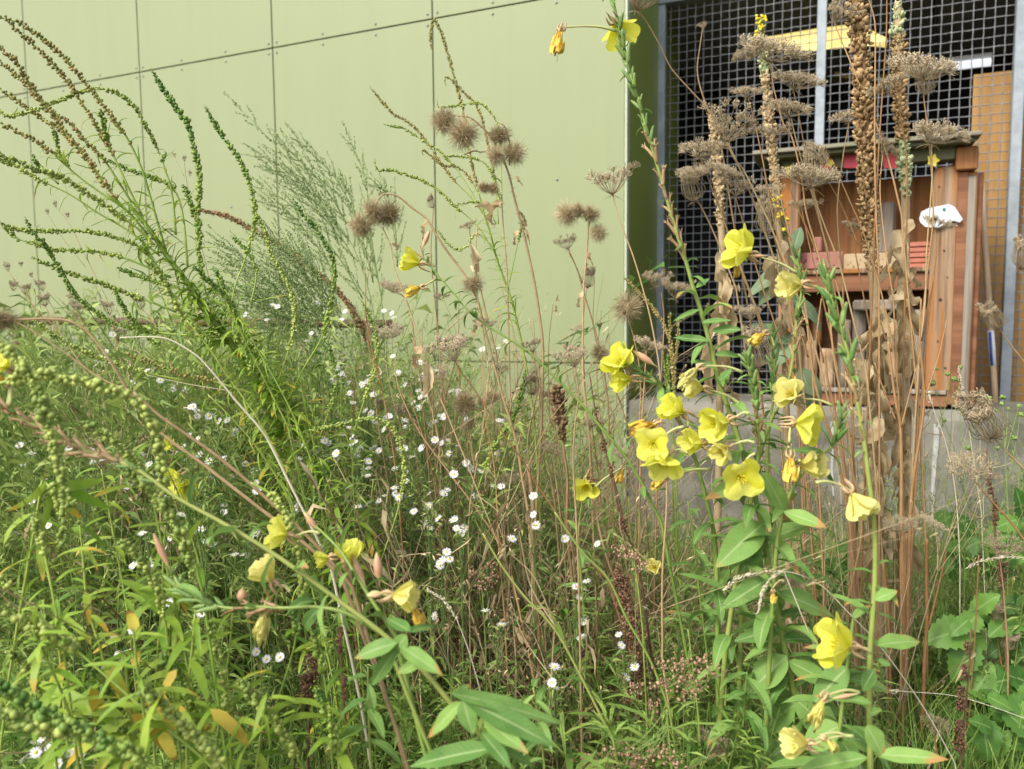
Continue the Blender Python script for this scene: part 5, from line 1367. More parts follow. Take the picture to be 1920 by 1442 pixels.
# right hand group before the mesh
for args in [
    ('big flat grey wild carrot umbel before the yellow shade', [(1443, 112), (1450, 160), (1457, 190), (1470, 235), (1485, 258), (1503, 333), (1512, 400), (1535, 480), (1552, 560), (1565, 680), (1590, 800), (1600, 900)], 1.9, 2.0, [('dense', 1440, 116, 118, None, .22, .2), ('flat', 1408, 110, 60, 1.92, -.2, .25)]),
    ('flat grey wild carrot umbel touching the middle mesh post', [(1488, 170), (1500, 230), (1515, 310), (1535, 400), (1560, 520), (1580, 640), (1595, 740)], 2.0, 2.1, [('dense', 1490, 168, 84, None, .3, .2)]),
    ('wide grey wild carrot umbel just below the one by the middle post', [(1483, 222), (1500, 290), (1530, 390), (1560, 500), (1590, 620), (1610, 720)], 1.95, 2.05, [('dense', 1480, 220, 80, None, .22, .2)]),
    ('small grey wild carrot umbel left of the green mullein tip', [(1403, 183), (1415, 230), (1430, 300), (1448, 400), (1470, 500), (1490, 640)], 2.05, 2.1, [('flat', 1403, 184, 58, None, .05, .15)]),
    ('spreading wild carrot umbel with long pale rays before the left mesh pane', [(1362, 268), (1378, 300), (1393, 317), (1423, 377), (1453, 443), (1490, 540), (1530, 660), (1560, 780), (1587, 880)], 1.85, 2.0, [('bowl', 1360, 266, 104, None, .28, .15)]),
    ('flat wild carrot umbel at the lower left of the long-rayed one', [(1312, 294), (1330, 340), (1360, 420), (1400, 530), (1440, 640), (1470, 760)], 2.0, 2.1, [('dense', 1312, 296, 84, None, .05, .2)]),
    ('drooping wild carrot umbel pair over the left mullein', [(1335, 335), (1350, 390), (1380, 480), (1420, 590), (1450, 700)], 2.0, 2.1, [('dense', 1308, 334, 62, None, -.1, .2), ('dense', 1350, 330, 64, 1.98, .2, .2)]),
    ('wild carrot umbel between the long-rayed one and the hotel roof', [(1378, 366), (1400, 440), (1430, 540), (1470, 660), (1500, 780)], 2.05, 2.1, [('bowl', 1378, 368, 60, None, .3, .2)]),
    ('limp brown wild carrot umbel hanging at the left mesh post', [(1298, 375), (1310, 380), (1340, 440), (1380, 540)], 2.05, 2.1, [('nest', 1300, 378, 44, None, -.4, .3)]),
    ('wild carrot umbel over the left end of the hotel roof', [(1447, 268), (1455, 330), (1475, 420), (1500, 520), (1520, 640)], 2.1, 2.1, [('bowl', 1447, 270, 62, None, .25, .2)]),
    ('largest brown wild carrot umbel hanging before the hotel opening', [(1520, 350), (1545, 420), (1575, 500), (1600, 600), (1625, 700)], 1.9, 2.0, [('dense', 1520, 352, 108, None, .08, .3), ('nest', 1530, 350, 60, 1.92, 0, -.2)]),
    ('thin flat wild carrot umbel right below the largest brown one', [(1503, 392), (1520, 470), (1545, 570), (1570, 690)], 2.1, 2.15, [('flat', 1505, 394, 56, None, .12, .2)]),
    ('ragged wild carrot umbel behind the tall yellow flower stem by the hotel', [(1435, 375), (1450, 440), (1480, 540), (1500, 650)], 2.15, 2.2, [('bowl', 1436, 376, 54, None, .2, .2), ('nest', 1438, 440, 46, None, -.2, .2)]),
    ('small wild carrot umbel beside the thick brown mullein', [(1592, 228), (1580, 300), (1570, 400), (1580, 520)], 2.15, 2.2, [('flat', 1592, 228, 58, None, -.2, .2)]),
    ('wild carrot umbel cut by the top edge beside the thick mullein', [(1563, 40), (1575, 70), (1592, 110), (1620, 180), (1660, 280), (1690, 400)], 2.1, 2.1, [('bowl', 1563, 42, 66, None, .35, .15)]),
    ('tilted wild carrot umbel between the two tall mulleins', [(1672, 168), (1685, 200), (1700, 300), (1700, 420)], 2.0, 2.1, [('dense', 1662, 176, 70, None, -.65, .25)]),
    ('wide flat wild carrot umbel before the white tube lamp', [(1735, 152), (1732, 180), (1738, 230), (1745, 300), (1750, 400), (1740, 500), (1728, 620), (1722, 740)], 2.0, 2.1, [('dense', 1732, 152, 118, None, .18, .2), ('nest', 1738, 175, 40, None, 0, -.3)]),
    ('wide wild carrot umbel just above the right end of the hotel roof', [(1746, 270), (1748, 320), (1743, 400), (1737, 480), (1735, 560), (1725, 660), (1715, 800)], 2.0, 2.1, [('dense', 1745, 270, 96, None, .05, .22)]),
    ('wild carrot umbel tucked between thick mullein and hotel roof', [(1655, 290), (1650, 360), (1660, 460), (1675, 560)], 2.1, 2.1, [('bowl', 1655, 292, 52, None, .3, .2)]),
    ('small dark wild carrot umbel before the hotel back wall', [(1597, 435), (1605, 480), (1620, 560), (1640, 660)], 2.2, 2.2, [('bowl', 1597, 438, 42, None, -.1, .15)]),
    ('small dark wild carrot umbel before the white cut-out sign', [(1753, 428), (1755, 480), (1745, 560), (1735, 650)], 2.1, 2.1, [('flat', 1753, 428, 56, None, .2, .15)]),
    ('wild carrot umbel at the top beside the mesh corner with a long slanting stem', [(1195, 18), (1215, 45), (1240, 90), (1260, 130), (1300, 175), (1335, 215), (1370, 280), (1410, 370), (1450, 480), (1490, 600)], 1.9, 2.1, [('nest', 1193, 20, 66, None, 0, .3)]),
    ('tiny dry carrot tuft high before the left mesh pane', [(1318, 52), (1312, 90), (1308, 140), (1325, 200), (1350, 260)], 2.2, 2.2, [('bowl', 1318, 54, 18)]),
    ('wild carrot umbel at eye level over the left mesh post', [(1240, 548), (1245, 600), (1240, 700), (1235, 800)], 2.05, 2.1, [('bowl', 1228, 540, 56, None, -.1, .2), ('bowl', 1265, 560, 62, 2.03, .1, .2)]),
    ('dark wild carrot umbel before the olive wall end', [(1212, 655), (1208, 720), (1203, 800), (1200, 900)], 2.0, 2.0, [('flat', 1212, 656, 60, None, .25, .2)]),
    ('tangled brown wild carrot umbel above the withered orange flower', [(1408, 610), (1415, 660), (1425, 740), (1440, 840)], 2.1, 2.1, [('bowl', 1408, 600, 50, None, .1, .2), ('nest', 1422, 690, 54, None, 0, .2)]),
    ('round closed carrot nest like a bird nest before the concrete wall', [(1862, 820), (1880, 838), (1895, 855), (1925, 885), (1970, 940)], 1.75, 1.75, [('nest', 1862, 822, 76, None, -.55, .2)]),
    ('small closed carrot nest before the broom stick', [(1874, 616), (1890, 640), (1915, 672), (1960, 730)], 1.9, 1.9, [('nest', 1872, 618, 40, None, -.6, .2)]),
    ('loose grey wild carrot umbel before the concrete at the right', [(1815, 885), (1830, 905), (1860, 940), (1900, 985), (1940, 1040)], 1.8, 1.8, [('flat', 1812, 886, 84, None, -.2, .4), ('flat', 1850, 900, 50, None, .3, .3)]),
    ('brown bowl umbel low at the right before the brambles', [(1873, 1040), (1880, 1090), (1885, 1150), (1890, 1230)], 1.9, 1.95, [('bowl', 1873, 1042, 66, None, 0, .15)]),
    ('dry carrot umbel cut by the right edge beside the mesh', [(1918, 505), (1935, 540), (1960, 600)], 1.8, 1.8, [('nest', 1914, 506, 44, None, -.3, .1)]),
    ('grey fluffy carrot umbel before the dry mullein foot', [(1690, 985), (1688, 1040), (1690, 1120)], 1.9, 1.95, [('dense', 1685, 995, 54, None, -.2, .3), ('flat', 1745, 990, 50, None, .3, .3)]),
    ('grey carrot umbel low between primrose leaves', [(1488, 1100), (1492, 1150), (1500, 1230)], 1.85, 1.9, [('dense', 1488, 1098, 46, None, 0, .4), ('dense', 1355, 1185, 48, None, -.2, .4)]),
    ('grey carrot umbel at the bottom left of the pale drooping flower', [(1340, 1400), (1345, 1450), (1350, 1500)], 1.6, 1.6, [('dense', 1340, 1402, 64, None, -.1, .5)]),
    ('pale closed carrot nests among the brambles', [(1862, 1158), (1870, 1200), (1880, 1260)], 2.0, 2.05, [('nest', 1862, 1158, 26, None, 0, .4), ('nest', 1886, 1216, 30, None, .2, .4), ('nest', 1888, 1345, 26, None, 0, .4), ('nest', 1690, 1312, 22, None, 0, .4)]),
    ('grey carrot umbel low before the rusty stems', [(1750, 1365), (1755, 1400), (1765, 1460)], 1.7, 1.7, [('flat', 1755, 1365, 50, None, .1, .4)]),
    ]:
    carrot(*args, mat='dry_stem' if rng.random() < .6 else 'rust_stem', r=(.0013, .0030))
# leaning bare stems to the left (pale tan)
def bare(label, pts, d0, d1, r, mat, sides=(), leaves=0, nm='dry_stalk', lk='dry_thin', ls=(.04, .07), group='bare dry stalks'):
    P = base_of(px(pts, d0, d1, 6))
    root = thing(nm, label, 'dry stalk', P[-1], group)
    g = G(); tube(g, P, r, 7, a=(0, 0, rng.uniform(.1, .9))); part('stem', g, M[mat], root)
    for s_ in sides:
        g = G(); tube(g, px(s_, d0, d0 + .02, 6), (r[0] * .5, r[0] * .9), 5, a=(0, 0, rng.uniform(.1, .9))); part('branch', g, M[mat], root)
    if leaves: leaves_along(root, lk, P, .15, .8, leaves, ls, droop=.9, spread=(-.3, .5))
    return root
bare('pale tan stalk curving from the leaning weld down to the middle left', [(225, 633), (290, 632), (325, 640), (370, 668), (400, 700), (425, 730), (450, 760), (485, 800), (505, 830), (540, 900), (580, 980), (620, 1060)], 1.6, 1.7, (.0012, .0034), 'pale_grass', [[(275, 703), (340, 718), (400, 728), (425, 732)]])
bare('thick pinkish tan stalk slanting down from the left edge thistle', [(250, 735), (300, 780), (350, 815), (400, 850), (450, 890), (500, 935), (550, 980), (600, 1030), (660, 1100)], 1.5, 1.6, (.0030, .0042), 'dry_stem')
bare('thin red stalk arching from the asters into the middle thistle foot', [(742, 665), (742, 700), (752, 740), (775, 790), (800, 830), (830, 870), (860, 910), (890, 950), (940, 1020)], 1.9, 1.95, (.0014, .0026), 'prim_stem_red')
bare('pale green stalk crossing in front of the middle thistle foot', [(905, 1000), (940, 1060), (985, 1120), (1040, 1180), (1090, 1270), (1150, 1390)], 1.5, 1.5, (.0018, .0028), 'prim_stem')
bare('long pale green stalk slanting across the middle to the bottom', [(1040, 960), (1090, 1033), (1140, 1085), (1175, 1160), (1220, 1240), (1255, 1330)], 1.55, 1.55, (.0020, .0028), 'prim_stem')
bare('fat ribbed brown stalk at the foot of the middle thistle', [(990, 870), (1000, 950), (998, 1000), (1003, 1090), (1010, 1180), (1012, 1300)], 1.9, 1.95, (.0050, .0062), 'dry_stem', leaves=10, ls=(.07, .10))
bare('reddish brown stalk left of the fat ribbed one', [(960, 1080), (975, 1150), (990, 1220), (1005, 1290)], 1.9, 1.92, (.0025, .0034), 'rust_stem')
for (lab, pts, r, sd_) in [
    ('rust brown forked stalk before the hotel left of the thick mullein', [(1513, 600), (1518, 650), (1527, 713), (1545, 780), (1563, 830), (1575, 880), (1590, 960), (1600, 1060)], (.0028, .0045), [[(1480, 560), (1500, 620), (1515, 670)], [(1540, 560), (1530, 640), (1527, 700)]]),
    ('rust brown stalk left of the dry leaves on the thick mullein', [(1545, 660), (1553, 720), (1563, 760), (1578, 850), (1590, 930), (1600, 1020)], (.0030, .0042), [[(1530, 620), (1545, 680)]]),
    ('tallest rust stalk with forked top before the knotty hotel post', [(1727, 560), (1725, 640), (1730, 700), (1733, 745), (1728, 800), (1718, 860), (1708, 940), (1704, 1060), (1700, 1200), (1692, 1330)], (.0024, .0050), [[(1775, 600), (1762, 660), (1745, 715), (1734, 745)], [(1700, 560), (1712, 620), (1726, 690)], [(1752, 520), (1738, 580), (1728, 640)]]),
    ('rust stalk with a wide V fork before the hotel base', [(1665, 640), (1672, 700), (1680, 757), (1688, 800), (1690, 880), (1690, 1000), (1695, 1100)], (.0030, .0055), [[(1640, 680), (1660, 740), (1680, 790)], [(1718, 690), (1705, 740), (1690, 800)], [(1650, 600), (1662, 640)]]),
    ('thick rust stalk standing lowest at the right of the mullein foot', [(1738, 1010), (1737, 1080), (1738, 1160), (1733, 1250), (1730, 1340), (1720, 1440)], (.0040, .0058), [[(1775, 1030), (1760, 1100), (1740, 1180)]]),
    ('slim rust stalk right of the thick mullein foot', [(1700, 1000), (1697, 1080), (1694, 1170), (1690, 1280), (1684, 1400)], (.0032, .0042), []),
    ('short rust stalk left of the large lower primrose flower', [(1655, 1050), (1665, 1150), (1668, 1250), (1672, 1400)], (.0036, .0046), []),
    ('slanting rust stalk crossing the concrete foot', [(1590, 860), (1610, 930), (1615, 1000), (1600, 1080), (1580, 1160)], (.0025, .0036), []),
    ('thin rust stalk pair before the hotel opening', [(1470, 330), (1500, 400), (1530, 470), (1560, 560), (1590, 680), (1600, 800)], (.0016, .0032), [[(1430, 330), (1470, 420), (1520, 540)]]),
    ('thin brown stalk leaning right across the hotel', [(1560, 300), (1590, 370), (1620, 440), (1650, 540), (1672, 640), (1685, 740)], (.0014, .0028), [[(1520, 290), (1570, 370), (1610, 460)]]),
    ('thin straight brown stalk beside the slender mullein', [(1622, -20), (1640, 40), (1641, 120), (1640, 250), (1642, 380), (1648, 520)], (.0016, .0028), []),
    ('second thin straight brown stalk right of the slender one', [(1663, -20), (1662, 60), (1657, 140), (1650, 240), (1645, 330), (1640, 430)], (.0016, .0028), []),
    ('brown stalk with tiny knots at the lower right', [(1835, 1040), (1832, 1120), (1828, 1190), (1822, 1280), (1815, 1380)], (.0016, .0028), []),
    ]:
    bare(lab, pts, 1.95, 2.0, r, 'rust_stem', sd_)
MARKS = [((700, 405), 'the bowed fuzzy thistle heads'), ((770, 510), 'the withered yellow flowers'), ((900, 690), 'the crumpled thistle leaf'), ((853, 650), 'the large cone umbel'), ((1045, 760), 'the dark brown seed spike'),
         ((1078, 670), 'the blurred pale cone'), ((1100, 440), 'the four dark thistle heads'), ((1150, 620), 'the two round bristly heads'), ((1160, 700), 'the lemon flowers'), ((873, 757), 'the low fluffy thistle'), ((728, 585), 'the highest aster pair'),
         ((740, 800), 'the curling weld spike'), ((960, 590), 'the wiry middle weld'), ((1010, 650), 'the tall thistle stem'), ((940, 790), 'the aster pair by the brown stalk'), ((690, 700), 'the dangling thin weld spike')]
USED = set()
for k in range(26):
    x0 = rng.uniform(660, 1150); y0 = rng.uniform(500, 720); x1 = x0 + rng.normal(25, 45); d0 = rng.uniform(1.85, 2.4)
    nl = int(rng.integers(3, 9))
    for (mx, my), what in sorted(MARKS, key=lambda q: (q[0][0] - x0) ** 2 + (q[0][1] - y0) ** 2):
        dx, dy = x0 - mx, y0 - my
        rel = ('right of ' if dx > 0 else 'left of ') if abs(dx) > abs(dy) else ('below ' if dy > 0 else 'above ')
        lab = ('thin tan' if k % 3 else 'thin rust brown') + ' forked stalk with its tip just ' + rel + what
        if lab not in USED: break
    USED.add(lab)
    bare(lab, [(x0, y0), (x0 + (x1 - x0) * .2 + rng.normal(0, 9), y0 + 110), (x0 + (x1 - x0) * .6 + rng.normal(0, 9), y0 + 240), (x1, y0 + 380), (x1 + rng.normal(10, 8), y0 + 520)], d0, d0 + .05, (.0009, .0024), 'dry_stem' if k % 3 else 'rust_stem',
         [[(x0 + rng.normal(0, 40), y0 + rng.uniform(-40, 40)), (x0 + rng.normal(0, 10), y0 + 110), (x0 + (x1 - x0) * .6, y0 + 240)]], leaves=nl, ls=(.03, .06), group='thin dry stalks in the middle')
for (lab, x, y, w_, kd) in [('dry carrot umbel leaning left over the wilted thistle leaf', 905, 612, 40, 'dense'), ('dry carrot umbel behind the arching red stalk', 830, 720, 46, 'bowl'), ('dry carrot tuft beside the fat brown stalk', 1035, 760, 34, 'tuft'),
                           ('dry carrot umbel low between thistle and primrose', 1110, 800, 40, 'dense'), ('dry carrot tuft over the middle asters', 690, 640, 38, 'tuft'), ('dry carrot umbel just left of the blurred cone', 1000, 660, 44, 'bowl'),
                           ('dry carrot tuft right under the crumpled leaf', 905, 775, 32, 'tuft'), ('dry carrot umbel near the foot of the reddish carrot stem', 960, 905, 44, 'dense'), ('dry carrot umbel behind the dark dock', 1165, 860, 40, 'bowl')]:
    carrot(lab, [(x, y), (x + 8, y + 60), (x + 20, y + 160), (x + 40, y + 280)], 2.05, 2.1, [(kd, x, y, w_, None, rng.normal(0, .3), .2)])
# ------------------------------------------------------------------ mulleins
GM = 'tall mulleins before the mesh'
def mullein(label, P0, segs, leaves, d, stem_r, green_leaf=()):
    P = base_of(P0)
    root = thing('mullein', label, 'mullein', P[-1], GM)
    g = G(); tube(g, P, stem_r, 9, a=(0, 0, .5)); part('stem', g, M['mull_tan'], root)
    n0 = len(P0)
    for (t0, t1, radii, mat, tint, size, dens) in segs:
        a, b = int(t0 * (n0 - 1)), int(t1 * (n0 - 1)) + 1
        g = G(); mullein_spike(g, P0[a:b], radii, tint, size, dens); part('seed_spike', g, M[mat], root, kind='stuff')
    for (a, b, w_) in leaves:
        leaf_px(root, 'dry', a, b, w_, d - .02, rng.uniform(-.05, .05), roll=rng.uniform(-.8, .8))
    return root
def dryhang(x0, x1, y0, y1, n, L=(55, 105), w=(18, 34)):
    out = []
    for i in range(n):
        y = y0 + (y1 - y0) * (i + rng.uniform(0, .8)) / n; sx = rng.choice([-1, 1]) * rng.uniform(4, 16)
        xc = x0 + (x1 - x0) * (y - y0) / (y1 - y0)
        out.append(((xc + sx * .4, y), (xc + sx * 2.2 + rng.normal(0, 8), y + rng.uniform(*L)), rng.uniform(*w)))
    return out
P = px([(1606, -60), (1608, 0), (1611, 60), (1616, 150), (1621, 250), (1626, 350), (1631, 430), (1634, 480), (1640, 560), (1641, 640), (1640, 740), (1643, 860), (1648, 980)], 2.1, 2.15, 8)
mullein('tallest thickest dark brown mullein spike with dry curled leaves down its stalk', P, [(0, .62, (.018, .021, .0225, .022, .019, .015), 'mull_brown', (.0, 1), .0110, 1500)], dryhang(1640, 1645, 560, 1060, 22), 2.12, (.012, .013, .016))
P = px([(1684, 4), (1684, 40), (1683, 80), (1684, 150), (1690, 220), (1694, 290), (1697, 340), (1698, 400), (1697, 470), (1690, 560), (1692, 650), (1700, 760), (1697, 880), (1690, 980)], 2.2, 2.25, 8)
mullein('mullein with pale green tip and twisted tan leaves right of the thickest one', P, [(0, .14, (.009, .013, .014), 'mull_green', (.5, 1), .010, 950), (.14, .36, (.014, .015, .016, .016), 'mull_brown', (.3, 1), .010, 950), (.36, .50, (.016, .016, .013), 'mull_green', (.2, .9), .013, 800)],
        dryhang(1698, 1694, 400, 560, 9, (35, 70), (18, 32)) + dryhang(1692, 1697, 560, 1000, 18, (55, 110), (16, 30)), 2.22, (.010, .012, .014))
P = px([(1427, 36), (1429, 75), (1433, 120), (1438, 170), (1444, 230), (1450, 300), (1456, 370), (1462, 450), (1470, 560)], 2.25, 2.3, 8)
m3 = mullein('slim mullein with green top and small yellow flowers left of the middle post', P, [(0, .30, (.010, .012, .012), 'mull_green', (.2, .9), .009, 900), (.30, .82, (.012, .013, .012, .010), 'mull_tan', (.2, .9), .009, 900)], dryhang(1460, 1470, 440, 620, 6, (35, 70), (18, 30)), 2.27, (.008, .010))
g = G()
for (x, y) in [(1420, 36), (1427, 42), (1434, 36), (1431, 33), (1424, 50), (1420, 62)]:
    c0 = W(x, y, 2.235); blobs(g, c0 + rng.normal(0, .004, (5, 3)), .0045, rng.uniform(0, 1, 5))
part('flower_tuft', g, M['yellow_small'], m3, kind='stuff')
P = px([(1334, 215), (1338, 240), (1342, 280), (1347, 320), (1350, 380), (1353, 430), (1355, 490), (1353, 560), (1352, 640), (1350, 730)], 2.2, 2.25, 8)
mullein('shorter tan mullein wrapped in brown hanging leaves before the left mesh pane', P, [(0, .55, (.009, .013, .013, .012), 'mull_tan', (.2, .9), .009, 900)], dryhang(1354, 1350, 470, 720, 12, (45, 90), (14, 26)), 2.2, (.009, .011))
P = px([(1453, 362), (1458, 380), (1464, 410), (1471, 440), (1480, 480), (1490, 560), (1500, 680)], 2.3, 2.35, 6)
m5 = mullein('young green mullein with yellow buds and grey leaves beside the hotel', P, [(0, .5, (.006, .012, .012), 'mull_green', (.2, .9), .010, 800)], [], 2.3, (.006, .009))
g = G()
for (x, y) in [(1450, 372), (1456, 388), (1466, 402), (1475, 410), (1462, 372), (1470, 428), (1457, 410)]:
    blobs(g, W(x, y, 2.27) + rng.normal(0, .004, (4, 3)), .0045, rng.uniform(0, 1, 4))
part('flower_tuft', g, M['yellow_small'], m5, kind='stuff')
for (a, b, w_) in [((1475, 500), (1400, 545), 34), ((1470, 520), (1420, 560), 40), ((1490, 470), (1500, 420), 24), ((1485, 640), (1412, 600), 40), ((1495, 700), (1545, 740), 50), ((1480, 560), (1560, 610), 30), ((1480, 640), (1440, 690), 44), ((1500, 690), (1540, 790), 46)]:
    leaf_px(m5, 'grey', a, b, w_, 2.28)
P = px([(1045, 722), (1046, 745), (1050, 780), (1054, 815), (1058, 850), (1064, 900), (1063, 990), (1072, 1080), (1080, 1170)], 1.95, 2.0, 7)
t_ = thing('dry_mullein_spike', 'short dark brown seed spike on a thin stem in the middle right', 'mullein', base_of(P)[-1])
g = G(); mullein_spike(g, P[:24], (.010, .014, .014, .008), (.0, .8), .010, 1100); part('seed_spike', g, M['spike_brown'], t_, kind='stuff')
g = G(); tube(g, base_of(P[18:]), (.003, .005), 6); part('stem', g, M['dry_stem'], t_)
P = px([(632, 950), (635, 975), (640, 1010), (648, 1050), (660, 1120)], 1.9, 1.95, 7)
t_ = thing('dry_mullein_spike', 'dark brown seed spike standing behind the orange tubed primrose flowers', 'mullein', base_of(P)[-1])
g = G(); mullein_spike(g, P[:20], (.009, .013, .012, .008), (.0, .8), .010, 1100); part('seed_spike', g, M['spike_brown'], t_, kind='stuff')
g = G(); tube(g, base_of(P[14:]), (.003, .005), 6); part('stem', g, M['dry_stem'], t_)

# ------------------------------------------------------------------ docks (dark red brown)
def dock(label, pts, d, clumps, r=(.0016, .0035), sides=()):
    P = base_of(px(pts, d, d + .03, 6))
    root = thing('dock_plant', label, 'dock', P[-1], 'dry dark docks')
    g = G(); tube(g, P, r, 6, a=(0, 0, .4)); part('stem', g, M['dock'], root)
    g = G()
    for (x, y, w_, h_) in clumps:
        n = int(w_ * h_ / 5)
        C = np.array([W(x + rng.normal(0, w_ * .3), y + rng.uniform(-h_ / 2, h_ / 2), d - .01 + rng.normal(0, .008)) for _ in range(n)])
        blobs(g, C, rng.uniform(.0018, .0036, n), rng.uniform(0, 1, n), dirs=rng.normal(0, 1, (n, 3)), elong=.6, jit=.25)
    part('seed_cluster', g, M['dock'], root, kind='stuff')
    return root
dock('dark red brown dock with clotted seed clusters right of the middle', [(1150, 900), (1160, 955), (1175, 1000), (1187, 1030), (1200, 1080), (1208, 1127), (1221, 1227), (1235, 1330), (1241, 1410)], 1.75, [(1170, 1110, 26, 60), (1185, 1180, 30, 70), (1196, 1240, 28, 90), (1158, 1080, 14, 40), (1180, 1290, 20, 60), (1166, 985, 12, 30)])
dock('thin dark dock with knots on a slanting stem above the yellow flower', [(1105, 700), (1112, 745), (1120, 787), (1133, 830), (1140, 865), (1150, 897), (1165, 960)], 1.85, [(1118, 770, 8, 14), (1132, 835, 9, 26), (1146, 880, 9, 26), (1108, 905, 10, 24), (1125, 800, 7, 16)])
dock('tall dark dock stem at the bottom centre left', [(637, 1180), (640, 1240), (645, 1320), (655, 1420)], 1.5, [(637, 1200, 8, 50), (645, 1290, 8, 40)])
dock('dry brown dock behind the bottom white asters at the left', [(590, 1240), (585, 1290), (580, 1350), (578, 1420)], 1.7, [(588, 1250, 26, 46), (575, 1290, 22, 50)])
dock('dark dock with ragged leaves at the far right bottom', [(1820, 1180), (1818, 1240), (1812, 1310), (1806, 1380), (1800, 1440)], 1.7, [(1812, 1215, 8, 26), (1808, 1260, 10, 30), (1802, 1310, 14, 44), (1800, 1380, 16, 60)])
dock('red brown dock knot under the carrot nest', [(1850, 840), (1852, 880), (1862, 930), (1866, 1000), (1880, 1090)], 1.95, [(1855, 900, 8, 50), (1865, 960, 9, 50), (1880, 1080, 16, 50)])

# ------------------------------------------------------------------ evening primroses
GP = 'evening primroses with yellow flowers'
def primrose(label, pts, d0, d1, r=(.0022, .0062), pods=(), leaves=(), mat='prim_stem', nm='evening_primrose'):
    P0 = px(pts, d0, d1, 6); P = base_of(P0)
    root = thing(nm, label, 'evening primrose', P[-1], GP)
    g = G(); tube(g, P, r, 8, a=(0, 0, rng.uniform(.3, .7))); part('stem', g, M[mat], root)
    for (t0, t1, n, L, dry) in pods: pods_along(root, P0, t0, t1, n, L, dry)
    for (t0, t1, n, sz) in leaves: leaves_along(root, 'prim', P0, t0, t1, n, sz, spread=(.1, .8), droop=.25)
    return root
D1 = 1.6
p1 = primrose('tallest evening primrose rising past the corner trim to the top edge', [(1142, -30), (1150, 0), (1158, 40), (1168, 85), (1182, 140), (1200, 200), (1216, 255), (1235, 320), (1255, 390), (1270, 440), (1287, 493), (1300, 540), (1313, 580), (1330, 640), (1347, 713), (1367, 770), (1387, 830), (1407, 900), (1427, 977), (1437, 1037), (1457, 1147), (1467, 1194), (1480, 1261), (1497, 1345), (1515, 1442)], D1, D1,
    (.0018, .0035, .0058, .0075), [(.02, .10, 5, .022, False), (.09, .26, 26, .030, False), (.25, .42, 22, .028, True)], [(.03, .42, 16, (.03, .025)), (.40, .58, 14, (.05, .085)), (.58, .97, 34, (.09, .13))])
p2 = primrose('evening primrose with the pale upright flower before the mesh', [(1490, 470), (1500, 510), (1503, 545), (1495, 590), (1490, 640), (1484, 690), (1467, 747), (1447, 785), (1425, 850), (1405, 930), (1395, 1040), (1390, 1160)], 1.65, 1.7, (.0018, .006), [(.0, .32, 16, .028, False), (.32, .5, 8, .026, True)], [(.1, .5, 10, (.03, .04)), (.5, .98, 18, (.06, .10))])
p3 = primrose('evening primrose with green bud column over the yellow flower cluster', [(1400, 670), (1408, 700), (1416, 740), (1420, 790), (1423, 840), (1415, 900), (1400, 980), (1380, 1090), (1360, 1220)], 1.55, 1.6, (.002, .006), [(0, .35, 22, .030, False), (.35, .5, 6, .026, True)], [(.1, .5, 10, (.03, .05)), (.5, .98, 18, (.07, .12))])
p4 = primrose('nearest evening primrose at the right with a thick green pod column and two big flowers', [(1545, 495), (1552, 525), (1562, 570), (1578, 620), (1594, 680), (1605, 740), (1614, 790), (1622, 840), (1628, 890), (1636, 950), (1641, 1020), (1640, 1100), (1636, 1160), (1632, 1220), (1630, 1300), (1632, 1442)], 1.35, 1.35, (.002, .0035, .0045, .0055), [(.04, .30, 18, .034, False), (.30, .46, 8, .028, True)], [(.05, .5, 14, (.03, .03)), (.70, .80, 7, (.06, .08))])
p5 = primrose('evening primrose with short bud column behind the drooping flowers', [(1452, 620), (1450, 650), (1452, 700), (1448, 760), (1440, 830), (1440, 900), (1450, 980), (1455, 1090)], 1.75, 1.8, (.0018, .0055), [(0, .4, 16, .028, False)], [(.2, .98, 20, (.04, .09))])
p6 = primrose('evening primrose branch with star flower and long drooping leaf', [(1580, 770), (1575, 800), (1566, 830), (1545, 850), (1510, 880), (1480, 930), (1460, 1000), (1450, 1100)], 1.5, 1.55, (.0016, .005), [(0, .35, 10, .028, False)], [(.3, .98, 14, (.05, .10))])
p7 = primrose('slanting evening primrose before the middle panels with two withered flowers', [(790, 470), (797, 487), (827, 523), (853, 553), (873, 577), (907, 607), (940, 627), (990, 660), (1040, 707), (1090, 757), (1123, 797), (1173, 857), (1207, 913), (1240, 980)], 1.85, 1.75, (.0014, .004), [(.0, .12, 4, .02, True)], [(.05, .35, 14, (.03, .05)), (.28, .95, 20, (.035, .06))])
p8 = primrose('long leaning evening primrose with brown pods from the left edge to the bottom', [(-40, 735), (0, 760), (60, 795), (130, 832), (200, 858), (260, 882), (330, 932), (420, 982), (500, 1030), (580, 1085), (640, 1130), (720, 1190), (800, 1265), (860, 1335), (960, 1442)], 1.2, 1.15, (.0018, .0032, .0042), [(.0, .33, 34, .026, True), (.33, .4, 4, .026, False)], [(.02, .3, 10, (.02, .03)), (.45, .68, 8, (.05, .08))])
p9 = primrose('evening primrose lying sideways with dark green buds at the lower left', [(334, 1100), (350, 1115), (375, 1125), (400, 1135), (441, 1141), (490, 1138), (535, 1140), (590, 1138), (650, 1150), (720, 1190)], 1.3, 1.2, (.002, .0035), [(0, .42, 22, .030, False), (.42, .7, 6, .024, True)], [(.3, .9, 8, (.03, .05))])
p10 = primrose('evening primrose branch with orange tubes at the lower left of the middle', [(590, 985), (612, 1005), (640, 1035), (665, 1075), (700, 1130), (740, 1190)], 1.35, 1.25, (.0018, .004), [], [(.2, .9, 8, (.04, .07))])
p11 = primrose('evening primrose mostly hidden among asters with dim yellow flowers', [(300, 820), (318, 860), (330, 905), (345, 960), (370, 1040)], 1.9, 1.95, (.0016, .004), [(0, .4, 6, .024, True)], [(.2, .9, 10, (.04, .06))])
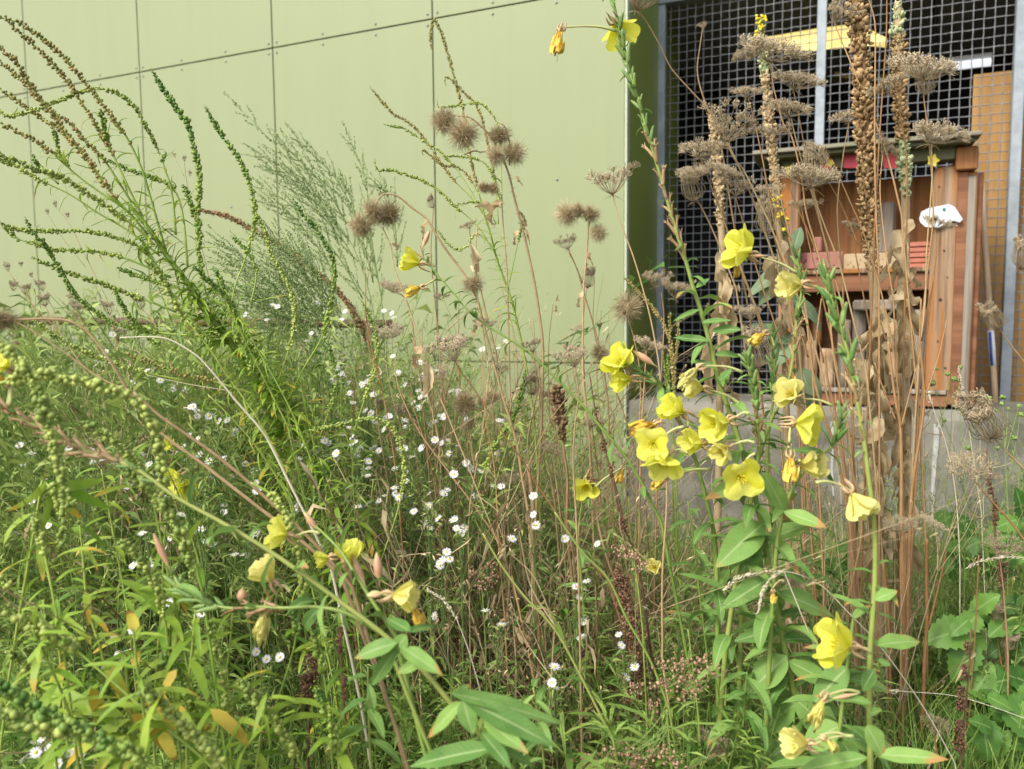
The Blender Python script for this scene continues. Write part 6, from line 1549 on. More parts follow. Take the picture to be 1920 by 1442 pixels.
p12 = primrose('evening primrose behind the cluster leaning left to the lemon flowers', [(1165, 640), (1190, 690), (1225, 712), (1250, 740), (1275, 790), (1300, 850), (1320, 920), (1340, 1010), (1345, 1120)], 1.6, 1.65, (.0018, .0058), [(.1, .45, 12, .028, False), (.45, .6, 6, .026, True)], [(.1, .98, 20, (.04, .09))])
p13 = primrose('leafy evening primrose foot at the bottom right', [(1600, 1160), (1590, 1240), (1578, 1330), (1570, 1440)], 1.45, 1.45, (.003, .005), [], [(.0, .98, 18, (.07, .12))])
p14 = primrose('evening primrose before the dock with dim lemon flowers', [(1100, 890), (1092, 940), (1085, 1000), (1090, 1090), (1100, 1200)], 1.85, 1.9, (.0015, .004), [(0, .3, 5, .024, True)], [(.2, .9, 10, (.04, .07))])

for (root, x, y, r_, d, face, att, kind, col) in [
    (p1, 1162, 60, 33, D1 + .03, (.35, -.25, -.55), (1160, 40), 'cup', 'petal'), (p1, 1046, 78, 22, D1, (-.25, -1, .1), (1157, 58), 'wilt', 'petal'),
    (p2, 1386, 466, 37, 1.62, (-.95, .35, .35), (1495, 512), 'cup', 'petal'), (p4, 1474, 536, 30, 1.4, (-1, -.1, .25), (1558, 556), 'half', 'petal_pale'),
    (p5, 1420, 634, 17, 1.72, (-.8, -.5, .2), (1452, 650), 'wilt', 'petal'), (p12, 1162, 676, 31, 1.6, (-.55, .55, .55), (1228, 712), 'cup', 'petal'),
    (p12, 1157, 714, 25, 1.6, (-1, -.15, .2), (1230, 716), 'half', 'petal'), (p3, 1293, 702, 21, 1.52, (-.8, -.55, .2), (1392, 698), 'wilt', 'petal_pale'),
    (p3, 1297, 726, 22, 1.55, (-.9, .1, .2), (1390, 760), 'half', 'petal_pale'), (p12, 1257, 762, 30, 1.55, (-.75, .35, .35), (1290, 800), 'half', 'petal'),
    (p3, 1332, 797, 38, 1.5, (-.8, -.15, .35), (1405, 775), 'half', 'petal'), (p3, 1290, 829, 28, 1.52, (-.9, .15, .3), (1400, 830), 'half', 'petal'),
    (p12, 1206, 800, 26, 1.55, (-.8, -.1, .4), (1265, 770), 'wilt', 'petal'), (p12, 1224, 832, 35, 1.5, (-.45, -.05, .85), (1282, 800), 'open', 'petal'),
    (p12, 1244, 872, 33, 1.5, (-.3, -.7, .5), (1290, 850), 'cup', 'petal'), (p3, 1349, 851, 26, 1.48, (-.6, -.3, .5), (1415, 830), 'half', 'petal_pale'),
    (p3, 1388, 895, 39, 1.45, (.05, -.25, .95), (1416, 850), 'open', 'petal'), (p2, 1480, 737, 27, 1.6, (-.6, .35, .5), (1560, 760), 'cup', 'petal_pale'),
    (p6, 1516, 796, 35, 1.48, (.75, -.1, .55), (1480, 830), 'cup', 'petal'), (p6, 1482, 880, 24, 1.5, (-.15, -.8, .4), (1478, 840), 'wilt', 'petal'),
    (p6, 1532, 870, 30, 1.5, (.5, .1, .55), (1500, 865), 'half', 'petal_pale'), (p4, 1618, 957, 34, 1.33, (.35, -.75, .45), (1530, 905), 'half', 'petal_pale'),
    (p4, 1567, 1205, 45, 1.28, (-.9, .3, .12), (1632, 1225), 'cup', 'petal'), (p4, 1534, 1335, 24, 1.3, (-.5, -.9, .2), (1612, 1298), 'wilt', 'petal_pale'),
    (p4, 1483, 1391, 33, 1.28, (-.9, .25, .25), (1600, 1380), 'half', 'petal_pale'), (p4, 1558, 1395, 14, 1.28, (.6, -.5, .2), (1590, 1382), 'wilt', 'petal_pale'),
    (p14, 1097, 915, 24, 1.83, (-.2, -.5, .7), (1098, 895), 'cup', 'petal'), (p7, 762, 486, 24, 1.83, (-.9, .3, .3), (815, 500), 'half', 'petal'), (p7, 775, 543, 15, 1.83, (-.8, -.3, .3), (828, 525), 'wilt', 'petal'),
    (p10, 520, 1000, 28, 1.33, (-.7, .3, .4), (600, 1000), 'cup', 'petal'), (p9, 489, 1066, 31, 1.25, (-.5, .8, .35), (545, 1110), 'half', 'petal_pale'),
    (p9, 490, 1172, 26, 1.25, (-.35, -1, .2), (525, 1145), 'wilt', 'petal_pale'), (p10, 598, 1050, 18, 1.33, (-.9, -.2, .2), (640, 1040), 'half', 'petal'),
    (p10, 655, 1028, 30, 1.33, (-.1, .95, .2), (680, 1100), 'half', 'petal'), (p8, 768, 1118, 32, 1.12, (1, .05, .3), (690, 1118), 'half', 'petal_pale'),
    (p8, 783, 1156, 18, 1.14, (.4, -1, .2), (750, 1125), 'wilt', 'petal'), (p11, 325, 900, 26, 1.88, (-.4, -.4, .7), (330, 890), 'cup', 'petal'), (p11, 350, 915, 20, 1.88, (.5, -.4, .6), (335, 905), 'cup', 'petal'),
    (p11, 315, 832, 15, 1.88, (-.3, .3, .8), (310, 845), 'half', 'petal'), (p8, 4, 682, 22, 1.25, (-.3, .5, .6), (20, 760), 'cup', 'petal'),
    (p14, 1226, 1062, 18, 1.9, (-.3, .4, .7), (1150, 1000), 'half', 'petal_pale'), (p2, 1382, 508, 10, 1.66, (0, -1, .1), (1400, 490), 'wilt', 'petal'),
    (p14, 1162, 892, 14, 1.9, (-.3, -.6, .4), (1110, 920), 'wilt', 'petal'), (p8, 0, 710, 14, 1.25, (-.3, .4, .5), (15, 765), 'wilt', 'petal'),
    (p1, 1235, 905, 14, 1.6, (-.6, -.3, .4), (1330, 880), 'wilt', 'petal'), (p4, 1450, 1120, 10, 1.5, (0, -1, .2), (1470, 1090), 'wilt', 'petal')]:
    flower(root, x, y, r_, d, face, att, kind, col)
# closed reddish buds
def bud(root, a, b, wpx, d):
    A, B = W(*a, d), W(*b, d); L = np.linalg.norm(B - A)
    g = G(); aa = np.zeros((6, 3)); aa[:, 2] = [.2, .5, 1, 1, .8, .6]
    w_ = wpx / FPX * d / 2
    tube(g, np.linspace(A, B, 6), (.0014, .0016, w_, w_ * 1.1, w_ * .8, .0008), 7, a=aa); part('bud', g, M['calyx'], root)
for args in [(p12, (1235, 690), (1186, 657), 13, 1.6), (p10, (690, 1110), (658, 1035), 12, 1.33), (p10, (712, 1100), (706, 1035), 16, 1.33), (p9, (322, 1075), (288, 1000), 12, 1.25), (p9, (452, 1135), (455, 1102), 18, 1.3), (p8, (690, 1118), (715, 1115), 9, 1.12), (p4, (1612, 1300), (1560, 1310), 7, 1.3),
             (p10, (650, 1080), (640, 1030), 11, 1.33), (p3, (1440, 480), (1405, 480), 6, 1.6), (p8, (790, 470), (806, 430), 9, 1.7), (p10, (600, 1000), (570, 960), 11, 1.35)]:
    bud(*args)
# hand placed leaves
for (root, kind, d, ls) in [
    (p8, 'prim_big', 1.1, [((868, 1312), (1045, 1394), 52), ((868, 1312), (886, 1378), 44), ((930, 1402), (760, 1428), 46), ((866, 1315), (798, 1385), 34), ((860, 1300), (880, 1280), 20), ((905, 1350), (990, 1408), 40), ((770, 1185), (722, 1155), 30), ((766, 1185), (820, 1168), 24), ((745, 1205), (662, 1228), 40), ((750, 1212), (830, 1262), 40), ((745, 1215), (690, 1290), 34), ((845, 1300), (1058, 1350), 40), ((762, 1190), (735, 1230), 36), ((790, 1240), (745, 1260), 26), ((900, 1370), (960, 1440), 36), ((935, 1405), (1010, 1435), 30)]),
    (p4, 'prim_big', 1.3, [((1645, 1210), (1728, 1196), 36), ((1640, 1125), (1683, 1105), 26), ((1640, 1255), (1615, 1295), 36), ((1645, 1235), (1660, 1280), 28), ((1645, 1240), (1672, 1245), 16), ((1640, 1415), (1780, 1420), 30), ((1628, 1420), (1480, 1445), 36), ((1625, 1360), (1660, 1420), 44), ((1628, 1340), (1650, 1330), 22), ((1635, 1318), (1530, 1300), 22)]),
    (p1, 'prim_big', 1.58, [((1425, 890), (1490, 975), 36), ((1420, 895), (1320, 930), 34), ((1432, 980), (1345, 1055), 60), ((1430, 1000), (1388, 1075), 40), ((1440, 1010), (1530, 975), 34), ((1450, 1080), (1350, 1140), 40), ((1455, 1110), (1568, 1150), 52), ((1458, 1100), (1455, 1155), 30), ((1462, 1180), (1375, 1200), 38), ((1470, 1200), (1530, 1192), 34), ((1475, 1230), (1400, 1300), 70), ((1478, 1240), (1560, 1280), 46), ((1480, 1270), (1385, 1290), 60), ((1490, 1310), (1585, 1390), 70), ((1492, 1320), (1420, 1370), 60), ((1500, 1380), (1410, 1440), 70), ((1505, 1400), (1640, 1430), 60), ((1330, 640), (1262, 628), 16), ((1335, 620), (1390, 615), 20), ((1340, 665), (1405, 665), 22), ((1342, 690), (1295, 672), 16), ((1350, 720), (1370, 690), 34), ((1312, 580), (1262, 600), 12), ((1316, 605), (1370, 598), 14), ((1305, 540), (1330, 520), 12)]),
    (p6, 'prim_big', 1.5, [((1430, 885), (1487, 982), 34), ((1545, 850), (1480, 840), 20), ((1470, 960), (1550, 985), 30)]),
    (p9, 'prim', 1.25, [((540, 1145), (595, 1110), 24), ((600, 1140), (560, 1180), 26), ((380, 1125), (330, 1080), 16)]),
    (p13, 'prim_big', 1.45, [((1590, 1250), (1520, 1320), 50), ((1585, 1270), (1680, 1290), 44), ((1575, 1360), (1500, 1400), 54), ((1575, 1380), (1680, 1400), 54)])]:
    for (a, b, w_) in ls: leaf_px(root, kind, a, b, w_, d, rng.uniform(-.05, .05), roll=rng.uniform(-.4, .4))
# non flowering leafy stems of primrose kind in the lower middle and right
for (lab, pts, d0, n, sz) in [
    ('leafy evening primrose without flowers left of the rusty stalks', [(1500, 1000), (1510, 1080), (1520, 1180), (1530, 1300)], 1.7, 24, (.06, .11)),
    ('leafy evening primrose without flowers under the flower cluster', [(1290, 940), (1300, 1010), (1310, 1100), (1325, 1220)], 1.75, 24, (.05, .10)),
    ('leafy evening primrose without flowers below the star flower', [(1370, 1010), (1365, 1090), (1362, 1180), (1360, 1300)], 1.7, 26, (.06, .11)),
    ('low leafy primrose rosette at the bottom between centre and right', [(1400, 1260), (1395, 1330), (1390, 1420)], 1.55, 22, (.08, .13)),
    ('leafy primrose stalk right of the bottom centre leaves', [(1000, 1290), (1010, 1350), (1020, 1430)], 1.4, 18, (.05, .09)),
    ('leafy primrose stalk beside the dark centre dock', [(690, 1250), (690, 1320), (695, 1420)], 1.35, 18, (.06, .10)),
    ]:
    leafy(lab, pts, d0, d0 + .03, n, sz, kind='prim', nm='leafy_primrose', cat='evening primrose', mat='prim_stem')

# ------------------------------------------------------------------ brambles and weeds at the right
def bramble(label, canes, d, lv):
    P0 = base_of(px(canes[0], d, d + .03, 5))
    root = thing('bramble', label, 'bramble', P0[-1], 'green brambles before the concrete wall')
    for i, c in enumerate(canes):
        P = P0 if i == 0 else px(c, d, d + .03, 5)
        g = G(); tube(g, P, (.0014, .003), 5); part('cane', g, M['prim_stem'], root)
    for (x, y, w_, ang) in lv:
        s_ = w_ / FPX * d * 1.25
        dd = CR[:, 0] * math.cos(ang) + CR[:, 1] * math.sin(ang) * .8 + CR[:, 2] * rng.uniform(-.1, .6)
        put_leaf(root, 'bram', W(x, y, d + rng.uniform(-.08, .08)), dd, s_, up=np.array([-.1, -.75, .8]))
    return root
def scatter_leaves(x0, x1, y0, y1, n, w):
    return [(rng.uniform(x0, x1), rng.uniform(y0, y1), rng.uniform(*w), rng.uniform(0, 6.28)) for _ in range(n)]
bramble('bramble with broad bright leaves at the right edge under the carrot umbel', [[(1900, 1080), (1890, 1180), (1880, 1300)], [(1930, 1120), (1880, 1190), (1850, 1260)]], 2.05, scatter_leaves(1815, 1930, 1120, 1330, 46, (38, 74)))
bramble('bramble climbing before the grey concrete at the right', [[(1800, 980), (1815, 1040), (1830, 1120), (1850, 1200)], [(1880, 940), (1860, 1010), (1840, 1080)]], 2.4, scatter_leaves(1770, 1920, 945, 1090, 30, (26, 50)))
bramble('dark bramble in the bottom right corner', [[(1900, 1340), (1890, 1400), (1885, 1450)]], 1.9, scatter_leaves(1830, 1930, 1300, 1445, 30, (36, 66)))
bramble('small bramble leaves at the foot of the concrete left of the rusty stalks', [[(1560, 1020), (1555, 1080), (1550, 1160)]], 2.5, scatter_leaves(1400, 1600, 1020, 1140, 24, (22, 40)))
def knobweed(label, stems, d, kn):
    P0 = base_of(px(stems[0], d, d, 5))
    root = thing('knob_weed', label, 'weed', P0[-1], 'thin green weeds with tiny round heads')
    for i, s_ in enumerate(stems):
        P = P0 if i == 0 else px(s_, d, d, 5)
        g = G(); tube(g, P, (.0008, .0016), 5); part('stem', g, M['green_seed'], root)
        if i: leaves_along(root, 'weld_thin', P, .3, 1, 4, (.02, .03))
    for (x, y, r_) in kn:
        g = G(); c0 = W(x, y, d); n = 16
        D_ = rng.normal(0, 1, (n, 3)); D_ /= np.linalg.norm(D_, axis=1)[:, None]
        rr = r_ / FPX * d
        blobs(g, c0 + D_ * rr * .6, rr * .5, rng.uniform(0, 1, n), dirs=D_, elong=1.3); part('seed_head', g, M['green_seed'], root)
knobweed('thin green weed with round heads before the hotel corner', [[(1788, 715), (1785, 760), (1782, 820), (1775, 900), (1770, 1000)], [(1777, 700), (1778, 730), (1770, 770), (1755, 800)], [(1800, 690), (1798, 725), (1790, 760)], [(1750, 720), (1762, 760), (1768, 800)]], 2.3, [(1788, 711, 5), (1777, 701, 4), (1801, 689, 4), (1748, 718, 6), (1757, 692, 3), (1716, 717, 6), (1798, 713, 3)])
knobweed('thin green weed with round heads below the broom stick', [[(1880, 750), (1882, 800), (1885, 860), (1890, 960)], [(1855, 748), (1865, 790), (1880, 840)], [(1910, 762), (1900, 800), (1886, 850)], [(1890, 765), (1888, 800), (1885, 840)], [(1912, 780), (1905, 830), (1890, 900)]], 2.2, [(1880, 745, 5), (1879, 757, 4), (1855, 747, 5), (1911, 761, 4), (1890, 766, 3), (1870, 770, 3), (1914, 778, 5), (1902, 820, 5), (1870, 840, 4)])
knobweed('thin green weed with round heads left of the carrot nest', [[(1800, 770), (1802, 820), (1808, 880), (1810, 960)], [(1770, 790), (1785, 830), (1800, 870)], [(1830, 780), (1822, 830), (1810, 880)]], 2.3, [(1800, 768, 4), (1770, 788, 4), (1830, 778, 4), (1815, 840, 4), (1782, 865, 3)])
# withered pinkish seed plants
def pinkweed(label, pts, d, cl, spread=22):
    P0 = base_of(px(pts, d, d, 5))
    root = thing('seed_weed', label, 'weed', P0[-1], 'faded pinkish seed weeds')
    g = G(); tube(g, P0, (.0012, .0026), 6); part('stem', g, M['prim_stem'], root)
    g = G(); g2 = G()
    for (x, y) in cl:
        c0 = W(x, y, d)
        j = rng.integers(len(P0) // 2); tube(g2, cr([c0, (c0 * .5 + P0[j] * .5) + [0, 0, -.01], P0[j]], 3), (.0006, .0009), 3)
        n = 30; C = c0 + rng.normal(0, 1, (n, 3)) * np.array([1, .7, .7]) * spread / FPX * d * .55
        blobs(g, C, rng.uniform(.0022, .0042, n), rng.uniform(0, 1, n), dirs=rng.normal(0, 1, (n, 3)), elong=.4, jit=.2)
        for q in range(10): tube(g2, np.array([c0 + [0, 0, -.012], C[q]]), .0005, 3, cap=False)
    part('seed_cluster', g, M['pink_seed'], root, kind='stuff'); part('twig', g2, M['green_seed'], root, kind='stuff')
pinkweed('faded pinkish seed clusters at the bottom edge right of the centre', [(1250, 1330), (1255, 1390), (1260, 1450)], 1.45, [(1130, 1425), (1170, 1410), (1205, 1425), (1240, 1408), (1190, 1440), (1150, 1440), (1265, 1430), (1100, 1430)])
pinkweed('faded pinkish seed clusters beside the tall green stalk right of the dock', [(1290, 1180), (1300, 1260), (1310, 1350)], 1.55, [(1245, 1245), (1275, 1240), (1300, 1255), (1320, 1235), (1280, 1270), (1250, 1280), (1310, 1290), (1290, 1300), (1340, 1260)])
pinkweed('faded pinkish seed clusters over the dark dock', [(1185, 1030), (1195, 1090), (1205, 1180)], 1.7, [(1165, 1030), (1185, 1040), (1205, 1060), (1190, 1290), (1225, 1320)], 16)
pinkweed('small orange brown seed weed behind the middle green stalk', [(900, 1060), (905, 1120), (910, 1200)], 1.9, [(895, 1075), (915, 1060), (905, 1095), (925, 1085)], 16)
# arching pale grasses
def seedgrass(label, pts, d, r=(.0006, .0012), plume=.3):
    P0 = px(pts, d, d, 8); P = base_of(P0)
    root = thing('seed_grass', label, 'grass', P[-1], 'pale arching seed grasses')
    g = G(); tube(g, P, r, 4, a=(0, 0, .7)); part('stem', g, M['pale_grass'], root)
    g = G(); n = 80; f = rng.uniform(0, plume, n) * (len(P0) - 1); C = P0[f.astype(int)] * (1 - f % 1)[:, None] + P0[np.minimum(f.astype(int) + 1, len(P0) - 1)] * (f % 1)[:, None]
    T = tangents(P0)[f.astype(int)]
    blobs(g, C + rng.normal(0, .0018, C.shape), .0013, rng.uniform(.3, 1, n), dirs=-T + rng.normal(0, .25, T.shape), elong=4, base=(OCT_V, OCT_T)); part('seed_plume', g, M['pale_grass'], root, kind='stuff')
seedgrass('pale grass arching over the lower primrose leaves to the right', [(1355, 1108), (1390, 1082), (1440, 1072), (1490, 1075), (1540, 1098), (1590, 1148), (1640, 1200), (1690, 1265), (1740, 1340), (1790, 1430)], 1.5)
seedgrass('pale grass bending down beside the upper primrose leaf', [(1420, 1150), (1430, 1110), (1450, 1080), (1470, 1072)], 1.5, plume=.8)
seedgrass('pale feathery grass arching at the right edge before the brambles', [(1812, 1065), (1840, 1052), (1880, 1045), (1925, 1046), (1990, 1060)], 1.8, plume=.9)
seedgrass('pale grass lying across the brambles at the lower right', [(1660, 1295), (1720, 1298), (1790, 1305), (1860, 1325), (1930, 1350)], 1.8, plume=.1)
seedgrass('white grass stem bending in the lower middle', [(800, 1105), (830, 1125), (850, 1150), (868, 1190), (885, 1240), (905, 1310), (930, 1385), (945, 1440)], 1.6, (.0010, .0016), .35)
seedgrass('pale grass stem before the lime streak', [(1797, 690), (1805, 730), (1812, 770), (1825, 860), (1840, 960)], 2.2, (.0008, .0014), .25)
seedgrass('pale dry grass stem leaning before the concrete', [(1740, 735), (1755, 780), (1770, 820), (1785, 880), (1795, 960), (1800, 1060)], 2.1, (.0010, .0016), .1)
# ------------------------------------------------------------------ white asters
DAISIES = [(203,638),(190,672),(208,680),(180,685),(243,705),(246,720),(275,695),(290,693),(325,730),(345,730),(310,730),(330,722),(350,765),(362,765),(370,780),(400,780),(410,790),(425,800),(440,812),(355,815),(345,838),(360,860),(330,850),(370,855),(375,852),(390,870),(165,850),(180,858),(130,840),(195,860),(215,868),(37,835),(60,850),(45,870),(372,947),(400,890),(435,892),(310,900),(245,912),(575,640),(625,710),(630,705),(632,720),(565,690),(615,830),(608,828),(630,850),(600,870),(545,890),(560,860),(570,835),(640,700),
(720,583),(735,587),(737,668),(787,680),(772,708),(790,710),(800,712),(820,695),(847,733),(860,740),(678,720),(690,715),(660,737),(662,755),(640,705),(695,775),(685,770),(730,780),(788,745),(795,740),(787,765),(775,755),(825,780),(815,790),(810,795),(870,777),(940,790),(935,788),(815,825),(840,825),(700,840),(710,845),(690,865),(670,855),(668,850),(680,885),(747,845),(735,857),(770,855),(790,840),(845,850),(880,875),(885,880),(930,850),(985,845),(905,655),(950,640),(935,653),(832,925),(805,925),(925,912),(940,912),(800,955),(795,965),(1000,930),(1000,965),(870,990),(850,975),(800,980),(835,1055),(825,1060),(820,975),
(165,1005),(185,1000),(368,993),(320,1008),(385,1015),(400,1022),(440,1040),(455,1040),(310,1030),(200,1040),(378,1150),(372,1182),(318,1130),(248,1180),(215,1195),(240,1220),(480,1222),(500,1236),(525,1232),(195,1250),(425,1318),(1035,1280),(1055,1290),(855,990),(870,1000),(838,1035),(830,1050),(1045,1060),(1005,985),(950,1170),(1080,1100),(1085,1120),(1090,1195),(1160,1190),(1165,1210),(1100,1090),(1040,1250),(1055,1250),(1095,1165),(940,1172),(910,1145),(815,1155),
(80,1385),(65,1395),(95,1402),(68,1412),(45,1423),(92,1415),(110,1432),(135,1425),(150,1410),(155,1422),(130,1412),(185,1435),(105,1440),(140,1405),
(710,690),(745,700),(760,720),(700,740),(720,805),(760,800),(650,790),(640,815),(660,820),(590,850),(575,870),(760,885),(700,900),(720,930),(740,915),(650,930),(670,950),(860,905),(890,930),(905,960),(770,930),(480,905),(460,870),(420,860),(280,870),(265,850),(290,945),(340,965),(420,960),(120,1000),(90,985),(60,940),(140,930),(30,1000),(110,880),(85,900),(1190,1250),(1175,1270),(1210,1140),(480,1000),(560,960),(270,1000),(250,1060),(330,1065),(640,600),(610,585),(500,600),(520,575),(460,590),(1120,1020),(1060,1010),(960,1010)]
DAISIES += [(x + int(rng.normal(0, 11)), y + int(rng.normal(0, 9))) for (x, y) in DAISIES if rng.random() < (.85 if y < 1000 and x < 900 else .1)]
AST = [  # centre, label
 ((200, 665), 'loose white aster group just under the red rail at the left'),
 ((300, 715), 'white aster group beneath the pinkish slanting stalk'),
 ((390, 800), 'white aster group left of the leaning weld stem'),
 ((350, 855), 'dense white aster knot beside the dim yellow flowers'),
 ((170, 860), 'white aster group behind the brown pod stalk at the left'),
 ((50, 860), 'white aster group at the far left edge below the pods'),
 ((410, 900), 'white aster group under the pinkish stalk near the middle left'),
 ((270, 920), 'sparse white aster behind the hanging beaded spike'),
 ((630, 710), 'white aster group right of the leaning weld stem'),
 ((590, 850), 'white aster group at the foot of the leaning weld'),
 ((730, 590), 'pair of white asters highest of all by the carrot umbel'),
 ((785, 705), 'white aster group left of the crumpled thistle leaf'),
 ((680, 740), 'white aster group around the thin dangling weld spike'),
 ((790, 760), 'white aster group between the red arching stalk and thistle stem'),
 ((850, 745), 'three white asters beside the fluffy low thistle'),
 ((690, 855), 'white aster group beneath the arching thin weld spike'),
 ((830, 830), 'white aster group left of the reddish carrot stem'),
 ((760, 850), 'white aster group on the red stalk in the middle'),
 ((930, 650), 'few white asters behind the crumpled thistle leaf'),
 ((890, 870), 'white aster group near the thistle stems at mid height'),
 ((940, 795), 'pair of white asters left of the fat brown stalk'),
 ((815, 950), 'white aster group low in the middle'),
 ((930, 925), 'white aster pair low left of the thistle foot'),
 ((1010, 960), 'white asters at the thistle foot'),
 ((850, 1000), 'white aster group above the yellow speckled green patch'),
 ((830, 1055), 'white aster pair lower middle by the green patch'),
 ((180, 1010), 'white aster pair in the shade of the left foreground'),
 ((390, 1010), 'white aster group behind the dark green buds'),
 ((320, 1040), 'white aster pair beside the hanging spike at the lower left'),
 ((370, 1165), 'white aster pair under the bud column'),
 ((230, 1195), 'white asters among strap leaves at the lower left'),
 ((500, 1230), 'three white asters above the nodding spike at the bottom'),
 ((1045, 1280), 'bright white aster pair with drooping rays right of the brown stalk'),
 ((1085, 1120), 'white asters behind the long pale green stalk'),
 ((1165, 1200), 'white asters around the dark dock'),
 ((940, 1165), 'white asters in the lower middle behind the dry leaves'),
 ((100, 1410), 'dense white aster cluster in the bottom left corner'),
 ((490, 590), 'faint white asters behind the mugwort'),
 ((620, 940), 'white aster group in front of the leaning weld foot'),
 ((740, 915), 'white aster group below the curling weld spike'),
 ((470, 980), 'white asters behind the pale primrose'),
]
CEN = np.array([c for c, _ in AST], float)
own = {}
for f_ in DAISIES:
    k = int(np.argmin(((CEN - np.array(f_)) ** 2).sum(1))); own.setdefault(k, []).append(f_)
def dist_of(y): return float(np.interp(y, [580, 650, 800, 1000, 1200, 1440], [2.6, 2.35, 2.05, 1.85, 1.72, 1.42]))
for k, fl in own.items():
    cx, cy = np.mean(fl, 0); d0 = dist_of(cy)
    b = W(cx + rng.normal(0, 20), cy, d0 + .08); b[2] = 0.0
    root = thing('aster_plant', AST[k][1], 'aster', b, 'white asters in the tangle')
    hub = W(cx + rng.normal(0, 6), cy + 55, d0 + .03)
    hub2 = hub * .6 + b * .4 + np.array([rng.normal(0, .02), 0, 0])
    g = G(); tube(g, cr([hub, hub2, b], 6), (.0012, .0026), 5, a=(0, 0, .4))
    gl = G()
    ends = []
    extra = [(cx + rng.normal(0, 30), cy + rng.uniform(-10, 70)) for _ in range(3)]
    for (x, y) in fl + extra:
        d = d0 + rng.normal(0, .05)
        P_ = W(x, y, d)
        C = cr([P_, P_ * .45 + hub * .55 + np.array([0, 0, .012]), hub + (b - hub) * rng.uniform(0, .25)], 5)
        tube(g, C, (.0006, .0011), 4, a=(0, 0, rng.uniform(.2, .8)), cap=False)
        ends.append((P_, C))
    part('stem', g, M['aster_stem'], root)
    for (P_, C) in ends + [(None, cr([hub, hub2, b], 6))]:
        n = 9 if P_ is not None else 30
        for i in range(n):
            t = rng.uniform(.05, .95) * (len(C) - 1); j = int(t); p = C[j] * (1 - t + j) + C[min(j + 1, len(C) - 1)] * (t - j)
            o = nrm(rng.normal(0, 1, 3) + [0, 0, .5]); L = rng.uniform(.012, .03) if P_ is not None else rng.uniform(.02, .05)
            s_ = nrm(np.cross(o, rng.normal(0, 1, 3))) * L * .075
            gl.add([p, p + o * L * .5 + s_, p + o * L + [0, 0, -L * .2], p + o * L * .5 - s_], [(0, 1, 2, 3)], None, (0, 0, rng.uniform(0, 1)))
    part('foliage', gl, M['herb'], root, kind='stuff')
    for (P_, C) in ends[:len(fl)]:
        d_ = -proj(P_)[2]
        up = nrm(np.array([rng.normal(0, .6) - .15, -.55 + rng.normal(0, .6), 1.0]))
        size = rng.uniform(.0085, .0122)
        link('flower_head', DAISY[rng.integers(3)], root, frame_z(P_ - np.array(root.location), up, size, rng.uniform(0, 6)))

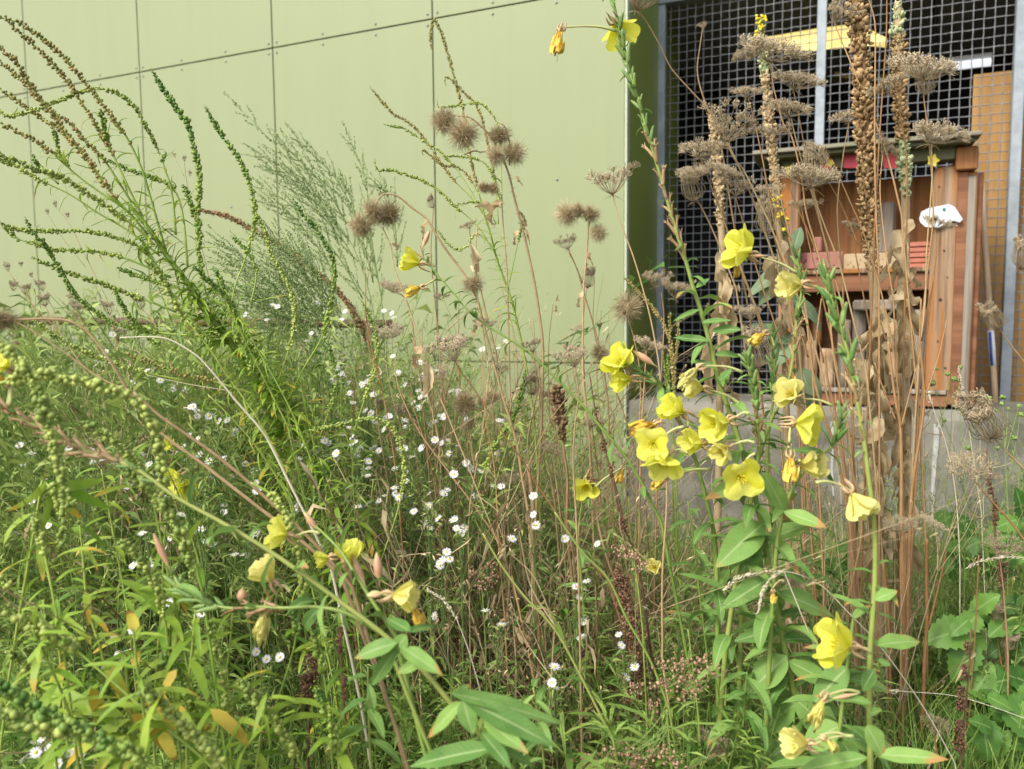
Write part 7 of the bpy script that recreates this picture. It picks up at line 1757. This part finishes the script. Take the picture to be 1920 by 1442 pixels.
# ------------------------------------------------------------------ uncounted growth that fills the bed
def quadleaf(g, p, o, L, w, tint, droop=.25):
    s_ = nrm(np.cross(o, [rng.normal(), rng.normal(), rng.normal() + .5])) * w
    m_ = p + o * L * .45
    e = p + o * L + np.array([0, 0, -droop * L])
    g.add([p, m_ + s_, e, m_ - s_], [(0, 1, 2, 3)], None, (0, 0, tint))
def t_herb(kind):
    """one template herb of unit height"""
    g = G()
    top = np.array([rng.normal(0, .12), rng.normal(0, .12), 1.0])
    C = cr([np.zeros(3), top * .5 + rng.normal(0, .03, 3), top], 5)
    tube(g, C, (.0045, .0015), 4, a=(0, 0, .55), cap=False)
    if kind == 'linear':
        for i in range(95):
            t = rng.uniform(.12, 1) * (len(C) - 1); j = int(min(t, len(C) - 2)); p = C[j] * (1 - t + j) + C[j + 1] * (t - j)
            ph = rng.uniform(0, 6.28); o = nrm([math.cos(ph), math.sin(ph), rng.uniform(-.1, 1.0)])
            quadleaf(g, p, o, rng.uniform(.05, .12), rng.uniform(.0035, .007), rng.uniform(.1, 1))
    elif kind == 'branchy':
        for i in range(12):
            t = rng.uniform(.3, .95) * (len(C) - 1); j = int(min(t, len(C) - 2)); p = C[j]
            ph = rng.uniform(0, 6.28); e = p + np.array([math.cos(ph) * .16, math.sin(ph) * .16, rng.uniform(.1, .25)]) * rng.uniform(.6, 1.2)
            B_ = cr([p, (p + e) / 2 + [0, 0, -.02], e], 3); tube(g, B_, (.002, .001), 3, a=(0, 0, .6), cap=False)
            for q in range(13):
                o = nrm(rng.normal(0, 1, 3) + [0, 0, .4]); f = rng.uniform(.1, 1); quadleaf(g, p * (1 - f) + e * f, o, rng.uniform(.02, .05), rng.uniform(.002, .004), rng.uniform(.2, 1))
    elif kind == 'strap':
        for i in range(30):
            t = rng.uniform(.0, .95) * (len(C) - 1); j = int(min(t, len(C) - 2)); p = C[j]
            ph = rng.uniform(0, 6.28); L = rng.uniform(.12, .24); o = np.array([math.cos(ph), math.sin(ph), rng.uniform(.2, 1.1)]); o = nrm(o)
            w = rng.uniform(.007, .012); s_ = nrm(np.cross(o, [0, 0, 1])) * w; tn = rng.uniform(0, 1)
            p1 = p + o * L * .4; p2 = p + o * L * .75 + [0, 0, -.03]; p3 = p + o * L + [0, 0, -.10 * rng.uniform(.3, 1.2)]
            g.add([p - s_ * .3, p + s_ * .3, p1 + s_, p1 - s_, p2 + s_ * .9, p2 - s_ * .9, p3], [(0, 1, 2, 3), (3, 2, 4, 5)], [(5, 4, 6)], (0, 0, tn))
    elif kind == 'ferny':
        for i in range(12):
            t = rng.uniform(.1, .9) * (len(C) - 1); p = C[int(t)]
            ph = rng.uniform(0, 6.28); L = rng.uniform(.14, .26); o = nrm([math.cos(ph), math.sin(ph), rng.uniform(.2, .9)])
            s_ = nrm(np.cross(o, [0, 0, 1])); tn = rng.uniform(0, .7)
            for q in range(12):
                f = (q + 1) / 12; c0 = p + o * L * f + np.array([0, 0, -.06 * f * f])
                for sg in (-1, 1):
                    quadleaf(g, c0, nrm(o * .6 + s_ * sg + [0, 0, .1]), L * .26 * (1.1 - f * .8), .006, tn + rng.uniform(0, .3), .1)
    return g.arrays()
def t_dry(kind):
    g = G()
    top = np.array([rng.normal(0, .2), rng.normal(0, .2), 1.0])
    C = cr([np.zeros(3), top * .5 + rng.normal(0, .06, 3), top], 5)
    tube(g, C, (.005, .002), 4, a=(0, 0, rng.uniform(0, .8)), cap=False)
    if kind == 'twig':
        for i in range(9):
            p = C[rng.integers(3, len(C))]; ph = rng.uniform(0, 6.28)
            e = p + np.array([math.cos(ph) * .15, math.sin(ph) * .15, rng.uniform(.0, .28)]); tube(g, cr([p, (p + e) / 2 + rng.normal(0, .02, 3), e], 3), (.0022, .001), 3, a=(0, 0, rng.uniform(.2, 1)), cap=False)
            for q in range(5): quadleaf(g, e + rng.normal(0, .012, 3), nrm(rng.normal(0, 1, 3)), .02, .003, rng.uniform(0, 1))
    else:
        for i in range(12):
            p = C[rng.integers(1, len(C))]; ph = rng.uniform(0, 6.28); o = nrm([math.cos(ph), math.sin(ph), rng.uniform(-.9, .4)]); L = rng.uniform(.06, .14); w = rng.uniform(.004, .010); tn = rng.uniform(.1, 1)
            s_ = nrm(np.cross(o, rng.normal(0, 1, 3))) * w
            p1 = p + o * L * .35 + rng.normal(0, .006, 3); p2 = p + o * L * .55 + [0, 0, -.03]; p3 = p + o * L * .55 + [rng.normal(0, .03), rng.normal(0, .03), -.075]
            g.add([p, p1 + s_, p1 - s_, p2 + s_ * .8 + [0, 0, .01], p2 - s_ * .8, p3], [(1, 3, 4, 2)], [(0, 1, 2), (3, 5, 4)], (0, 0, tn))
    return g.arrays()

XS = [-200, 0, 200, 400, 600, 700, 820, 940, 1050, 1150, 1250, 1400, 1500, 1620, 1760, 1930, 2100]
YS = [585, 595, 615, 615, 600, 630, 720, 800, 850, 880, 960, 1030, 1075, 1095, 1075, 1060, 1060]
def front_of_wall(p, m):
    return np.dot(np.array([p[0], p[1], 0]) - CORNER, WB) < -m
def spot(dmin, dmax, pxr=(-150, 2070)):
    while True:
        d = math.sqrt(rng.uniform(dmin ** 2, dmax ** 2)); x = rng.uniform(*pxr)
        p = W(x, 700, d)
        if front_of_wall(p, .12): return x, d, np.array([p[0], p[1], 0.0])
def height_at(x, d, drop):
    y = np.interp(x, XS, YS) + drop
    return W(x, y, d)[2]
def field(name, label, temps, n, dr, mat, drop, hmax, hmin=.12, lean=.12, pxr=(-150, 2070), wide=1.0, tsh=.15, rise=0):
    g = G()
    temps = [(t[0] / np.array([1, 1, t[0][:, 2].max()]),) + t[1:] for t in temps]
    for i in range(n):
        x, d, p = spot(*dr, pxr)
        h = min(hmax, height_at(x, d, abs(rng.normal(0, drop)) - rise)) * rng.uniform(.8, 1.0)
        if h < hmin: h = rng.uniform(hmin, hmin * 1.6)
        a = rng.uniform(0, 6.28); c, s_ = math.cos(a), math.sin(a)
        sxy = (h ** .5) * .8 * wide
        Mx = np.eye(4); Mx[:3, :3] = np.array([[c, -s_, rng.normal(0, lean) * h / sxy - .08], [s_, c, rng.normal(0, lean) * h / sxy], [0, 0, 1]]) @ np.diag([sxy, sxy, h]); Mx[:3, 3] = p
        g.put(temps[rng.integers(len(temps))], Mx, rng.normal(0, tsh))
    o = link(name, g.mesh(name, M[mat]), kind='stuff')
    o['label'] = label
    return o
field('undergrowth', 'fine green stems with narrow leaves filling the bed', [t_herb('linear') for _ in range(5)] + [t_herb('branchy') for _ in range(5)], 1150, (1.9, 5.2), 'herb', 130, 1.15)
field('tall_growth', 'tall thin green stems before the low rail', [t_herb('branchy') for _ in range(5)] + [t_herb('linear') for _ in range(3)], 760, (2.3, 4.1), 'herb', 62, 1.6, lean=.2, pxr=(-150, 1030), wide=.75, rise=98)
field('centre_tangle', 'tangle of dry stems and curled leaves in the middle', [t_dry('twig') for _ in range(7)], 130, (1.9, 2.9), 'herb_dry', 130, 1.45, lean=.28, pxr=(640, 1160), wide=.65, rise=130)
field('tall_dry_growth', 'tall thin dry twigs before the low rail and wall base', [t_dry('twig') for _ in range(6)], 170, (2.3, 4.0), 'herb_dry', 70, 1.6, lean=.3, pxr=(-150, 1060), wide=.7, rise=70)
field('wall_weed_growth', 'thin weeds and twigs before the concrete wall', [t_dry('twig') for _ in range(4)] + [t_herb('branchy') for _ in range(4)], 95, (2.1, 3.1), 'herb', 110, 1.3, lean=.15, pxr=(1640, 2070), wide=.6, rise=300)
field('dead_stem_growth', 'thin dead brown stems around the mullein feet', [t_dry('twig') for _ in range(5)], 70, (1.9, 2.8), 'herb_dry', 130, 1.5, lean=.12, pxr=(1440, 1790), wide=.5, rise=420)
field('strap_leaf_growth', 'strap leaved green growth in the bed', [t_herb('strap') for _ in range(5)], 200, (1.7, 4.2), 'grass', 190, .8)
field('ferny_growth', 'ferny low green leaves in the bed', [t_herb('ferny') for _ in range(4)], 230, (1.7, 4.4), 'grass', 230, .6)
field('dry_growth', 'dry brown twigs and curled leaves in the bed', [t_dry('twig') for _ in range(5)] + [t_dry('leafy') for _ in range(4)], 620, (2.1, 4.6), 'herb_dry', 130, 1.15, lean=.2)
field('dry_centre_growth', 'dry curled brown leaves at the foot of the middle thistles', [t_dry('leafy') for _ in range(4)] + [t_dry('twig') for _ in range(5)], 110, (1.75, 2.4), 'herb_dry', 260, .95, lean=.12, pxr=(820, 1320))
field('near_growth', 'low green growth at the bottom of the view', [t_herb('strap') for _ in range(2)] + [t_herb('linear') for _ in range(4)] + [t_herb('branchy') for _ in range(4)], 150, (1.25, 1.9), 'grass', 1, .62, pxr=(-150, 1500))
# grass blades
def grass(name, label, n, dr, h, pxr, mat='grass'):
    g = G()
    X = [spot(*dr, pxr) for _ in range(n)]
    P = np.array([s[2] for s in X]); H = rng.uniform(h[0], h[1], n)
    az = rng.uniform(0, 6.28, n); O = np.stack([np.cos(az), np.sin(az), 0 * az], -1); S_ = np.stack([-np.sin(az), np.cos(az), 0 * az], -1)
    w = rng.uniform(.0016, .0034, n)[:, None]; b = rng.uniform(.1, .7, n)[:, None]
    up = np.array([0, 0, 1.0])
    q = []
    for t, ww in ((0, 1), (.35, 1), (.7, .8), (1, .1)):
        c = P + up * (H[:, None] * (t - .28 * b * t * t)) + O * (H[:, None] * b * t * t)
        q += [c - S_ * w * ww, c + S_ * w * ww]
    V = np.stack(q, 1)
    base = (np.arange(n) * 8)[:, None]
    Q = np.concatenate([base + np.array([[2 * k, 2 * k + 1, 2 * k + 3, 2 * k + 2]]) for k in range(3)])
    A = np.zeros((n, 8, 3)); A[:, :, 2] = rng.uniform(0, 1, n)[:, None]
    g.add(V.reshape(-1, 3), Q, None, A.reshape(-1, 3))
    o = link(name, g.mesh(name, M[mat]), kind='stuff'); o['label'] = label
grass('grass', 'green grass blades through the whole bed', 26000, (1.5, 5.2), (.12, .42), (-150, 2070))
grass('wall_grass', 'longer green grass before the concrete wall at the right', 9000, (1.5, 3.7), (.2, .5), (1400, 2070))
grass('dry_grass', 'dry straw coloured grass blades in the bed', 6000, (1.6, 4.8), (.12, .45), (-150, 2070), 'herb_dry')
# litter and low leaves on the soil
g = G(); n = 42000
X = [spot(1.4, 5.0) for _ in range(n)]; P = np.array([s[2] for s in X]); P[:, 2] = rng.uniform(.0, .22, n)
az = rng.uniform(0, 6.28, n); el = rng.uniform(-.3, .9, n)
O = np.stack([np.cos(az) * np.cos(el), np.sin(az) * np.cos(el), np.sin(el)], -1); S_ = np.stack([-np.sin(az), np.cos(az), rng.normal(0, .3, n)], -1)
L = rng.uniform(.015, .05, n)[:, None]; w = L * rng.uniform(.12, .35, n)[:, None]
V = np.stack([P, P + O * L * .5 + S_ * w, P + O * L, P + O * L * .5 - S_ * w], 1)
A = np.zeros((n, 4, 3)); A[:, :, 2] = rng.uniform(0, 1, n)[:, None]
g.add(V.reshape(-1, 3), np.arange(4 * n).reshape(-1, 4), None, A.reshape(-1, 3))
o = link('ground_cover', g.mesh('ground_cover', M['herb']), kind='stuff'); o['label'] = 'small low leaves covering the soil'
